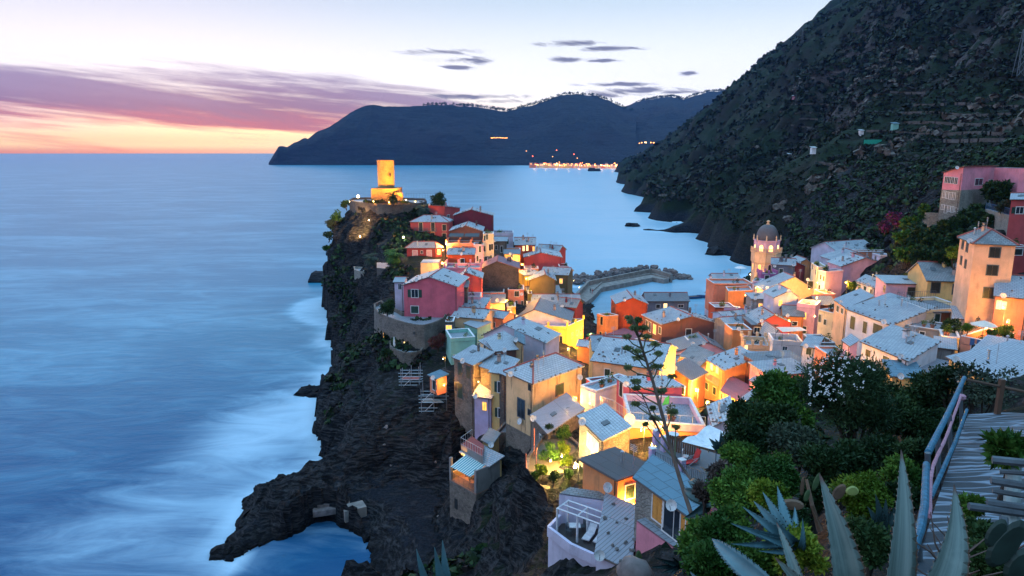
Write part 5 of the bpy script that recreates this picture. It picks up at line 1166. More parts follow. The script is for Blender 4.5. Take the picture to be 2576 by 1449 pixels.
def table(p, label, w_=1.1, h_=.75, m=TRIM, n=0, round_=False):
    t_ = thing('table', p, label, 'table'); m_ = MB()
    if round_: m_.lathe(Vector(p)+up*h_, [(w_/2, 0), (w_/2, .05)], m, 14)
    else: m_.box(Vector(p)+up*h_, (w_, w_*.8, .06), m)
    kid(t_, 'tabletop', m_)
    for sx_, sy_ in ((-1,-1),(1,-1),(1,1),(-1,1)): m_ = MB(); q = Vector(p)+Vector((sx_*w_*.35, sy_*w_*.28, 0)); m_.tube([q, q+up*h_], .03, METAL, 4); kid(t_, 'leg', m_)
    return t_
def chair(p, rz, label, m=TRIM, grp=None):
    t_ = thing('chair', (0, 0, 0), label, 'chair', grp)
    m_ = MB(); m_.box((0, 0, .45), (.48, .46, .05), m); kid(t_, 'seat', m_); m_ = MB(); m_.box((0, .23, .72), (.46, .05, .5), m); kid(t_, 'backrest', m_)
    for sx_, sy_ in ((-1,-1),(1,-1),(1,1),(-1,1)): m_ = MB(); m_.tube([(sx_*.2, sy_*.2, 0), (sx_*.2, sy_*.2, .45)], .02, METAL, 4); kid(t_, 'leg', m_)
    t_.location = p; t_.rotation_euler = (0, 0, rz); return t_
# balcony of the stone house with a table
st_ = HOUSES['grey stone house with green shutters above the cliff']
m_ = MB(); bq = [Pz(*zz(3, p), 13.6) for p in [(838,680), (990,725), (1010,690), (880,655)]]; m_.hexa([p-up*.2 for p in bq], bq, quay_m); kid(st_['root'], 'balcony', m_)
rail('railing', [bq[3]+up*0, bq[0], bq[1]], 1.0, METAL, st_['root'], .25)
table(bq[0].lerp(bq[2], .5), 'small white square table on the balcony of the stone house', 1.0)
m_ = MB(); bq = [Pz(*zz(3, p), 10.3) for p in [(830,935), (1130,1010), (1150,960), (860,890)]]; m_.hexa([p-up*.5 for p in bq], bq, FLOOR); kid(st_['root'], 'lower_terrace', m_)
rail('railing', [bq[3], bq[0], bq[1]], 1.0, METAL, st_['root'], .25)
# ---------------------------------------------------------------- loggia room with the striped awning on its stone tower
fz = 9.0
la, lb = Pz(*zz(15, (128,715)), fz), Pz(*zz(15, (492,915)), fz); lu = (lb-la).normalized(); lbk = Vector((-lu.y, lu.x, 0)); lbk = lbk if lbk.y > 0 else -lbk
W_ = (lb-la).length; dp = 4.2
lg = thing('loggia_house', (la.x, la.y, fz-6), 'stone tower house with a lit loggia under a striped awning above the cove', 'house')
m_ = MB(); m_.obox(la-up*6.5, lu*W_, lbk*dp, up*6.4, WC['stone']); kid(lg, 'tower_wall', m_)
m_ = MB(); m_.obox(la-up*.1, lu*W_, lbk*dp, up*.12, plain('terracotta_floor', (.30,.16,.12))); kid(lg, 'floor', m_)
for k_, nm in ((0, 'pillar'), (W_-.35, 'pillar')): m_ = MB(); m_.obox(la+lu*k_+up*.02, lu*.35, lbk*.35, up*3.0, WC['grey']); kid(lg, nm, m_)
m_ = MB(); m_.obox(la+lbk*(dp-.25)+up*.02, lu*W_, lbk*.25, up*3.0, WC['ochre']); m_.obox(la+lbk*.35+up*.02, lu*.2, lbk*(dp-.6), up*.9, WC['ochre']); kid(lg, 'back_wall', m_)
m_ = MB(); m_.obox(lb-lu*.2+lbk*.35+up*.02, lu*.2, lbk*(dp-.6), up*3.0, WC['grey']); kid(lg, 'side_wall', m_)
m_ = MB(); slab(m_, [la+lbk*1.9-lu*.3+up*3.1, lb+lbk*1.9+lu*.3+up*3.1, lb+lbk*(dp+.3)+lu*.3+up*3.7, la+lbk*(dp+.3)-lu*.3+up*3.7], .15, RM['slate']); kid(lg, 'roof', m_)
am, at_, ab_ = newmat('striped_awning'); uvn = at_.new('ShaderNodeUVMap').outputs[0]; sx_ = at_.new('ShaderNodeSeparateXYZ'); at_.put(sx_.inputs[0], uvn)
at_.put(ab_.inputs['Base Color'], at_.mix(at_.m('GREATER_THAN', at_.m('FRACT', at_.m('MULTIPLY', sx_.outputs[0], 2.6)), .5), (.55,.62,.62), (.03,.26,.30))); ab_.inputs['Roughness'].default_value = .8
m_ = MB(); slab(m_, [la+lu*.9-lbk*.5+up*2.25, lb-lu*.5-lbk*.5+up*2.25, lb-lu*.5+lbk*2.0+up*3.05, la+lu*.9+lbk*2.0+up*3.05], .04, am); kid(lg, 'awning', m_)
rail('railing', [la+lbk*.1+up*.02, lb+lbk*.1+up*.02], 1.0, METAL, lg, .18)
table(la.lerp(lb, .55)+lbk*1.5+up*.03, 'brown wooden table in the lit loggia', 1.1, .75, BROWNW)
m_ = MB(); o = la-up*3.6+lu*1.0-lbk*.04; m_.obox(o, lu*.6, lbk*.06, up*1.4, BLACKGREEN); kid(lg, 'window', m_)
HM(15, 'small mustard cabin with a green roof and one shuttered window above the loggia', (580,190), (700,250), 84, 3.2, 'shf', 'ochre', 'blue', E=(800,130), rh=.3, ridge=False, win='f,612,268,645,335,s')
q = [Pz(*zz(15, p), 13.0) for p in [(285,245), (580,410), (600,250), (440,130)]]
rt, _ = prism('red_terrace', q, 13.0, 11.6, WC['grey'], 'railed terrace with a red floor above the striped awning', 'terrace', plain('red_floor', (.20,.04,.05)), 0)
rail('railing', [q[3], q[0], q[1]], 1.0, GALV, rt, .5)

# ---------------------------------------------------------------- pergola sun terrace
pz_ = 19.8
q = [Pz(*zz(8, p), pz_) for p in [(395,1010), (640,1200), (918,1330), (915,1225), (1050,1040), (1150,900), (1045,840), (520,880)]]
pt, _ = prism('sun_terrace', q, pz_, 13, WC['lavender'], 'white walled sun terrace with a dark plank floor at the cliff edge', 'terrace', plain('dark_decking', (.05,.04,.04)), 0)
m_ = MB()
for a, b in ((q[7], q[0]), (q[0], q[1]), (q[1], q[2])):
    d = (b-a).normalized(); n = Vector((-d.y, d.x, 0)); m_.obox(a-up*.02-n*.12, d*(b-a).length, n*.25, up*.85, WC['lavender'])
kid(pt, 'parapet', m_)
tops = [Pz(*zz(8, p), pz_+2.3) for p in [(492,712), (712,792), (985,895), (1108,802), (822,700), (610,628)]]
WP = plain('white_timber', (.60,.60,.64)); pg = thing('pergola', (tops[1].x, tops[1].y, pz_), 'white timber pergola frame over two loungers', 'pergola')
for i, p in enumerate(tops): m_ = MB(); m_.box((p.x, p.y, pz_+1.15), (.13, .13, 2.3), WP, .5); kid(pg, 'post', m_)
for i, j in ((0,1), (1,2), (2,3), (3,4), (4,5), (5,0), (1,4)): m_ = MB(); m_.tube([tops[i], tops[j]], .075, WP, 4); kid(pg, 'beam', m_)
m1, m2 = tops[0].lerp(tops[5], .5), tops[2].lerp(tops[3], .5); m_ = MB(); m_.tube([m1, m2], .06, WP, 4); kid(pg, 'beam', m_)
def lounger(p, rz, label, m):
    t_ = thing('sun_lounger', (0, 0, 0), label, 'sun lounger')
    m_ = MB(); m_.box((0, .35, .33), (.62, 1.25, .09), m); kid(t_, 'seat_pad', m_); m_ = MB(); m_.obox(Vector((-.31, -.28, .30)), Vector((.62, 0, 0)), Vector((0, -.62, .42)), Vector((0, .06, .09)), m); kid(t_, 'backrest', m_)
    for sx_, sy_ in ((-1,-.3),(1,-.3),(1,.85),(-1,.85)): m_ = MB(); m_.tube([(sx_*.27, sy_, 0), (sx_*.27, sy_, .3)], .025, METAL, 4); kid(t_, 'leg', m_)
    t_.location = p; t_.rotation_euler = (0, 0, rz)
lounger(Pz(*zz(8, (845,1030)), pz_+.02), R(152), 'left white lounger under the pergola', WP); lounger(Pz(*zz(8, (965,1060)), pz_+.02), R(152), 'right white lounger under the pergola', WP)
table(Pz(*zz(8, (680,990)), pz_+.02), 'small white table under the pergola', .9); chair(Pz(*zz(8, (620,1000)), pz_+.02), 1.2, 'dark chair left of the white pergola table', METAL); chair(Pz(*zz(8, (760,960)), pz_+.02), -1.2, 'dark chair right of the white pergola table', METAL)
# ---------------------------------------------------------------- lit garden terrace and its retaining wall
gz_ = 18.8
q = [Pz(*zz(8, p), gz_) for p in [(150,385), (265,480), (515,655), (560,470), (780,330), (790,100), (640,-40), (330,-60), (165,180)]]
gd, _ = prism('garden_terrace', q, gz_, 10.5, WC['darkstone'], 'tall dry-stone wall holding the lamp-lit garden', 'wall', plain('garden_soil', (.10,.075,.04)), .35)
for (x_, y_, hh) in ((152,385,2.6), (262,480,4.0), (240,150,3.2)):
    b_ = Pz(*zz(8, (x_, y_)), gz_); m_ = MB(); m_.tube([b_, b_+up*hh], .05, RIDGE, 5); o = m_.build('washing_line_post', RIDGE, None, origin=b_); tag(o, {152:'short rusty post at the garden wall corner', 262:'tall rusty post on the garden wall', 240:'rusty post at the back of the lit garden'}[x_], 'post')
# ---------------------------------------------------------------- lilac terrace furniture
tz_ = tt['a'].z-.02+.02
ta, tb, te, tc = tt['a'], tt['b'], tt['e'], tt['c']; tu = tt['u']
def tq(x_, y_, z_=None): return Pz(*zz(8, (x_, y_)), tz_ if z_ is None else z_)
m_ = MB(); m_.hexa([p-up*.12 for p in (ta, tb, te, tc)], [p+up*.05 for p in (ta, tb, te, tc)], FLOOR); kid(tt['root'], 'deck_slab', m_)
rail('railing', [tq(1555,235)+up*.05, tq(1850,370)+up*.05, tq(2150,500)+up*.05], 1.0, METAL, tt['root'], .16)
for x_, y_ in ((1520,225), (1840,355), (1650,95), (1560,20)):
    m_ = MB(); p = tq(x_, y_); m_.box(p+up*.65, (.42, .42, 1.25), WC['lilac'], .4); m_.box(p+up*1.31, (.5, .5, .07), TRIM, .4); kid(tt['root'], 'pillar', m_)
# deck chair
p = tq(1960,235)+up*.06; REDC = plain('red_canvas', (.55,.03,.03)); t_ = thing('deck_chair', p, 'red canvas deck chair on the lilac terrace', 'deck chair')
m_ = MB(); a1 = Vector((.9, .35, 0)).normalized(); a2 = Vector((-a1.y, a1.x, 0)); m_.obox(p-a1*.9+up*.18-a2*.28, a1*1.1, a2*.56, up*.05, REDC); kid(t_, 'seat', m_)
m_ = MB(); m_.obox(p+a1*.2+up*.25-a2*.28, (a1*.35+up*.85), a2*.56, a1*.05, REDC); kid(t_, 'backrest', m_)
for sx_ in (-1, 1): m_ = MB(); m_.tube([p+a2*.3*sx_-a1*.7, p+a2*.3*sx_+a1*.25+up*.5], .025, GALV, 5); m_.tube([p+a2*.3*sx_+a1*.3, p+a2*.3*sx_-a1*.2+up*.5, p+a2*.3*sx_+a1*.4+up*.55], .025, GALV, 5); kid(t_, 'frame', m_)
chair(tq(1880,210)+up*.06, 1.2, 'white slatted stool chair beside the red deck chair')
# picket fence
f0, f1 = tq(1670,70)+up*.06, tq(2030,190)+up*.06; t_ = thing('picket_fence', f0, 'dark brown picket fence under the white tarpaulin', 'fence'); m_ = MB(); n = 16
for i in range(n): p = f0.lerp(f1, i/(n-1)); m_.box(p+up*.65, (.14, .05, 1.3), BROWNW, math.atan2((f1-f0).y, (f1-f0).x))
kid(t_, 'slats', m_); m_ = MB(); m_.tube([f0+up*.35, f1+up*.35], .04, BROWNW, 4); m_.tube([f0+up*1.0, f1+up*1.0], .04, BROWNW, 4); kid(t_, 'rail', m_)
# tarpaulin
tp_ = [Pz(*zz(7, p), 28.3) for p in [(1440,1135), (1830,1235), (1990,1060), (1760,950)]]; TARP = plain('white_tarpaulin', (.62,.64,.68), .6); m_ = MB(); N = 10
def tpt(u_, v_): p = tp_[0].lerp(tp_[1], u_).lerp(tp_[3].lerp(tp_[2], u_), v_); p.z += .28*math.sin(v_*9.4)*.5-.5*math.sin(math.pi*u_)*math.sin(math.pi*v_)*.6; return p
for i in range(N):
    for j in range(N): m_.face([tpt(i/N, j/N), tpt((i+1)/N, j/N), tpt((i+1)/N, (j+1)/N), tpt(i/N, (j+1)/N)], TARP)
t_ = thing('tarpaulin', (tp_[0].x, tp_[0].y, tz_), 'sagging white tarpaulin roof beside the bushes', 'tarpaulin'); kid(t_, 'sheet', m_, smooth=True)
for p in tp_: m_ = MB(); m_.tube([Vector((p.x, p.y, tz_)), p], .04, METAL, 5); kid(t_, 'pole', m_)
# parasol table under stalk (round white table) on stand
p = Pz(*zz(7, (1340,1045)), 27.2); table(Vector((p.x, p.y, 26.1)), 'round white bar table by the orange stairs', 1.0, 1.05, TRIM, round_=True)
# terrace walls on blue roof: rail and dish
rail('railing', [bt['a']+up*.06, bt['b']+up*.06], .9, GALV, bt['root'], 1.2)
rail('railing', [Pz(*zz(7, p), bt['a'].z) for p in [(520,720), (650,760), (860,900)]], 1.0, GALV, bt['root'], .3)
satdish(Pz(*zz(7, (855,870)), bt['a'].z+.6), Vector((-.3, -1, 0)).normalized(), bt['root'], .6)
# green flag-like shade
p = Pz(*zz(7, (1290,800)), bt['a'].z); t_ = thing('beach_flag', p, 'green and white fabric flag on the pale blue terrace', 'flag'); m_ = MB(); m_.tube([p, p+up*1.9], .03, METAL, 5); kid(t_, 'pole', m_)
m_ = MB(); FL = plain('green_fabric', (.02,.30,.10)); m_.face([p+up*1.9, p+up*.9, p+Vector((-.75, 0, .75)), p+Vector((-.45, 0, 1.6))], FL); kid(t_, 'cloth', m_)
# washing on a line
p0, p1 = Pz(*zz(5, (270,1215)), 15.8), Pz(*zz(5, (660,1215)), 15.8)
m_ = MB(); m_.tube([p0, p1], .02, METAL, 4); t_ = thing('washing_line', p0-up*1, 'washing line with a pale pink sheet and a small pink cloth', 'washing line'); kid(t_, 'line', m_)
for x0, x1, cc, nm in ((.0, .45, (.62,.35,.48), 'sheet'), (.48, .66, (.65,.14,.33), 'cloth')):
    m_ = MB(); a, b = p0.lerp(p1, x0), p0.lerp(p1, x1); m_.face([a-up*1.1, b-up*1.3, b, a], plain('laundry_'+nm, cc)); kid(t_, nm, m_)
# awnings, parasols
def parasol(p, r_, h_, label, m=TRIM):
    t_ = thing('parasol', p, label, 'parasol'); m_ = MB(); m_.tube([Vector(p), Vector(p)+up*h_], .04, METAL, 5); kid(t_, 'pole', m_)
    m_ = MB(); m_.lathe(Vector(p)+up*(h_-.55), [(r_, 0), (r_*.95, .06), (r_*.45, .38), (.04, .6)], m, 8); kid(t_, 'canopy', m_)
CREAMC = plain('cream_canvas', (.75,.60,.50)); 
pp = Pz(*zz(6, (1380,905)), ter['a'].z+1.9); parasol((pp.x, pp.y, ter['a'].z-.85), 1.5, 2.9, 'large cream parasol on the lit planter terrace', CREAMC)
parasol(Pz(*zz(5, (490,760)), 17.2), 1.7, 2.4, 'white parasol at the seaward roof terrace', TRIM)
hr = random.Random(9)
for i, (x_, y_, lb_, mt) in enumerate([(380,1110,'red parasol on the harbour square', plain('red_canvas',(.55,.03,.03))), (415,1060,'green and yellow parasol on the harbour square', plain('green_fabric',(.02,.3,.1))), (440,1130,'pink parasol nearest the orange corner house', plain('pink_canvas',(.6,.25,.3))), (400,1160,'cream parasol in the harbour lane', CREAMC), (450,1080,'orange parasol beside the orange corner house', plain('orange_canvas',(.7,.25,.05)))]):
    p = Pz(*zz(4, (x_, y_)), 4.6); parasol((p.x, p.y, 2.2), 1.3, 2.6, lb_, mt)
umbrella_closed(Pz(*zz(5, (1898,470)), 23.2), 'closed white parasol beside the long white hillside house')
# balcony awning at right edge
b24 = HOUSES['pink house with a striped balcony awning at the right edge']
aw = [Pz(*zz(6, p), b24['a'].z-1.0) for p in [(1438,705), (1600,738), (1645,712), (1490,678)]]; m_ = MB(); m_.hexa([p-up*.05 for p in aw], aw, CREAMC); kid(b24['root'], 'awning', m_)
bl = [Pz(*zz(6, p), b24['a'].z-3.6) for p in [(1425,835), (1590,865), (1640,800), (1470,780)]]; m_ = MB(); m_.hexa([p-up*.2 for p in bl], bl, FLOOR); kid(b24['root'], 'balcony', m_); rail('railing', [bl[3], bl[0], bl[1]], 1.0, METAL, b24['root'], .15)
# balconies on the tall red house
rh_ = HOUSES['tall red house with two tiers of balconied green doors below the castle']
for (x0, x1, y_) in ((1368,1508,1112), (1530,1658,1112), (1380,1500,1240), (1548,1655,1240)):
    a_, *_r = rh_['hit']('f', zz(1, (x0, y_))); b_, *_r = rh_['hit']('f', zz(1, (x1, y_))); b_.z = a_.z; m_ = MB(); n = rh_['n']; m_.obox(a_, b_-a_, n*.9, up*.12, METAL); kid(rh_['root'], 'balcony', m_); rail('railing', [a_+n*.05, a_+n*.88, b_+n*.88, b_+n*.05], .95, METAL, rh_['root'], .25)
# dark awnings on the salmon terrace
sh = HOUSES['salmon house with a pink pillared terrace under dark awnings']; m_ = MB(); a_, b_ = sh['a'], sh['b']; DKC = plain('dark_canvas', (.03,.04,.05))
for u0, u1 in ((.05, .45), (.48, .88)):
    m_ = MB(); slab(m_, [a_.lerp(b_, u0)+up*1.6-sh['n']*1, a_.lerp(b_, u1)+up*1.6-sh['n']*1, a_.lerp(b_, u1)+up*2.1-sh['n']*4.5, a_.lerp(b_, u0)+up*2.1-sh['n']*4.5], .06, DKC); kid(sh['root'], 'awning', m_)
# lattice balcony of the orange house
bq = [Pz(*zz(7, p), orh['a'].z-3.0) for p in [(1645,375), (1850,505), (1905,470), (1700,350)]]; m_ = MB(); m_.hexa([p-up*.2 for p in bq], bq, WC['salmon']); kid(orh['root'], 'balcony', m_); rail('railing', [bq[3], bq[0], bq[1], bq[2]], 1.1, PALEW, orh['root'], .2)
# farmhouse terrace with white chairs
bq = [Pz(*zz(6, p), 20.6) for p in [(45,950), (340,1060), (355,985), (150,890)]]; m_ = MB(); m_.hexa([p-up*.5 for p in bq], bq, WC['brown']); kid(bh['root'], 'balcony', m_); rail('railing', [bq[3], bq[0], bq[1]], .9, METAL, bh['root'], .4)
for i, (x_, y_) in enumerate(((150,935), (235,985), (315,1010))): chair(Pz(*zz(6, (x_, y_)), 20.62), .6*i, ['leftmost white chair on the farmhouse terrace','middle white chair on the farmhouse terrace','rightmost white chair on the farmhouse terrace'][i], grp='white chairs on the farmhouse terrace')
rail('railing', [HOUSES['flat grey terrace house with chimney stubs and long rail'][k_]+up*.05 for k_ in ('c', 'a', 'b', 'e')], 1.0, METAL, HOUSES['flat grey terrace house with chimney stubs and long rail']['root'], .4)
# retaining walls on the right
q = [P(*zz(14, p), 150) for p in [(560,780), (640,800), (770,850)]]; a_, b_ = q[0], q[2]
m_ = MB(); m_.obox(Vector((a_.x, a_.y, 28)), Vector((b_.x-a_.x, -3, 0)), Vector((0, .8, 0)), up*(a_.z-28), WC['palestone']); tag(m_.build('retaining_wall', None, None, origin=Vector((a_.x, a_.y, 28))), 'rounded pale stone wall left of the hill villa', 'wall')
a_, b_ = P(*zz(14, (1290,810)), 135), P(*zz(14, (1640,940)), 118)
m_ = MB(); m_.obox(Vector((a_.x, a_.y, 30)), Vector((b_.x-a_.x, b_.y-a_.y, 0)), Vector((.8, .3, 0)), up*(b_.z-30+1.5), WC['palestone']); o = m_.build('retaining_wall', None, None, origin=Vector((a_.x, a_.y, 30))); tag(o, 'long pale stone wall with a blue fence below the hill villa', 'wall')
rail('fence', [Vector((a_.x, a_.y, b_.z+1.5)), Vector((b_.x, b_.y, b_.z+1.5))], 1.2, BLUEP, o, .5, origin=None)

# terrace with white lounger beside the crimson house, sail canopy, small figures on the quay
q = [Pz(*zz(17, p), 12.2) for p in [(765,1255), (935,1262), (932,1165), (850,1160)]]
prism('stone_terrace', q, 12.2, 5, WC['stone'], 'stone walled terrace below the crimson strip of house', 'terrace', FLOOR, .5)
lounger(Pz(*zz(17, (905,1215)), 12.25), R(200), 'white folding lounger on the stone walled terrace', WP)
h16 = HOUSES['white terrace house under a cream sail canopy']
q = [Pz(*zz(16, p), h16['a'].z+2.0) for p in [(1095,1022), (1150,1062), (1345,1050), (1290,1022)]]; m_ = MB(); m_.hexa([p-up*.05 for p in q], q, CREAMC)
for p in q: m_.tube([p, Vector((p.x, p.y, h16['a'].z-.6))], .04, METAL, 4)
kid(h16['root'], 'canopy', m_)
def person(p, label, top, legs, rz=0, step=.12):
    me = bpy.data.meshes.new('person'); J = [(0,0,.92), (0,0,1.15), (0,0,1.42), (0,0,1.52), (0,-.01,1.68), (-.10,0,.88), (-.11,step,.48), (-.11,.0,.06), (-.11,-.14,.03), (.10,0,.88), (.11,-step,.48), (.11,step*.6,.06), (.11,step*.6-.14,.03), (-.19,0,1.40), (-.25,.03,1.12), (-.24,-.08,.88), (.19,0,1.40), (.25,.03,1.12), (.24,-.08,.88)]
    E_ = [(0,1),(1,2),(2,3),(3,4),(0,5),(5,6),(6,7),(7,8),(0,9),(9,10),(10,11),(11,12),(2,13),(13,14),(14,15),(2,16),(16,17),(17,18)]
    Rd = [.13,.13,.14,.055,.10,.085,.06,.045,.035,.085,.06,.045,.035,.06,.042,.03,.06,.042,.03]
    me.from_pydata(J, E_, []); o = bpy.data.objects.new('person', me); COL.objects.link(o)
    sk = o.modifiers.new('skin', 'SKIN'); 
    import bmesh as _b
    bm = _b.new(); bm.from_mesh(me); lay = bm.verts.layers.skin.verify()
    for i, v_ in enumerate(bm.verts): v_[lay].radius = (Rd[i], Rd[i]); v_[lay].use_root = (i == 0)
    bm.to_mesh(me); bm.free()
    o.modifiers.new('smooth', 'SUBSURF').levels = 1
    me.materials.append(plain('cloth_'+top, {'dark': (.03,.03,.04), 'red': (.4,.04,.04), 'white': (.5,.5,.5)}[top]))
    o.location = p; o.rotation_euler = (0, 0, rz); o.scale = (1, 1, 1); tag(o, label, 'person')
person(Pz(*zz(4, (405,600)), 1.72), 'person in dark clothes standing on the breakwater walkway', 'dark', 'dark', .4)
person(Pz(*zz(4, (425,608)), 1.72), 'second person in red beside the one in dark clothes on the breakwater', 'red', 'dark', 2.0)
pp = Pz(*zz(6, (1358,975)), ter['a'].z-.85); person((pp.x, pp.y+1.0, ter['a'].z-.86), 'person standing under the cream parasol on the planter terrace', 'dark', 'dark', 3.0)
table(Pz(*zz(6, (1410,975)), ter['a'].z-.85)+Vector((0,1,0)), 'dining table under the cream parasol', 1.2)
# open shutters' hanging cloths on the planter terrace
m_ = MB(); tp1 = ter['a'].lerp(ter['b'], .35); tp2 = ter['a'].lerp(ter['b'], .75); n_ = ter['n']
m_.face([tp1+n_*.1-up*.9, tp1.lerp(tp2,.4)+n_*.1-up*.8, tp1.lerp(tp2,.4)+n_*.1, tp1+n_*.1], BLUEP); m_.face([tp1.lerp(tp2,.6)+n_*.1-up*.7, tp2+n_*.1-up*.8, tp2+n_*.1, tp1.lerp(tp2,.6)+n_*.1], BLUEP); kid(ter['root'], 'hanging_cloth', m_)
# pylon lines on the mountain
def land_hit(px, py, lo=40, hi=1500):
    r = ray(px, py); D_ = lo
    while D_ < hi:
        z_ = CAMZ+r.z*D_/r.y; x_ = r.x*D_/r.y
        j = int(np.searchsorted(ys2, D_)); i = int(np.searchsorted(xs2, x_))
        if 0 < j < len(ys2) and 0 < i < len(xs2) and Z2n[j, i] > z_: return Vector((x_, D_, z_))
        D_ += 2.0
    return P(px, py, 400)
def pylon(px, py, D_, H_, label):
    b_ = land_hit(px, py+3) if D_ < 500 else P(px, py, D_); H_ *= b_.y/D_; t_ = thing('pylon', b_, label, 'pylon'); m_ = MB(); w_ = H_*.08
    for a_, c_ in ((-1,-1),(1,-1),(1,1),(-1,1)): m_.tube([b_+Vector((a_*w_, c_*w_, 0)), b_+Vector((a_*w_*.15, c_*w_*.15, H_))], H_*.008, METAL, 4)
    for i in range(6):
        z_ = H_*i/6; k = 1-.85*i/6; k2 = 1-.85*(i+1)/6
        m_.tube([b_+Vector((-w_*k, -w_*k, z_)), b_+Vector((w_*k2, -w_*k2, z_+H_/6))], H_*.006, METAL, 3); m_.tube([b_+Vector((w_*k, -w_*k, z_)), b_+Vector((-w_*k2, -w_*k2, z_+H_/6))], H_*.006, METAL, 3)
    kid(t_, 'lattice', m_); m_ = MB()
    for z_ in (.8, .93): m_.tube([b_+Vector((-w_*1.3, 0, H_*z_)), b_+Vector((w_*1.3, 0, H_*z_))], H_*.007, METAL, 4)
    kid(t_, 'cross_arm', m_)
pylon(2560, 190, 300, 19, 'tall lattice pylon on the upper right of the mountain')
pylon(2017, 108, 770, 14, 'small pylon on the skyline of the mountain')
# small huts and nets on the mountain
for (x_, y_, D_, w_, m1_, lb_) in ((1985,395,330,5,'white','low white hut on the mountain slope'), (2045,383,330,4,'white','small white hut right of the low white one'), (2250,323,300,5,'mint','hut with a turquoise roof among the vine terraces'), (2165,340,305,3,'white','little pale shed beside the green netting'), (1996,248,420,4,'rose','pinkish ruin on the mountain terraces')):
    p = land_hit(x_, y_, 160)+up*.0; w_ *= .5; t_ = thing('hut', p, lb_, 'hut'); m_ = MB(); m_.box(p+up*.6, (w_, 2.2, 3), WC[m1_]); kid(t_, 'wall', m_); m_ = MB(); slab(m_, [p+Vector((-w_/2-.3, -1.5, 2.2)), p+Vector((w_/2+.3, -1.5, 2.2)), p+Vector((w_/2+.3, 1.5, 2.8)), p+Vector((-w_/2-.3, 1.5, 2.8))], .15, RM['blue' if m1_ == 'mint' else 'white']); kid(t_, 'roof', m_)
p = land_hit(2172, 366, 160)+up*.6; m_ = MB(); NET = plain('green_net', (.01,.28,.20))
for i in range(8): a_ = p+Vector((i*1.1, -.25*i*(i-7)*-.1, 0)); b_ = p+Vector(((i+1)*1.1, -.25*(i+1)*(i-6)*-.1, 0)); m_.face([a_, b_, b_+up*2, a_+up*2], NET)
tag(m_.build('net_fence', NET, None, origin=p), 'bright green net fence on the vine terraces', 'fence')

# dry-stone terrace walls along the contours of the vineyards
_tw = WC['darkstone']
for i, (x0, x1, y0, dy) in enumerate([(2240,2500,232,4),(2300,2560,262,6),(2230,2540,285,5),(2260,2576,310,4),(2180,2520,333,6),(2300,2576,352,4),(2200,2480,378,5),(2330,2576,400,3),(1990,2150,262,3),(2000,2160,285,4),(2010,2170,300,3),(1990,2140,318,5),(2050,2250,410,6),(2020,2160,182,2),(2010,2170,196,3)]):
    pts = []
    for s_ in range(25):
        px_ = x0+(x1-x0)*s_/24; py_ = y0+dy*math.sin(s_*.35+i)*.5+dy*s_/24
        q_ = land_hit(px_, py_, 120)
        if not pts or abs(q_.y-pts[-1].y) < 25: pts.append(q_)
    if len(pts) < 4: continue
    zavg = [p_.z for p_ in pts]; m_ = MB()
    for a_, b_ in zip(pts[:-1], pts[1:]): m_.hexa([a_+Vector((0,-.3,-.6)), b_+Vector((0,-.3,-.6)), b_+Vector((0,.5,-.6)), a_+Vector((0,.5,-.6))], [a_+Vector((0,-.3,.7)), b_+Vector((0,-.3,.7)), b_+Vector((0,.5,.7)), a_+Vector((0,.5,.7))], _tw)
    o_ = m_.build('terrace_wall', _tw, None, origin=pts[0]); tag(o_, 'low dry-stone terrace wall running across the mountain slope', 'wall', 'dry-stone terrace walls on the mountain')
# ---------------------------------------------------------------- foliage
def leafmat(name, c1, c2, c3=None, rough=.6):
    m, t, bs = newmat(name); pos = t.new('ShaderNodeNewGeometry'); oi = t.new('ShaderNodeObjectInfo').outputs['Random']
    rp = t.new('ShaderNodeNewGeometry').outputs['Random Per Island']
    c = t.mix(rp, c1, c2); n = t.noise(pos.outputs['Position'], .8, 3, .5); c = t.mix(t.ss(n, .35, .7), mul(c1, .7), c)
    if c3: c = t.mix(t.ss(t.m('ADD', rp, t.m('MULTIPLY', n, .3)), .93, .97), c, c3)
    c = t.mix(t.m('MULTIPLY', oi, .35), c, mul(c1, .8))
    t.put(bs.inputs['Base Color'], c); bs.inputs['Roughness'].default_value = rough; bs.inputs['Specular IOR Level'].default_value = .15
    return m
LDARK = leafmat('dark_foliage', (.012,.038,.012), (.055,.10,.03)); LGREEN = leafmat('green_foliage', (.025,.085,.014), (.15,.27,.04)); LLIME = leafmat('yellow_green_foliage', (.07,.14,.01), (.32,.36,.04))
LOLE = leafmat('oleander_foliage', (.015,.045,.018), (.08,.14,.055)); LOLIVE = leafmat('grey_green_foliage', (.03,.05,.035), (.08,.11,.07)); LPUR = leafmat('bougainvillea_bloom', (.10,.02,.08), (.28,.05,.2), (.03,.06,.02))
LDRY = leafmat('dry_twigs', (.06,.045,.04), (.16,.12,.11)); LPINKB = leafmat('reddish_ivy', (.12,.03,.03), (.25,.10,.08), (.03,.06,.02)); LREED = leafmat('pale_reeds', (.09,.075,.065), (.20,.165,.15)); BARK = plain('bark', (.035,.028,.025), .9)
WHITEF = plain('white_blossom', (.75,.75,.78))
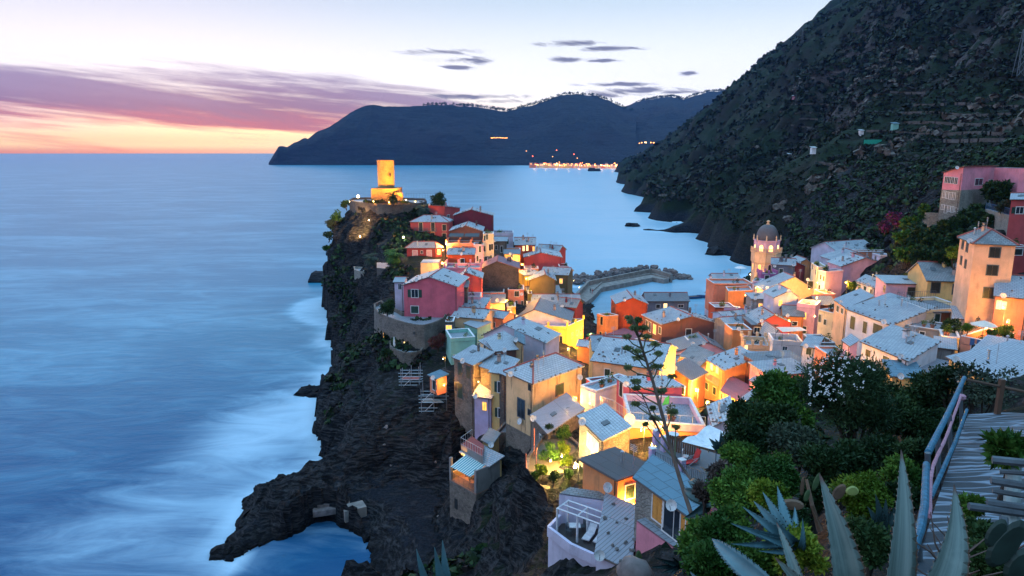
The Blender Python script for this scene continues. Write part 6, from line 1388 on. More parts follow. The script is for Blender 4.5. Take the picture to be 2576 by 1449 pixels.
def leaves(name, cents, n, ls, m, seed=0, aspect=.45, up_=0., shell=.55, parent=None, origin=None):
    # n leaf quads spread through a set of ellipsoid lobes [(centre, (rx,ry,rz))]
    rg = np.random.RandomState(seed); C = np.array([c[0] for c in cents]); Rr = np.array([c[1] for c in cents], float)
    w_ = (Rr[:, 0]*Rr[:, 1]*Rr[:, 2])**.66; k = rg.choice(len(C), n, p=w_/w_.sum())
    d = rg.normal(size=(n, 3)); d /= np.linalg.norm(d, axis=1)[:, None]; r = (shell+(1-shell)*rg.rand(n))**1.0*(1+.22*rg.randn(n)*.6)
    p = C[k]+d*Rr[k]*r[:, None]
    a = rg.normal(size=(n, 3))+d*.8+np.array([0, 0, up_]); a /= np.linalg.norm(a, axis=1)[:, None]
    b = np.cross(a, rg.normal(size=(n, 3))); b /= np.linalg.norm(b, axis=1)[:, None]
    L_ = ls*(.6+.8*rg.rand(n))[:, None]; W_ = L_*aspect
    v = np.stack([p, p+a*L_*.5+b*W_*.5, p+a*L_, p+a*L_*.5-b*W_*.5], 1).reshape(-1, 3)
    if origin is not None: v = v-np.array(origin)
    me = bpy.data.meshes.new(name); me.vertices.add(4*n); me.vertices.foreach_set('co', v.ravel()); me.loops.add(4*n); me.loops.foreach_set('vertex_index', np.arange(4*n))
    me.polygons.add(n); me.polygons.foreach_set('loop_start', np.arange(n)*4); me.polygons.foreach_set('loop_total', np.full(n, 4)); me.update(calc_edges=True)
    me.materials.append(m); o = bpy.data.objects.new(name, me); COL.objects.link(o)
    if parent is not None: o.parent = parent
    elif origin is not None: o.location = origin
    return o
def lobes(c, r, n, seed, sq=(1, 1, .8)):
    rr = random.Random(seed); o = []
    for i in range(n):
        a = rr.uniform(0, 6.28); q = rr.uniform(.2, .75)*r; s = r*rr.uniform(.28, .5)
        o.append(((c[0]+q*math.cos(a)*sq[0], c[1]+q*math.sin(a)*sq[1], c[2]+rr.uniform(-.6, .7)*r*sq[2]), (s*sq[0], s*sq[1], s*sq[2])))
    return o
def bush(k, x, y, rpx, D, m, label, n=4000, ls=.1, sq=(1,1,.8), nl=14, name='bush', cat='bush', grp=None, trunk=0, seed=None, aspect=.45, up_=.2, shell=.5):
    p = P(*zz(k, (x, y)), D); r = rpx*ZOOM[k][2]/FPX*D*1.12; seed = seed if seed is not None else int(x*7+y)
    g = max(min(hz(p.x, p.y), p.z-r*.3), p.z-r*1.1) if trunk == 0 else p.z-trunk
    t_ = thing(name, (p.x, p.y, g), label, cat, grp)
    lb = lobes(p, r, nl, seed, sq)
    leaves('crown', lb, n, ls, m, seed, aspect, up_, shell, t_, (p.x, p.y, g))
    rr = random.Random(seed); tn = max(1, 3 if trunk else 2)
    for i in range(tn):
        mb = MB(); e = lb[rr.randrange(len(lb))][0]; b0 = Vector((p.x+rr.uniform(-.1, .1)*r, p.y+rr.uniform(-.1, .1)*r, g-.3)); mid_ = b0.lerp(Vector(e), .5)+Vector((rr.uniform(-.1, .1), rr.uniform(-.1, .1), 0))*r
        tr = r*.045+.01
        mb.tube([b0, mid_, Vector(e)], [tr*1.5, tr, tr*.4], BARK, 6)
        for j in range(3):
            e2 = lb[rr.randrange(len(lb))][0]; mb.tube([mid_, mid_.lerp(Vector(e2), .6)+up*.1*r, Vector(e2)], [tr*.7, tr*.5, tr*.2], BARK, 5)
        mb.build('trunk', BARK, t_)
    return t_

# ---- wild scrub on the mountain and cliffs: one mass
def scrub(name, X_, Y_, Z_, count, size, seed, mats, keep, nq=10, label=None):
    rg = np.random.RandomState(seed); ny, nx = X_.shape
    gy_, gx_ = np.gradient(Z_); 
    pts = []; tries = 0
    jj = rg.randint(0, ny-1, count*6); ii = rg.randint(0, nx-1, count*6); fu = rg.rand(count*6); fv = rg.rand(count*6)
    A = lambda G: (G[jj, ii]*(1-fu)*(1-fv)+G[jj, ii+1]*fu*(1-fv)+G[jj+1, ii]*(1-fu)*fv+G[jj+1, ii+1]*fu*fv)
    x, y, z = A(X_), A(Y_), A(Z_); ok = keep(x, y, z, rg); x, y, z = x[ok][:count], y[ok][:count], z[ok][:count]
    out = []
    for mi, m in enumerate(mats):
        sel = (np.floor(vnoise(x*.02+mi, y*.02, z*0)*1e3+np.arange(len(x))*7).astype(int) % len(mats)) == mi
        xx, yy, zz_ = x[sel], y[sel], z[sel]; n = len(xx)
        if n == 0: continue
        sz = size(xx, yy, rg.rand(n)); sz = sz if hasattr(sz, '__len__') else np.full(n, sz)
        K = nq; c = np.repeat(np.stack([xx, yy, zz_], 1), K, 0); s = np.repeat(sz, K)[:, None]
        d = rg.normal(size=(n*K, 3)); d[:, 2] = abs(d[:, 2]); d /= np.linalg.norm(d, axis=1)[:, None]
        p = c+d*s*np.array([.75, .75, .6])*(.5+.6*rg.rand(n*K))[:, None]
        nrm = d+rg.normal(size=(n*K, 3))*.45; nrm /= np.linalg.norm(nrm, axis=1)[:, None]
        a = np.cross(nrm, rg.normal(size=(n*K, 3))); a /= np.linalg.norm(a, axis=1)[:, None]; b = np.cross(nrm, a); L_ = s*.42
        v = np.stack([p-a*L_, p-b*L_*.8, p+a*L_, p+b*L_*.8], 1).reshape(-1, 3); N = n*K
        me = bpy.data.meshes.new(name); me.vertices.add(4*N); me.vertices.foreach_set('co', v.ravel()); me.loops.add(4*N); me.loops.foreach_set('vertex_index', np.arange(4*N))
        me.polygons.add(N); me.polygons.foreach_set('loop_start', np.arange(N)*4); me.polygons.foreach_set('loop_total', np.full(N, 4)); me.update(calc_edges=True)
        me.materials.append(m); o = bpy.data.objects.new(name, me); COL.objects.link(o); tag(o, kind='stuff', label=label, cat='scrub')
def kp(x, y, z, rg): return (z > 9) & (vnoise(x*.03, y*.03, x*0) > .2) & ~((x < 148) & (y < 298))
def szm(x, y, r): return (.8+2.3*r**3)*np.clip(np.hypot(x, y)/330, .7, 3.2)
kf = lambda x, y, z, rg: (z > 12) & (x > 60) & ~((x < 146) & (y < 296)) & (rg.rand(len(x)) < np.clip(1.2-np.hypot(x, y)/1600, .15, 1)) & (rg.rand(len(x)) < .25+.75*(vnoise(x*.02, y*.02, x*0) > .4))
HS1 = leafmat('mountain_scrub', (.004,.009,.005), (.014,.022,.011)); HS2 = leafmat('mountain_brush', (.012,.010,.010), (.032,.025,.026)); HS3 = leafmat('mountain_green', (.007,.017,.006), (.022,.038,.013))
scrub('hillside_scrub', X2, Y2, Z2n, 52000, szm, 4, [HS1, HS3, HS3, HS2], kf, 7, 'dark scrub and brush covering the mountain')
def kr(x, y, z, rg): return (z > 14) & (z < 130) & (y < 650) & ~((x < 146) & (y < 296)) & (vnoise(x*.016+30, y*.030+11, z*.02) > .64)
scrub('pale_reeds', X2, Y2, Z2n, 2300, lambda x, y, r: 2.8+2*r, 8, [LREED], kr, 12, 'pale feathery reeds in patches on the mountain')
HC = [(h['root'].location.x, h['root'].location.y) for h in HOUSES.values()]
HCa = np.array(HC)
def kt(x, y, z, rg):
    dd = np.sqrt(((x[:, None]-HCa[None, :, 0])**2+(y[:, None]-HCa[None, :, 1])**2).min(1))
    return (z > 5) & (dd > 6.5) & (y > 60) & ((vnoise(x*.11, y*.11, z*.15) > .5) | ((x > 60) & (rg.rand(len(x)) < .8))) & ((y > 170) | (x > 60) | (vnoise(x*.11, y*.11, z*.15) > .62)) & ~((x > -30) & (x < 60) & (y > 90) & (z < 12))
scrub('cliff_scrub', Xt, Yt, Zt, 11000, lambda x, y, r: (.5+1.1*r)*np.where(x > 60, 1.5, 1), 5, [HS3, LDARK, HS3, HS2, LDARK], kt, 10, 'dark tufts and scrub growing on the cliffs')
# ridge-line trees of the far hills read as one fringe
fr_ = []
rg = np.random.RandomState(2)
for (pxs, pys, DD) in (([1060,1100,1190,1280,1340,1370,1410,1450,1490,1530,1570,1600,1640], [265,263,267,280,263,254,239,236,239,251,272,281,276], 3700), ([1600,1650,1690,1720,1745,1790,1835], [257,246,242,251,239,229,229], 4390)):
    for i in range(190):
        px_ = rg.uniform(pxs[0], pxs[-1]); py_ = np.interp(px_, pxs, pys)
        D_ = np.interp(px_, [1060,1450,1600,1640], [3400,3700,3850,3900]) if DD == 3700 else DD
        p = P(px_, py_+rg.uniform(-1, 2), D_); s = rg.uniform(3, 7); fr_.append((tuple(p+up*s), (s, s, s*.8)))
o = leaves('ridge_trees', fr_, 9000, 5, LDARK, 3, .7); tag(o, kind='stuff', label='row of tiny trees along the far ridge', cat='trees')

# ---- palms
_PLM = [LGREEN, LDARK, LLIME]
def palm(base, H_, L_, n, label, m=LDARK, seed=0, lean=(0, 0)):
    t_ = thing('palm_tree', base, label, 'palm tree'); base = Vector(base); top_ = base+Vector((lean[0], lean[1], H_)); mb = MB()
    mb.tube([base-up*.5, base.lerp(top_, .5), top_], [L_*.10, L_*.075, L_*.085], BARK, 8); mb.build('trunk', BARK, t_)
    rr = random.Random(seed); mb = MB()
    for i in range(n):
        a = 2*math.pi*i/n*2.4+rr.uniform(-.2, .2); el = R(80)-R(115)*(i/n)+rr.uniform(-.1, .1); d = Vector((math.cos(a), math.sin(a), 0)); pts = []; q = top_.copy(); e_ = el; S = 8
        for s in range(S+1):
            pts.append(q.copy()); q = q+(d*math.cos(e_)+up*math.sin(e_))*L_/S; e_ -= R(13)
        side = d.cross(up)
        for s in range(S):
            for f_ in (.0, .33, .66):
                b0 = pts[s].lerp(pts[s+1], f_); tn = (pts[s+1]-pts[s]).normalized(); wl = L_*.24*math.sin(math.pi*min(.97, (s+f_+.8)/(S+1)))
                for sg in (-1, 1):
                    e = b0+side*sg*wl+tn*wl*.55-up*wl*.35; mb.face([b0, b0+tn*L_*.035, e], m)
        mb.tube(pts, L_*.008+.01, m, 3, False)
    mb.build('crown', m, t_)
palm(P(*zz(1, (1065,745)), 203), 2.4, 2.9, 34, 'tall palm silhouetted against the floodlit castle', LDARK, 1)
palm(P(*zz(1, (1470,850)), 206), .8, 3.0, 44, 'low bushy palm on the right of the castle terrace', LOLIVE, 2)
palm(P(*zz(2, (300,400)), 170), 1.2, 3.4, 46, 'large palm lit green beside the low dark red house', LGREEN, 3)
palm(P(*zz(2, (35,440)), 172), 1.2, 2.6, 36, 'smaller bluish palm on the cliff edge terrace', LOLIVE, 4)
bush(1, 1690, 690, 105, 220, LDARK, 'bushy dark shrub at the seaward end of the castle terrace', 2600, .5, up_=.8)
for i, (x_, y_, r_) in enumerate([(430,745,60), (270,900,75), (215,1010,60), (185,1180,60), (160,1340,60), (900,830,70), (1240,760,60), (1000,1080,80), (700,1050,70)]):
    bush(1, x_, y_, r_, 214 if i > 4 else 226.5, [LDARK, LGREEN, LOLIVE][i % 3], 'scrubby bush clinging to the castle rock', 1100, .5, grp='bushes on the castle rock', nl=9)
bush(2, 215, 950, 90, 128, LDARK, 'dark shrub in the garden left of the rose-red house', 2500, .35)
bush(2, 790, 1330, 95, 117, LPINKB, 'reddish climbing bush on the side of the round bastion', 2600, .3)
bush(3, 215, 430, 60, 116, LDARK, 'green bush hanging below the small curved terrace', 1500, .3)
# ---- trees on the right slope
TL = {0: 'dense dark tree in the grove between the roofs and the hill villa', 1: 'mid green bushy tree in the grove below the hill villa', 2: 'pale grey-green tree in the grove near the hill villa'}
for i, (x_, y_, r_, D_, k_) in enumerate([(350,930,95,152,1), (480,1000,100,146,0), (290,1090,80,142,1), (560,1090,130,138,0), (730,1010,120,136,0), (860,950,100,134,0), (700,1200,120,124,0), (900,1130,90,126,0), (330,1300,100,134,1), (520,1330,115,120,0), (790,1340,80,116,0), (1130,850,115,136,0), (1240,770,90,138,0), (1420,520,125,143,0), (1340,900,75,130,0), (410,1180,100,138,0), (620,1240,100,126,0), (1010,900,80,134,0)]):
    bush(14, x_, y_, r_, D_, [LDARK, LGREEN, LOLIVE][k_], TL[k_], 2600, .75, name='tree', cat='tree', grp='trees in the grove below the villa', trunk=r_*.2037/FPX*D_*1.6, nl=12)
bush(14, 935, 1270, 80, 108, LLIME, 'light green tree touching the tallest apricot house', 2400, .4, name='tree', cat='tree', trunk=2.5)
bush(14, 1570, 700, 90, 124, LOLIVE, 'grey-green tree left of the high crimson house', 2200, .5, name='tree', cat='tree', trunk=3)
bush(14, 545, 790, 70, 151, LGREEN, 'narrow upright tree left of the hill villa', 1800, .6, name='tree', cat='tree', trunk=4, sq=(.7,.7,1.4))
bush(14, 1680, 190, 110, 156, LDARK, 'flat-topped dark pine behind the hill villa', 2600, .6, name='tree', cat='tree', trunk=5, sq=(1.2,1,.4))
bush(14, 180, 870, 95, 155, LPUR, 'purple bougainvillea above the roofs', 3000, .5)
bush(14, 60, 960, 70, 158, LPUR, 'second, paler bougainvillea clump left of the purple one', 1500, .5)
bush(6, 1560, 1000, 75, 84, LLIME, 'lamp-lit planting at the right end of the parasol terrace', 2600, .2, nl=12)
bush(6, 1240, 950, 45, 84, LLIME, 'small lamp-lit shrub at the left end of the parasol terrace', 1200, .2)
bush(6, 1440, 1010, 40, 83.5, LGREEN, 'low green planting below the cream parasol', 1000, .18)
bush(6, 1080, 950, 70, 93, LDARK, 'black-green tree beside the ochre side house', 1800, .3)
bush(5, 2000, 905, 60, 140, LLIME, 'glowing yellow-green pergola vine on the pink house terrace', 1400, .25)
# ---- lamp-lit garden
for i, (x_, y_, r_, D_, m__, lb_) in enumerate([(400,110,110,66,LGREEN,'lamp-lit tree at the back of the walled garden'), (560,60,80,67,LLIME,'bright lit shrub below the garden room'), (330,300,75,60,LLIME,'lit yellow-green shrub at the front of the walled garden'), (460,380,60,58,LDARK,'dark round tree in the lit garden corner'), (620,330,55,60,LDARK,'dark shrub in front of the garden lamp'), (600,200,70,63,LLIME,'bright foliage around the garden lamp'), (240,360,40,60,LGREEN,'small lit bush at the garden wall corner')]):
    bush(8, x_, y_, r_, D_, m__, lb_, 2400, .16, nl=10)
bush(3, 2230, 1330, 90, 70, LGREEN, 'leafy shrub beside the ribbed pinkish roof', 2500, .17)
bush(3, 2060, 1290, 50, 72, LDARK, 'dark shrub at the foot of the weather-stained house', 1400, .16)
bush(8, 600, 1290, 90, 50, LDARK, 'round dark shrub under the white sun terrace wall', 3500, .11)
bush(8, 120, 960, 80, 62, LGREEN, 'green scrub below the garden wall', 1800, .13)
bush(8, 300, 1010, 70, 58, LDRY, 'dry brown scrub beside the sun terrace wall', 1800, .13)
bush(8, 400, 1330, 80, 54, LDARK, 'dark scrub on the cliff at the lower left of the sun terrace', 1800, .13)

# ---------------------------------------------------------------- foreground slope
tr = bush(9, 985, 290, 265, 16.5, LOLE, 'tall oleander with white blossoms in the foreground', 26000, .13, (1, .9, .95), 30, 'oleander', 'tree', trunk=3.2, aspect=.2, up_=.7, shell=.35)
oc = P(*zz(9, (960, 200)), 15.8)
mb = MB(); rr = random.Random(3)
for i in range(85):
    x_, y_ = rr.gauss(880, 120), rr.gauss(210, 100)
    p = P(*zz(9, (max(735, x_), max(70, y_))), 15.6+rr.uniform(-.6, .6))
    for k in range(4): a = rr.uniform(0, 6.28); q = p+Vector((math.cos(a), -.3, math.sin(a)))*.03; mb.face([q+Vector((-.013, 0, -.012)), q+Vector((.013, -.01, -.012)), q+Vector((.013, .0, .012)), q+Vector((-.013, 0, .012))], WHITEF)
mb.build('blossoms', WHITEF, tr)
FG = [(560,330,210,22,LGREEN,'broad green bush left of the oleander',14000,.15), (430,470,190,20,LDARK,'dark ivy-covered bush behind the blue terrace',14000,.13), (330,610,150,18,LDARK,'dark leafy bush beside the white tarpaulin',10000,.12), (660,640,150,13,LOLIVE,'grey-green rounded shrub in front of the oleander',11000,.09),
      (300,720,120,16,LGREEN,'bright green bush below the ivy-covered one',9000,.10), (1400,330,210,21,LDARK,'loose dark tree right of the oleander',11000,.13), (1480,520,160,18,LDARK,'dark shrub behind the blue handrail',9000,.12), (1250,420,150,19,LDARK,'dark thicket behind the oleander stems',8000,.12),
      (1080,960,175,8,LLIME,'fine-leaved yellow-green bush between the big agave leaves',14000,.05), (300,960,190,9.5,LGREEN,'vine-covered bank at the left of the foreground',16000,.07), (190,1130,170,8.5,LGREEN,'dark green vine bank at the lower left',13000,.07), (470,960,130,9,LLIME,'light green leafy patch behind the blue agave',8000,.06),
      (150,1390,190,6,LGREEN,'low green bank in the bottom corner under the near agave',12000,.05), (660,1290,180,5.2,LLIME,'autumn-tinged vine tangle in front of the prickly pears',12000,.045), (420,1380,130,5.5,LGREEN,'bright low ground vine left of the central agave leaf',8000,.045), (1330,960,110,8,LDARK,'dark undergrowth by the foot of the handrail',6000,.06),
      (1120,1250,150,4.6,LDARK,'dark low herbs between the two tallest agave leaves',7000,.04), (170,790,70,13,LDRY,'tangle of dry grey twigs beside the terrace',5000,.07), (780,950,110,9,LDARK,'shaded shrub behind the prickly pears',6000,.07), (850,760,140,12,LDARK,'shaded bush below the grey-green shrub',7000,.09),
      (520,820,150,12,LGREEN,'yellowing bush in the middle of the bank',9000,.07), (1750,1000,70,4.9,LGREEN,'fennel tuft beside the stone path',5000,.04), (1780,1200,110,4.2,LDARK,'dark herb clump at the right path edge',7000,.04), (1980,650,90,5.0,LGREEN,'grape vine leaves draped over the stick fence',900,.09), (1900,1380,130,3.6,LDARK,'dark scrub in the bottom right corner',6000,.035), (1230,700,150,15,LDARK,'black-green shrub in the shade below the oleander stems',7000,.10), (1000,700,130,13,LDARK,'deeply shaded shrub behind the pale cactus pad',6000,.09), (1420,680,120,14,LDARK,'shaded thicket left of the handrail',6000,.09), (1330,800,110,10,LGREEN,'green shrub behind the tallest agave leaf',6000,.07), (600,1120,120,7,LDARK,'dark creeper under the blue agave',6000,.06), (50,1250,150,9,LGREEN,'leafy bank beside the pink wall',9000,.08), (70,920,60,14,LDRY,'brown dead agave tangle near the terrace rail',3000,.1)]
for (x_, y_, r_, D_, m__, lb_, n, ls) in FG: bush(9, x_, y_, r_, D_, m__, lb_, n, ls, nl=20, shell=.35)
# sparse tree at the right
bush(9, 1850, 260, 200, 19, LOLIVE, 'thin sparse tree beyond the end of the stone path', 1800, .12, (1,.8,.8), 22, 'tree', 'tree', trunk=3.0, shell=.2)
bush(9, 1620, 200, 130, 20, LDARK, 'thin dark tree behind the top of the handrail', 1800, .12, (1,.8,.8), 16, 'tree', 'tree', trunk=3.0, shell=.2)

# ---- agaves
am_, t, bs = newmat('agave_leaf'); uv = t.new('ShaderNodeUVMap').outputs[0]; sx = t.new('ShaderNodeSeparateXYZ'); t.put(sx.inputs[0], uv)
pos = t.new('ShaderNodeNewGeometry').outputs['Position']; n = t.noise(pos, 9, 5, .65); n2 = t.noise(t.map(uv, (7, .8, 1)), 1, 4, .6)
c = t.mix(t.ss(n2, .35, .65), (.075,.115,.108), (.14,.19,.18)); c = t.mix(t.m('MULTIPLY', t.ss(n, .5, .75), .5), c, (.20,.25,.23))
c = t.mix(t.ss(sx.outputs[1], .90, .97), c, (.10,.05,.04))
edge = t.m('ABSOLUTE', t.m('SUBTRACT', sx.outputs[0], .5)); c = t.mix(t.ss(edge, .462, .49), c, (.16,.10,.07))
t.put(bs.inputs['Base Color'], c); bs.inputs['Roughness'].default_value = .5; t.put(bs.inputs['Normal'], t.bump(n2, .25, .01)); AG = am_
AGD = plain('blue_agave_leaf', (.07,.16,.19), .5, 0, .25, 4); AGN = plain('dark_agave_leaf', (.03,.07,.075), .5, 0, .3, 4)
def agleaf(root, b, t_, w_, bend, m, face=Vector((0, -1, .3)), N=26, teeth=True, name='leaf', sway=0):
    b, t_ = Vector(b), Vector(t_); ax = (t_-b); L_ = ax.length; ax.normalize(); side = ax.cross(face).normalized(); nr = side.cross(ax).normalized(); mb = MB(); rows = []
    if nr.dot(face) < 0: nr = -nr
    for i in range(N+1):
        u_ = i/N; c_ = b.lerp(t_, u_)+nr*bend*math.sin(math.pi*u_)+side*sway*math.sin(math.pi*u_)
        wd = w_*(.72+.28*math.sin(min(1, u_*2.2)*math.pi/2))*(1-u_**2.2)*(1.12-.30*u_)*(1 if u_ < .97 else .6)+.003
        sc_ = 1+(.035*((i % 2)*2-1) if teeth and u_ < .93 else 0)
        rows.append([c_+side*wd*.5*s*(sc_ if abs(s) == 1 else 1)+nr*wd*.34*(abs(s)**2) - (nr*0) for s in (-1, -.6, -.2, .2, .6, 1)])
    th = w_*.13
    for i in range(N):
        for k in range(5):
            uvs = [(k/5, i/N), ((k+1)/5, i/N), ((k+1)/5, (i+1)/N), (k/5, (i+1)/N)]
            mb.face([rows[i][k], rows[i][k+1], rows[i+1][k+1], rows[i+1][k]], m, uvs)
            f2 = lambda i_, k_: rows[i_][k_]-nr*th*(1-abs(k_-2.5)/2.5)*(1-i_/N)
            mb.face([f2(i+1, k), f2(i+1, k+1), f2(i, k+1), f2(i, k)], m, [uvs[3], uvs[2], uvs[1], uvs[0]])
    if teeth:
        for i in range(2, N-3, 1):
            for s, k in ((-1, 0), (1, 5)):
                p = rows[i][k]; mb.face([p-ax*L_*.006, p+side*s*w_*.045+ax*L_*.004, p+ax*L_*.008], m, [(.0, .5)]*3)
    o = mb.build(name, m, root); 
    # merge so that the blade shades smoothly
    import bmesh
    bm = bmesh.new(); bm.from_mesh(o.data); bmesh.ops.remove_doubles(bm, verts=bm.verts, dist=1e-5); bm.to_mesh(o.data); bm.free()
    o.data.polygons.foreach_set('use_smooth', [True]*len(o.data.polygons)); return o
def agave(label, base, leaves_, m, name='agave', teeth=True):
    t_ = thing(name, base, label, 'agave')
    for lf in leaves_: agleaf(t_, lf[0], lf[1], lf[2], lf[3], m, teeth=teeth, sway=lf[4] if len(lf) > 4 else 0)
    return t_
def Z9(x, y, D): return P(*zz(9, (x, y)), D)
agave('big grey-green agave with three tall toothed leaves in the near foreground', Z9(1250, 1750, 1.75),
      [(Z9(985,1700,1.62), Z9(795,800,1.75), .092, .03), (Z9(1235,1760,1.58), Z9(1312,650,1.85), .082, .02), (Z9(1400,1720,1.50), Z9(1645,868,1.72), .100, .02, .02), (Z9(700,1680,1.9), Z9(525,1110,2.1), .045, .02), (Z9(840,1700,1.7), Z9(515,1330,1.7), .06, .03)], AG)
agave('long blue agave leaf rising from the bottom edge', Z9(520, 1620, 2.4), [(Z9(520,1560,2.3), Z9(118,1212,2.8), .085, .04), (Z9(300,1640,2.5), Z9(-20,1420,2.9), .06, .03)], AGD)
bc_ = Z9(600, 1230, 5.2)
agave('blue-leaved agave with curling tips on the bank', bc_, [(bc_, Z9(310,1010,5.2), .10, .08), (bc_, Z9(380,975,5.4), .11, .05), (bc_, Z9(438,918,5.5), .10, .03), (bc_, Z9(530,880,5.6), .11, .0), (bc_, Z9(235,1115,5.0), .09, .06), (bc_, Z9(500,1090,4.9), .1, .12), (bc_, Z9(365,1165,4.8), .1, .10), (bc_, Z9(690,1080,5.0), .09, .14), (bc_, Z9(410,1290,4.6), .08, .1), (bc_, Z9(235,1245,4.6), .08, .03), (bc_, Z9(640,1010,5.6), .09, .02)], AGD)
b2 = P(1108, 1500, 5)
agave('small agave spikes at the bottom edge above the dark cliff', b2, [(P(1085,1500,5), P(1047,1380,5), .075, .02), (P(1122,1500,5), P(1093,1376,5), .09, .02), (P(1130,1500,5), P(1113,1358,5.1), .085, .02)], AGD)
b3 = P(*zz(8, (2120, 640)), 15)
agave('large dark agave at the foot of the flower stalk', b3, [(b3, P(*zz(8, (1850,830)), 14.2), .30, .1), (b3, P(*zz(8, (1870,500)), 15.5), .32, .2), (b3, P(*zz(8, (1930,420)), 16), .3, .25), (b3, P(*zz(8, (2040,260)), 17), .28, .2), (b3, P(*zz(8, (2180,420)), 16), .28, .1), (b3, P(*zz(8, (2290,600)), 14), .26, .1)], AGN)
b4 = P(*zz(7, (1880, 1240)), 27)
agave('spiky agave against the white tarpaulin', b4, [(b4, P(*zz(7, q_), 27), .3, .05) for q_ in [(1742,1092), (1815,1100), (1880,1010), (1935,1030), (1960,1120), (1770,1180)]], AGN)
b5 = P(*zz(8, (1820, 1330)), 30)
agave('dark agave in front of the bubblegum pink wall', b5, [(b5, P(*zz(8, q_), 29), .28, .05) for q_ in [(1545,1245), (1490,1350), (1610,1420), (1740,1240), (1900,1290), (1980,1400), (1700,1440)]], AGN)
b6 = Z9(1170, 1160, 7)
agave('dim agave behind the tallest leaf', b6, [(b6, Z9(x_, y_, 7), .12, .03) for x_, y_ in [(1150,930), (1100,1010), (1215,960), (1330,960), (1380,880)]], AGN)
# ---- flower stalk
SD = 21
def S7(x, y, d=0): return P(*zz(7, (x, y)), SD+d)
def S4(x, y, d=0): return P(*zz(4, (x, y)), SD+d)
STK = plain('stalk_bark', (.10,.065,.05), .8, 0, .3, 3); STG = plain('stalk_green', (.06,.07,.03), .8, 0, .3, 3)
base_ = P(*zz(8, (2010, 960)), SD-3); topp = S4(860, 850)
sp2 = [base_, P(*zz(8, (1790, 300)), SD-1.5), S7(1190,720,-.6), S7(1075,330), S7(970,20), S4(900,930), topp]
fs = thing('agave_flower_stalk', base_, 'tall leaning agave flower stalk with clustered green pads', 'flower stalk')
mb = MB(); mb.tube(smoothpts(sp2, 2), [max(.02, .072-.05*i/27) for i in range(40)][:len(smoothpts(sp2, 2))], STK, 8); mb.build('stalk', STK, fs)
cl = [(4,(870,880),110,50),(4,(950,905),70,45),(4,(880,935),90,50),(4,(910,1000),90,45),(4,(1005,1000),80,40),(4,(820,1100),80,38),(4,(1030,1100),110,45),(4,(1160,1180),95,36),(4,(820,1230),80,36),(4,(930,1265),95,40),(4,(950,1340),120,50),(4,(1180,1295),95,36),
      (7,(1165,300),150,55),(7,(830,295),90,50),(7,(915,460),80,60),(7,(1330,400),80,45),(7,(1210,560),110,60),(7,(925,535),80,40),(7,(920,715),70,45),(7,(1105,760),60,40),(7,(1130,875),90,45),(7,(1330,800),100,60),(7,(1035,940),60,30),(7,(1370,970),70,30)]
def stalk_at(z_):
    sps = smoothpts(sp2, 2)
    for a, b in zip(sps[:-1], sps[1:]):
        if a.z <= z_ <= b.z: return a.lerp(b, (z_-a.z)/(b.z-a.z))
    return sps[-1] if z_ > sps[-1].z else sps[0]
LPAD = leafmat('stalk_pads', (.12,.17,.07), (.34,.38,.18))
for i, (k, (x_, y_), wx, wy) in enumerate(cl):
    D_ = SD+random.Random(i).uniform(-.5, .5); p = P(*zz(k, (x_, y_)), D_); w_ = wx*.2222/FPX*D_*.72; h_ = wy*.2222/FPX*D_*.62
    s0 = stalk_at(p.z-.35); mb = MB(); mb.tube([s0, s0.lerp(p, .6)-up*.08, p-up*h_*.3], [.03, .022, .018], STG, 5); mb.build('branch', STG, fs)
    leaves('flower_cluster', [(tuple(p+Vector((rr.uniform(-.5, .5)*w_, rr.uniform(-.3, .3)*w_, rr.uniform(-.2, .3)*h_))), (w_*.55, w_*.5, h_*.6)) for _ in range(5)], 420, .07, LPAD, i, .45, .8, .2, fs, tuple(fs.location))
dn_ = thing('dead_stalk', P(*zz(8, (1960, 400)), 19), 'bleached dead stalk leaning behind the flower stalk', 'dead stalk')
mb = MB(); mb.tube([P(*zz(8, (1960, 420)), 19), P(*zz(8, (1800, 200)), 20), S7(1210,1060), S7(1090,830), S7(975,570)], [.05, .045, .035, .025, .015], LDRY, 6)
for i in range(14):
    a_ = S7(975+9*i*1.6, 590+i*30*1.1); mb.tube([a_, a_+Vector((rr.uniform(-.6, .5), rr.uniform(-.3, .3), rr.uniform(-.1, .4)))], [.012, .005], LDRY, 4)
mb.build('stem', LDRY, dn_)
# ---- prickly pears
PAD = plain('cactus_pad', (.06,.11,.045), .6, 0, .25, 12); PADY = plain('pale_cactus_pad', (.26,.31,.09), .6, 0, .2, 12); PADB = plain('withered_pad', (.12,.075,.05), .8, 0, .4, 8); PADD = plain('dark_cactus_pad', (.015,.035,.03), .6, 0, .3, 12)
def pad(root, c, w_, h_, tilt, m):
    mb = MB(); N = 14; front = []; 
    for layer, (s, dy) in enumerate(((.15, -.12), (.8, -.10), (1, 0), (.8, .10), (.15, .12))):
        ring = []
        for i in range(N):
            a = 2*math.pi*i/N; x_, z_ = math.cos(a)*s*w_/2, math.sin(a)*s*h_/2*(1+.12*math.sin(a)); ct2, st2 = math.cos(tilt), math.sin(tilt)
            ring.append(c+Vector((x_*ct2+z_*st2, dy*w_, -x_*st2+z_*ct2)))
        front.append(ring)
    for r0_, r1_ in zip(front[:-1], front[1:]):
        for i in range(N): j = (i+1) % N; mb.face([r0_[i], r0_[j], r1_[j], r1_[i]], m)
    mb.face(front[0], m); mb.face(list(reversed(front[-1])), m)
    o = mb.build('pad', m, root); return o
def cactus(label, pads, stem=None):
    c0_ = pads[0][0]; r_ = thing('prickly_pear', (c0_.x, c0_.y, c0_.z-.5), label, 'cactus')
    for q in pads: pad(r_, *q)
    if stem: mb = MB(); mb.tube(stem, [.03, .02, .015][:len(stem)], PADB, 6); mb.build('stem', PADB, r_)
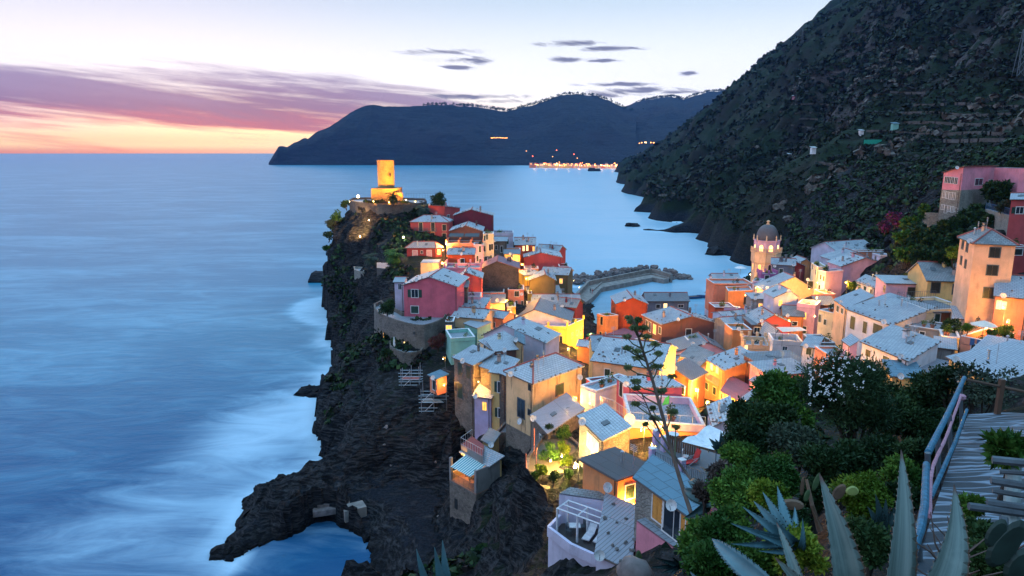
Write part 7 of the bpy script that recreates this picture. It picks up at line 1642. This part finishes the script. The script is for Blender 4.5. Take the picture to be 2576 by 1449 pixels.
cactus('prickly pear with one pale yellow-green pad and withered brown ones', [(Z9(1003,914,6), .13, .10, .1, PADY), (Z9(918,922,6.1), .12, .18, .5, PADB), (Z9(716,945,6), .055, .13, .2, PAD), (Z9(775,860,6.1), .06, .20, .25, PAD), (Z9(688,888,6.1), .04, .20, 0, PADB), (Z9(622,1000,5.9), .24, .11, .1, PADB), (Z9(868,925,6), .03, .1, 0, PAD)], [Z9(800,1160,6), Z9(750,1000,6), Z9(715,840,6.1)])
cactus('dark prickly pear with large pads in the bottom right corner', [(Z9(1965,1260,3), .14, .28, .5, PADD), (Z9(2060,1400,3), .16, .2, .2, PADD), (Z9(1910,1190,3), .1, .16, .3, PADD)])
cactus('prickly pear pads rising beside the bubblegum pink wall', [(P(*zz(8, (1376,1270)), 26), .30, .80, -.05, PAD), (P(*zz(8, (1890,1175)), 26), .5, .5, .4, PAD), (P(*zz(8, (1980,1240)), 26), .3, .6, -.4, PAD), (P(*zz(8, (1780,1190)), 26.5), .2, .3, 0, PADD)], [P(*zz(8, (1370,1500)), 26), P(*zz(8, (1370,1350)), 26)])
mb = MB(); p = P(*zz(8, (1320,1410)), 25); blob(mb, p, .75, None, 3, 10, .8, .1); o = mb.build('boulder', BOULD, None, origin=p, smooth=True); tag(o, 'smooth pale boulder at the bottom edge beside the cactus', 'boulder')
cactus('small prickly pears among the bank vines', [(Z9(325,850,12), .10, .22, 0, PAD), (Z9(243,800,13), .14, .3, .1, PAD), (Z9(175,890,12), .14, .18, 0, LREED)])

# ---- stone path
pm_, t, bs = newmat('flagstone_path'); pos = t.new('ShaderNodeNewGeometry').outputs['Position']
mp = t.map(pos, (.55, 2.6, 1), (0, 0, R(36))); 
wn = t.new('ShaderNodeTexNoise'); t.put(wn.inputs['Vector'], mp); wn.inputs['Scale'].default_value = 1.2
vv = t.new('ShaderNodeVectorMath', operation='ADD'); t.put(vv.inputs[0], mp); vs_ = t.new('ShaderNodeVectorMath', operation='SCALE'); t.put(vs_.inputs[0], wn.outputs['Color']); vs_.inputs['Scale'].default_value = .35; t.put(vv.inputs[1], vs_.outputs[0])
ve = t.new('ShaderNodeTexVoronoi', feature='DISTANCE_TO_EDGE'); t.put(ve.inputs['Vector'], vv.outputs[0]); ve.inputs['Scale'].default_value = 1.35
vc = t.new('ShaderNodeTexVoronoi', feature='F1'); t.put(vc.inputs['Vector'], vv.outputs[0]); vc.inputs['Scale'].default_value = 1.35
bw = t.new('ShaderNodeRGBToBW'); t.put(bw.inputs[0], vc.outputs['Color']); nf = t.noise(t.map(pos, (3, 14, 3), (0, 0, R(36))), 1, 6, .7)
c = t.mix(bw.outputs[0], (.006,.014,.026), (.022,.038,.056)); c = t.mix(t.m('MULTIPLY', t.ss(nf, .4, .7), .6), c, (.03,.04,.05)); c = t.mix(t.ss(t.m('ADD', ve.outputs['Distance'], t.m('MULTIPLY', nf, .05)), .04, .13), (.17,.22,.29), c)
t.put(bs.inputs['Base Color'], c); bs.inputs['Roughness'].default_value = .6; t.put(bs.inputs['Normal'], t.bump(t.m('ADD', t.ss(ve.outputs['Distance'], 0, .12), t.m('MULTIPLY', nf, .4)), .7, .03))
def path_pt(x, y):      # on the sloping path plane z = 47.9 - .26 Y
    d = ray(*zz(9, (x, y))); t_ = (47.9-CAMZ)/(d.z+.26*d.y); return Vector((d.x*t_, d.y*t_, CAMZ+d.z*t_))
le = smoothpts([path_pt(1735,430), path_pt(1600,800), path_pt(1510,1080), path_pt(1430,1300), path_pt(1340,1560)], 2)
PX, PY, PZ = [], [], []
for p in le:
    s = [p+Vector((w_, 0, 0))+up*.03*math.sin(w_*3+p.y*2) for w_ in np.linspace(0, 2.6 if p.y > 9 else 2.0, 12)]; PX.append([q.x for q in s]); PY.append([q.y for q in s]); PZ.append([q.z for q in s])
pth = grid_mesh('path', np.array(PX), np.array(PY), np.array(PZ)+.03, pm_); tag(pth, kind='structure')
mb = MB()
for a, b in zip(le[:-1], le[1:]): mb.face([a+up*.03, b+up*.03, b-up*1.2, a-up*1.2], WC['darkstone'])
e0 = le[0]; mb.face([e0+Vector((2.6, 0, 0))+up*.03, e0+up*.03, e0-up*1.2, e0+Vector((2.6, 0, -1.2))], WC['darkstone']); o = mb.build('path_edge_wall', WC['darkstone']); tag(o, 'rough stone edge wall under the left side of the path', 'wall')
BLUEW = plain('blue_painted_timber', (.022,.12,.20), .5, 0, .5, 14); PINKR = plain('pink_rope', (.40,.20,.26), .8, 0, .3, 30)
hr_ = thing('handrail', Z9(1690, 480, 13), 'weathered blue pole handrail with a pink rope beside the stone path', 'handrail')
mb = MB(); mb.tube(smoothpts([Z9(1712,196,13), Z9(1625,390,10.2), Z9(1483,668,7.6)], 1), .04, BLUEW, 10); mb.build('upper_pole', BLUEW, hr_)
mb = MB(); mb.tube([Z9(1472,742,7.2), Z9(1462,1000,5.8), Z9(1436,1150,5.1), Z9(1385,1290,4.6), Z9(1330,1500,4.0)], .036, BLUEW, 10); mb.build('lower_pole', BLUEW, hr_)
mb = MB(); mb.tube([Z9(1728,398,13.5), Z9(1655,600,10.5), Z9(1500,950,7.4)], .03, BLUEW, 7); mb.build('toe_rail', BLUEW, hr_)
rp = smoothpts([Z9(1690,315,12.6), Z9(1655,410,11.2), Z9(1600,570,9.4), Z9(1540,690,8.2), Z9(1497,800,7.3), Z9(1492,1070,5.8)], 2)
mb = MB(); mb.tube(rp, [.019+.004*(i % 2) for i in range(len(rp))], PINKR, 8); mb.lathe(Z9(1690,318,12.6)-up*.05, [(.06, 0), (.09, .03), (.09, .08), (.06, .1)], PINKR, 8); mb.build('rope', PINKR, hr_)
for a, b in ((Z9(1690,225,12.9), Z9(1692,520,12.9)), (Z9(1620,430,10.4), Z9(1625,700,10.4)), (Z9(1545,560,8.7), Z9(1550,900,8.7)), (Z9(1480,670,7.4), Z9(1485,1050,7.4)), (Z9(1415,1120,5.4), Z9(1425,1350,5.4))): mb = MB(); mb.tube([a, b], .032, METAL, 8); mb.build('post', METAL, hr_)
mb = MB(); t_ = thing('path_railing', Z9(1910,470,15), 'rusty brown rail with one square post across the far end of the path', 'railing'); mb.tube([Z9(1712,205,13.4), Z9(1930,250,15), Z9(2150,297,15)], .035, BROWNW, 6); mb.build('rail', BROWNW, t_)
mb = MB(); q = Z9(1912,475,15); mb.box((q.x, q.y, q.z+.5), (.10, .10, 1.08), BROWNW); mb.build('post', BROWNW, t_)
STICK = plain('grey_stick', (.07,.09,.11), .8, 0, .3, 6); POSTW = plain('pale_post', (.22,.27,.28), .8, 0, .35, 6)
t_ = thing('stick_fence', Z9(2020,1150,4.8), 'fence of dark horizontal sticks on a pale post at the right edge', 'fence')
mb = MB(); mb.tube([Z9(2028,700,5), Z9(2015,950,4.8), Z9(2000,1200,4.6)], [.05, .055, .06], POSTW, 9); mb.build('post', POSTW, t_)
mb = MB(); mb.tube([Z9(1962,1080,4.3), Z9(1960,1500,4.0)], .028, STICK, 6); mb.build('post', STICK, t_)
for x0, y0, x1, y1, r_ in ((1888,714,2150,740,.03), (1935,788,2150,805,.018), (1880,845,2160,890,.03), (1890,910,2160,955,.02), (1855,985,2160,1025,.028), (1740,1008,2160,1062,.03), (1783,1155,2160,1215,.026)): mb = MB(); mb.tube([Z9(x0, y0, 4.7), Z9(x1, y1, 4.6)], r_, STICK, 7); mb.build('stick', STICK, t_)
# twiggy branches at the bottom right
mb = MB(); rr = random.Random(8)
for i in range(26):
    a_ = Z9(rr.uniform(1560, 1800), rr.uniform(1380, 1520), 3.6); b_ = a_+Vector((rr.uniform(-.3, .3), rr.uniform(-.2, .2), rr.uniform(.1, .35))); mb.tube([a_, a_.lerp(b_, .5)+Vector((rr.uniform(-.05, .05), 0, 0)), b_], [.008, .006, .003], LDRY, 4)
o = mb.build('bare_twigs', LDRY, None, origin=Z9(1680,1500,3.6)); tag(o, 'bare grey twigs sprawling over the bottom of the path', 'twigs')

# potted plants on the roof terraces
_rp = random.Random(77); _pm = MB(); _pm.lathe((0, 0, 0), [(.16, 0), (.24, .38), (.26, .4), (.2, .36)], plain('terracotta', (.32,.12,.07)), 8); _po = _pm.build('pot', None); 
_pl = [leaves('foliage', [((0, 0, .62), (.34, .34, .34)), ((.1, .05, .85), (.2, .2, .25))], 90, .2, mm, 5+i) for i, mm in enumerate(_PLM)]
_np = 0
for lb_, hh in HOUSES.items():
    if not any(c_.name.startswith('parapet') for c_ in hh['root'].children): continue
    fz_ = max(v_[2] for c_ in hh['root'].children if c_.name.startswith('terrace') for v_ in [tuple(q_.co) for q_ in c_.data.vertices])+hh['root'].location.z
    for i in range(_rp.choice([1, 2, 3])):
        p = hh['a'].lerp(hh['b'], _rp.uniform(.15, .85)).lerp(hh['c'].lerp(hh['e'], .5), _rp.uniform(.15, .4)); p.z = fz_
        t_ = thing('potted_plant', p, 'green potted plant standing on a village roof terrace', 'potted plant', 'potted plants on the roof terraces')
        for src in (_po, _rp.choice(_pl)): o = bpy.data.objects.new(src.name.split('.')[0], src.data); COL.objects.link(o); o.parent = t_
        t_.scale = (_rp.uniform(.8, 1.5),)*3
for o in [_po]+_pl: bpy.data.objects.remove(o)
# ---------------------------------------------------------------- lamps
WARM = (1, .44, .065); GOLD = (1, .34, .03); PALE_ = (1, .72, .32); GREENW = (.85, 1, .45)
BULB = emis('lamp_glow', (1, .75, .4), 30); BULBS = emis('small_lamp_glow', (1, .55, .2), 14)
def lamp(p, power, col=WARM, r=.12, label=None, bulb=.14, kind='street_lamp', grp=None, h=0, spot=None, aim=None):
    p = Vector(p); t_ = thing(kind, p, label or 'warm street lamp glowing between the houses', 'lamp', grp)
    l = bpy.data.lights.new('lamp_light', 'SPOT' if spot else 'POINT'); l.energy = power; l.color = col; l.shadow_soft_size = r
    lo = bpy.data.objects.new('lamp_light', l); COL.objects.link(lo); lo.parent = t_
    if spot: l.spot_size = R(spot); l.spot_blend = .7; lo.rotation_euler = (Vector(aim)-p).to_track_quat('-Z', 'Y').to_euler()
    if bulb:
        mb = MB(); mb.lathe(p-up*bulb, [(.02, 0), (bulb*.7, bulb*.3), (bulb, bulb), (bulb*.7, bulb*1.7), (.02, bulb*2)], BULB, 10); b = mb.build('bulb', BULB, t_, smooth=True)
        b.visible_shadow = True
        lo.location = (0, -.0, bulb*1.6) if not spot else (0, -bulb*1.2, 0)
        mb = MB(); mb.tube([p+up*(bulb+.02), p+up*(bulb+.25)], .03, METAL, 5)
        if h: mb.tube([p+Vector((.35, .1, .25)), p+Vector((.35, .1, -h))], .05, METAL, 6); mb.tube([p+up*(bulb+.25), p+Vector((.35, .1, .25))], .03, METAL, 5)
        mb.build('bracket', METAL, t_)
    return t_
# castle floods
for i, (x_, y_, D_, pw) in enumerate([(800,720,208,6000), (1240,700,209,5500), (1010,735,206,4500)]):
    lamp(P(*zz(1, (x_, y_)), D_)+up*.3, pw, GOLD, .2, ['left floodlight on the castle terrace wall','right floodlight on the castle terrace wall','middle floodlight hidden below the castle palm'][i], .10, 'floodlight')
tp0 = Vector((c0.x, CD, c0.z+4))
for i, dx in enumerate((-9, 11)):
    q = Vector((c0.x+dx, CD-13, 35.4)); lamp(q, (42000, 120000)[i], (1, .31, .02), .3, ['left spotlight aimed up at the castle tower','right spotlight aimed up at the castle tower'][i], .08, 'floodlight', spot=58, aim=tp0+up*2)
lamp(P(*zz(1, (590,640)), 221), 7000, (1, .50, .15), .25, 'dazzling lamp on the seaward corner of the castle rock', .42)
q = P(*zz(1, (600,1000)), 202); lamp(q+Vector((2, -8, -3)), 110000, (1, .55, .16), .3, 'floodlight shining up the bare castle cliff', .06, 'floodlight', spot=50, aim=P(*zz(1, (520,930)), 214))
lamp(P(*zz(1, (735,960)), 204), 500, PALE_, .1, 'lamp in the yellow niche of the castle rock', .12)
lamp(P(*zz(1, (1205,1195)), 183), 1500, (1, .9, .45), .15, 'greenish white lamp above the large palm', .2, h=3)
# belfry
lamp((bc.x, bc.y-3.1, bz(430)), 260, WARM, .1, 'small lamp on the belfry gallery', .06, 'floodlight'); lamp((bc.x-6.5, bc.y-7, 17.5), 1500, (1,.55,.22), .3, 'lamp washing the foot of the bell tower', .1, 'floodlight')
lamp(P(*zz(5, (1022,955)), 153), 1500, (1,.55,.18), .2, 'round glaring lamp over the white gabled house', .28)
# streets: (zoom, x, y, D, power)
ST = [(4,(400,1080),150,1500,'lamp over the parasols in the harbour lane'), (4,(385,1180),142,1400,'lamp at the mouth of the harbour lane'), (4,(560,1230),136,1800,'lamp behind the long peach house'), (4,(760,1250),133,1700,'lamp below the two sunbeds'), (4,(960,1230),131,1500,'lamp behind the flower stalk on the yellow lane'), (4,(1130,1290),126,1500,'lamp where the yellow lane bends'),
      (7,(1260,330),108,1500,'lamp above the dark reddish brick wall'), (7,(1480,480),101,2000,'lamp in the street below the brown slate house'), (7,(1600,560),96,2400,'lamp at the widest part of the yellow street'), (7,(1720,700),90,2200,'lamp under the lattice balcony'), (7,(1850,800),84,1800,'lamp at the lower end of the yellow street'), (7,(1560,300),108,900,'lamp between the slate house and the lattice balcony'),
      (2,(845,300),165,1500,'lamp at the top of the stairs beside the tall red house'), (2,(838,450),152,1200,'lamp halfway down the pink stairs'), (2,(880,230),176,1300,'lamp at the corner of the tall red house'), (2,(1180,330),168,700,'lamp below the pillared terrace'), (2,(1740,460),176,1100,'lamp by the amber house wall'), (2,(1790,620),168,1300,'lamp at the harbour side of the ridge'), (2,(1690,330),186,700,'lamp below the glowing shutters'),
      (2,(1560,870),146,600,'lamp at the corner of the apricot house'), (2,(1610,1010),145,800,'lamp in the narrow yellow alley'), (2,(1450,1080),138,800,'lamp behind the white roof terrace'), (2,(2030,1390),126,1100,'lamp at the foot of the big yellow house'), (2,(2260,1420),130,1000,'lamp at the corner of the big yellow house'), (2,(2430,1330),138,900,'lamp on the harbour side of the big yellow house'), (2,(2330,640),196,1200,'lamp at the root of the breakwater'), (2,(2390,720),200,1000,'lamp on the quay stairs'),
      (2,(905,1190),122,300,'lamp under the green awning door'), (3,(1250,760),94,350,'lamp in the recess of the stone house'), (3,(1350,720),96,15,'lamp inside the small balcony of the mustard house'), (3,(2250,1080),77,700,'lamp above the ribbed pinkish roof'), (3,(2330,960),80,500,'lamp in the corner of the weather-stained house'), (3,(860,800),99,90,'lamp beside the tiny pink shed'), (3,(850,500),108,70,'lamp on the stairs right of the bastion'),
      (5,(1540,870),148,1300,'upper lamp in the bright vertical street'), (5,(1530,1080),136,1500,'middle lamp in the bright vertical street'), (5,(1500,1330),122,1500,'lowest lamp in the bright vertical street'), (5,(1930,870),140,500,'lamp in the glowing pergola'), (5,(560,1040),155,500,'lamp beside the orange parapet house'), (5,(1430,950),150,500,'lamp below the long slanting roof'), (5,(700,940),160,350,'lamp behind the grey rendered house'), (5,(1160,1390),124,700,'lamp between the scarlet and amber houses'), (5,(2420,560),168,120,'lamp on the white annex'),
      (6,(1580,905),86,420,'bright lamp at the end of the parasol terrace'), (6,(1400,960),85,120,'lamp under the cream parasol'), (6,(1545,780),87,200,'lamp under the striped balcony awning'), (6,(1040,1060),88,160,'lamp in the yard beside the pink terrace house'), (6,(1290,780),100,160,'lamp behind the little slate store'),
      (7,(400,700),72,250,'lamp below the green railed balcony'), (7,(980,1010),62.5,800,'lamp inside the orange stair court'), (7,(1100,1180),56,700,'lamp behind the dark brown roof'), (7,(1200,960),64,500,'lamp under the edge of the blue terrace'), (8,(1280,690),50.5,420,'lamp in the passage beside the orange cottage'), (8,(1330,420),52,180,'lamp on the orange cottage corner'),
      (15,(300,450),81.5,120,'lamp inside the loggia with the striped awning')]
for (k, q, D_, pw, lb_) in ST:
    p = P(*zz(k, q), D_); g = hz(p.x, p.y)
    hh_ = p.z-g; pw = pw*(1.5 if k == 7 else 1); lamp(p, pw*LP, WARM, .15, lb_, .06, h=hh_ if 1 < hh_ < 8 else 0)
lamp(P(*zz(8, (685,262)), 58.5), 4500, (1,.60,.16), .15, 'dazzling lamp in the walled garden', .16, h=1.5)
lamp(P(*zz(8, (420,200)), 62), 2600, (1,.60,.16), .12, 'smaller lamp near the garden wall', .06)
lamp(P(*zz(8, (540,150)), 64), 2200, (1,.60,.16), .12, 'lamp beside the garden room door', .06)
# resort lights across the bay
rl = random.Random(12)
def farlight(px, py, D_, s, m, lb_, grp):
    p = P(px, py, D_); o = bpy.data.objects.new('distant_lamp', farm[m]); COL.objects.link(o); o.location = p; o.scale = (s, s, s); tag(o, lb_, 'lamp', grp)
farm = {}
for k, m in (('o', emis('far_orange_lamp', (1, .35, .08), 10)), ('y', emis('far_yellow_lamp', (1, .62, .25), 13)), ('r', emis('far_red_lamp', (1, .12, .05), 18)), ('g', emis('far_green_lamp', (.2, 1, .5), 10))):
    mb = MB(); blob(mb, (0, 0, 0), 1, None, 2, 8, 1, 0); o = mb.build('distant_lamp', m); farm[k] = o.data; bpy.data.objects.remove(o)
for i in range(105):
    x_ = rl.uniform(1345, 1565) if i < 92 else rl.uniform(1300, 1600); y_ = 416-abs(rl.gauss(0, 3.5))-(x_-1345)*-.012
    farlight(x_, y_, 2330-max(0, (x_-1350))*.5+(405-y_)*0, rl.uniform(.7, 1.9), rl.choice('ooooyr'), 'orange lamp on the seafront of the distant resort', 'lamps along the distant seafront')
for i in range(15): farlight(1236+i*2.8, 347+rl.uniform(-.8, .8), 3050, rl.uniform(1.2, 2), 'o', 'lamp in the short row high on the far hill', 'row of lamps on the far hill')
for i in range(22): farlight(rl.choice([rl.uniform(1606, 1627), rl.uniform(1636, 1697)]), 359+rl.uniform(-1.5, 1.5)-(0), 2270, rl.uniform(1.0, 1.8), rl.choice('oy'), 'lamp on the upper road at the right of the far hills', 'lamps along the upper coast road')
for (x_, y_) in ((1324,380),(1340,393),(1400,378),(1444,388),(1452,398),(1390,394),(1605,388),(1616,400),(1600,406),(1590,418)): farlight(x_, y_, 2250, 1.2, rl.choice('oyr'), 'single lamp scattered above the distant seafront', 'lamps scattered above the distant seafront')
# pale seafront houses of the resort
for i in range(38):
    x_ = 1335+i*6.2+rl.uniform(-2, 2); p = P(x_, 413.5, 2360-i*3.5); w_ = rl.uniform(6, 12); h_ = rl.uniform(7, 14)
    t_ = thing('resort_house', (p.x, p.y, 0), 'small lamp-lit house of the distant resort', 'house', 'houses of the distant resort')
    mb = MB(); mb.box((p.x, p.y+6, h_/2+1), (w_, 8, h_+2), WC[rl.choice(['peach','ochre','salmon','cream'])]); mb.build('wall', None, t_)
    mb = MB(); q = [Vector((p.x+a*(w_/2+.5), p.y+6+b*4.5, h_+2)) for a, b in ((-1,-1),(1,-1),(1,1),(-1,1))]; r1, r2 = Vector((p.x-w_/2, p.y+6, h_+4.5)), Vector((p.x+w_/2, p.y+6, h_+4.5)); slab(mb, [q[0], q[1], r2, r1], .2, RM['tile']); slab(mb, [q[2], q[3], r1, r2], .2, RM['tile']); mb.build('roof', None, t_)
for i in range(9):
    p = P(1345+i*28, 417, 2290-i*12); l = bpy.data.lights.new('seafront_light', 'POINT'); l.energy = 9000; l.color = (1, .45, .15); l.shadow_soft_size = 2; lo = bpy.data.objects.new('seafront_light', l); COL.objects.link(lo); lo.location = (p.x, p.y-4, 10)
# ---------------------------------------------------------------- air
if HAZE:
    hm = bpy.data.materials.new('haze_air'); hm.use_nodes = True; tt_ = NT(hm.node_tree); tt_.n.remove(hm.node_tree.nodes['Principled BSDF'])
    pv = tt_.new('ShaderNodeVolumePrincipled'); pv.inputs['Density'].default_value = HAZE; pv.inputs['Color'].default_value = (.16,.38,.90,1); pv.inputs['Anisotropy'].default_value = .2
    tt_.l.new(pv.outputs[0], hm.node_tree.nodes['Material Output'].inputs['Volume'])
    mb = MB(); mb.box((-600, 3000, 305), (9000, 6400, 830), hm); hz_o = mb.build('haze', hm); tag(hz_o, kind='stuff')
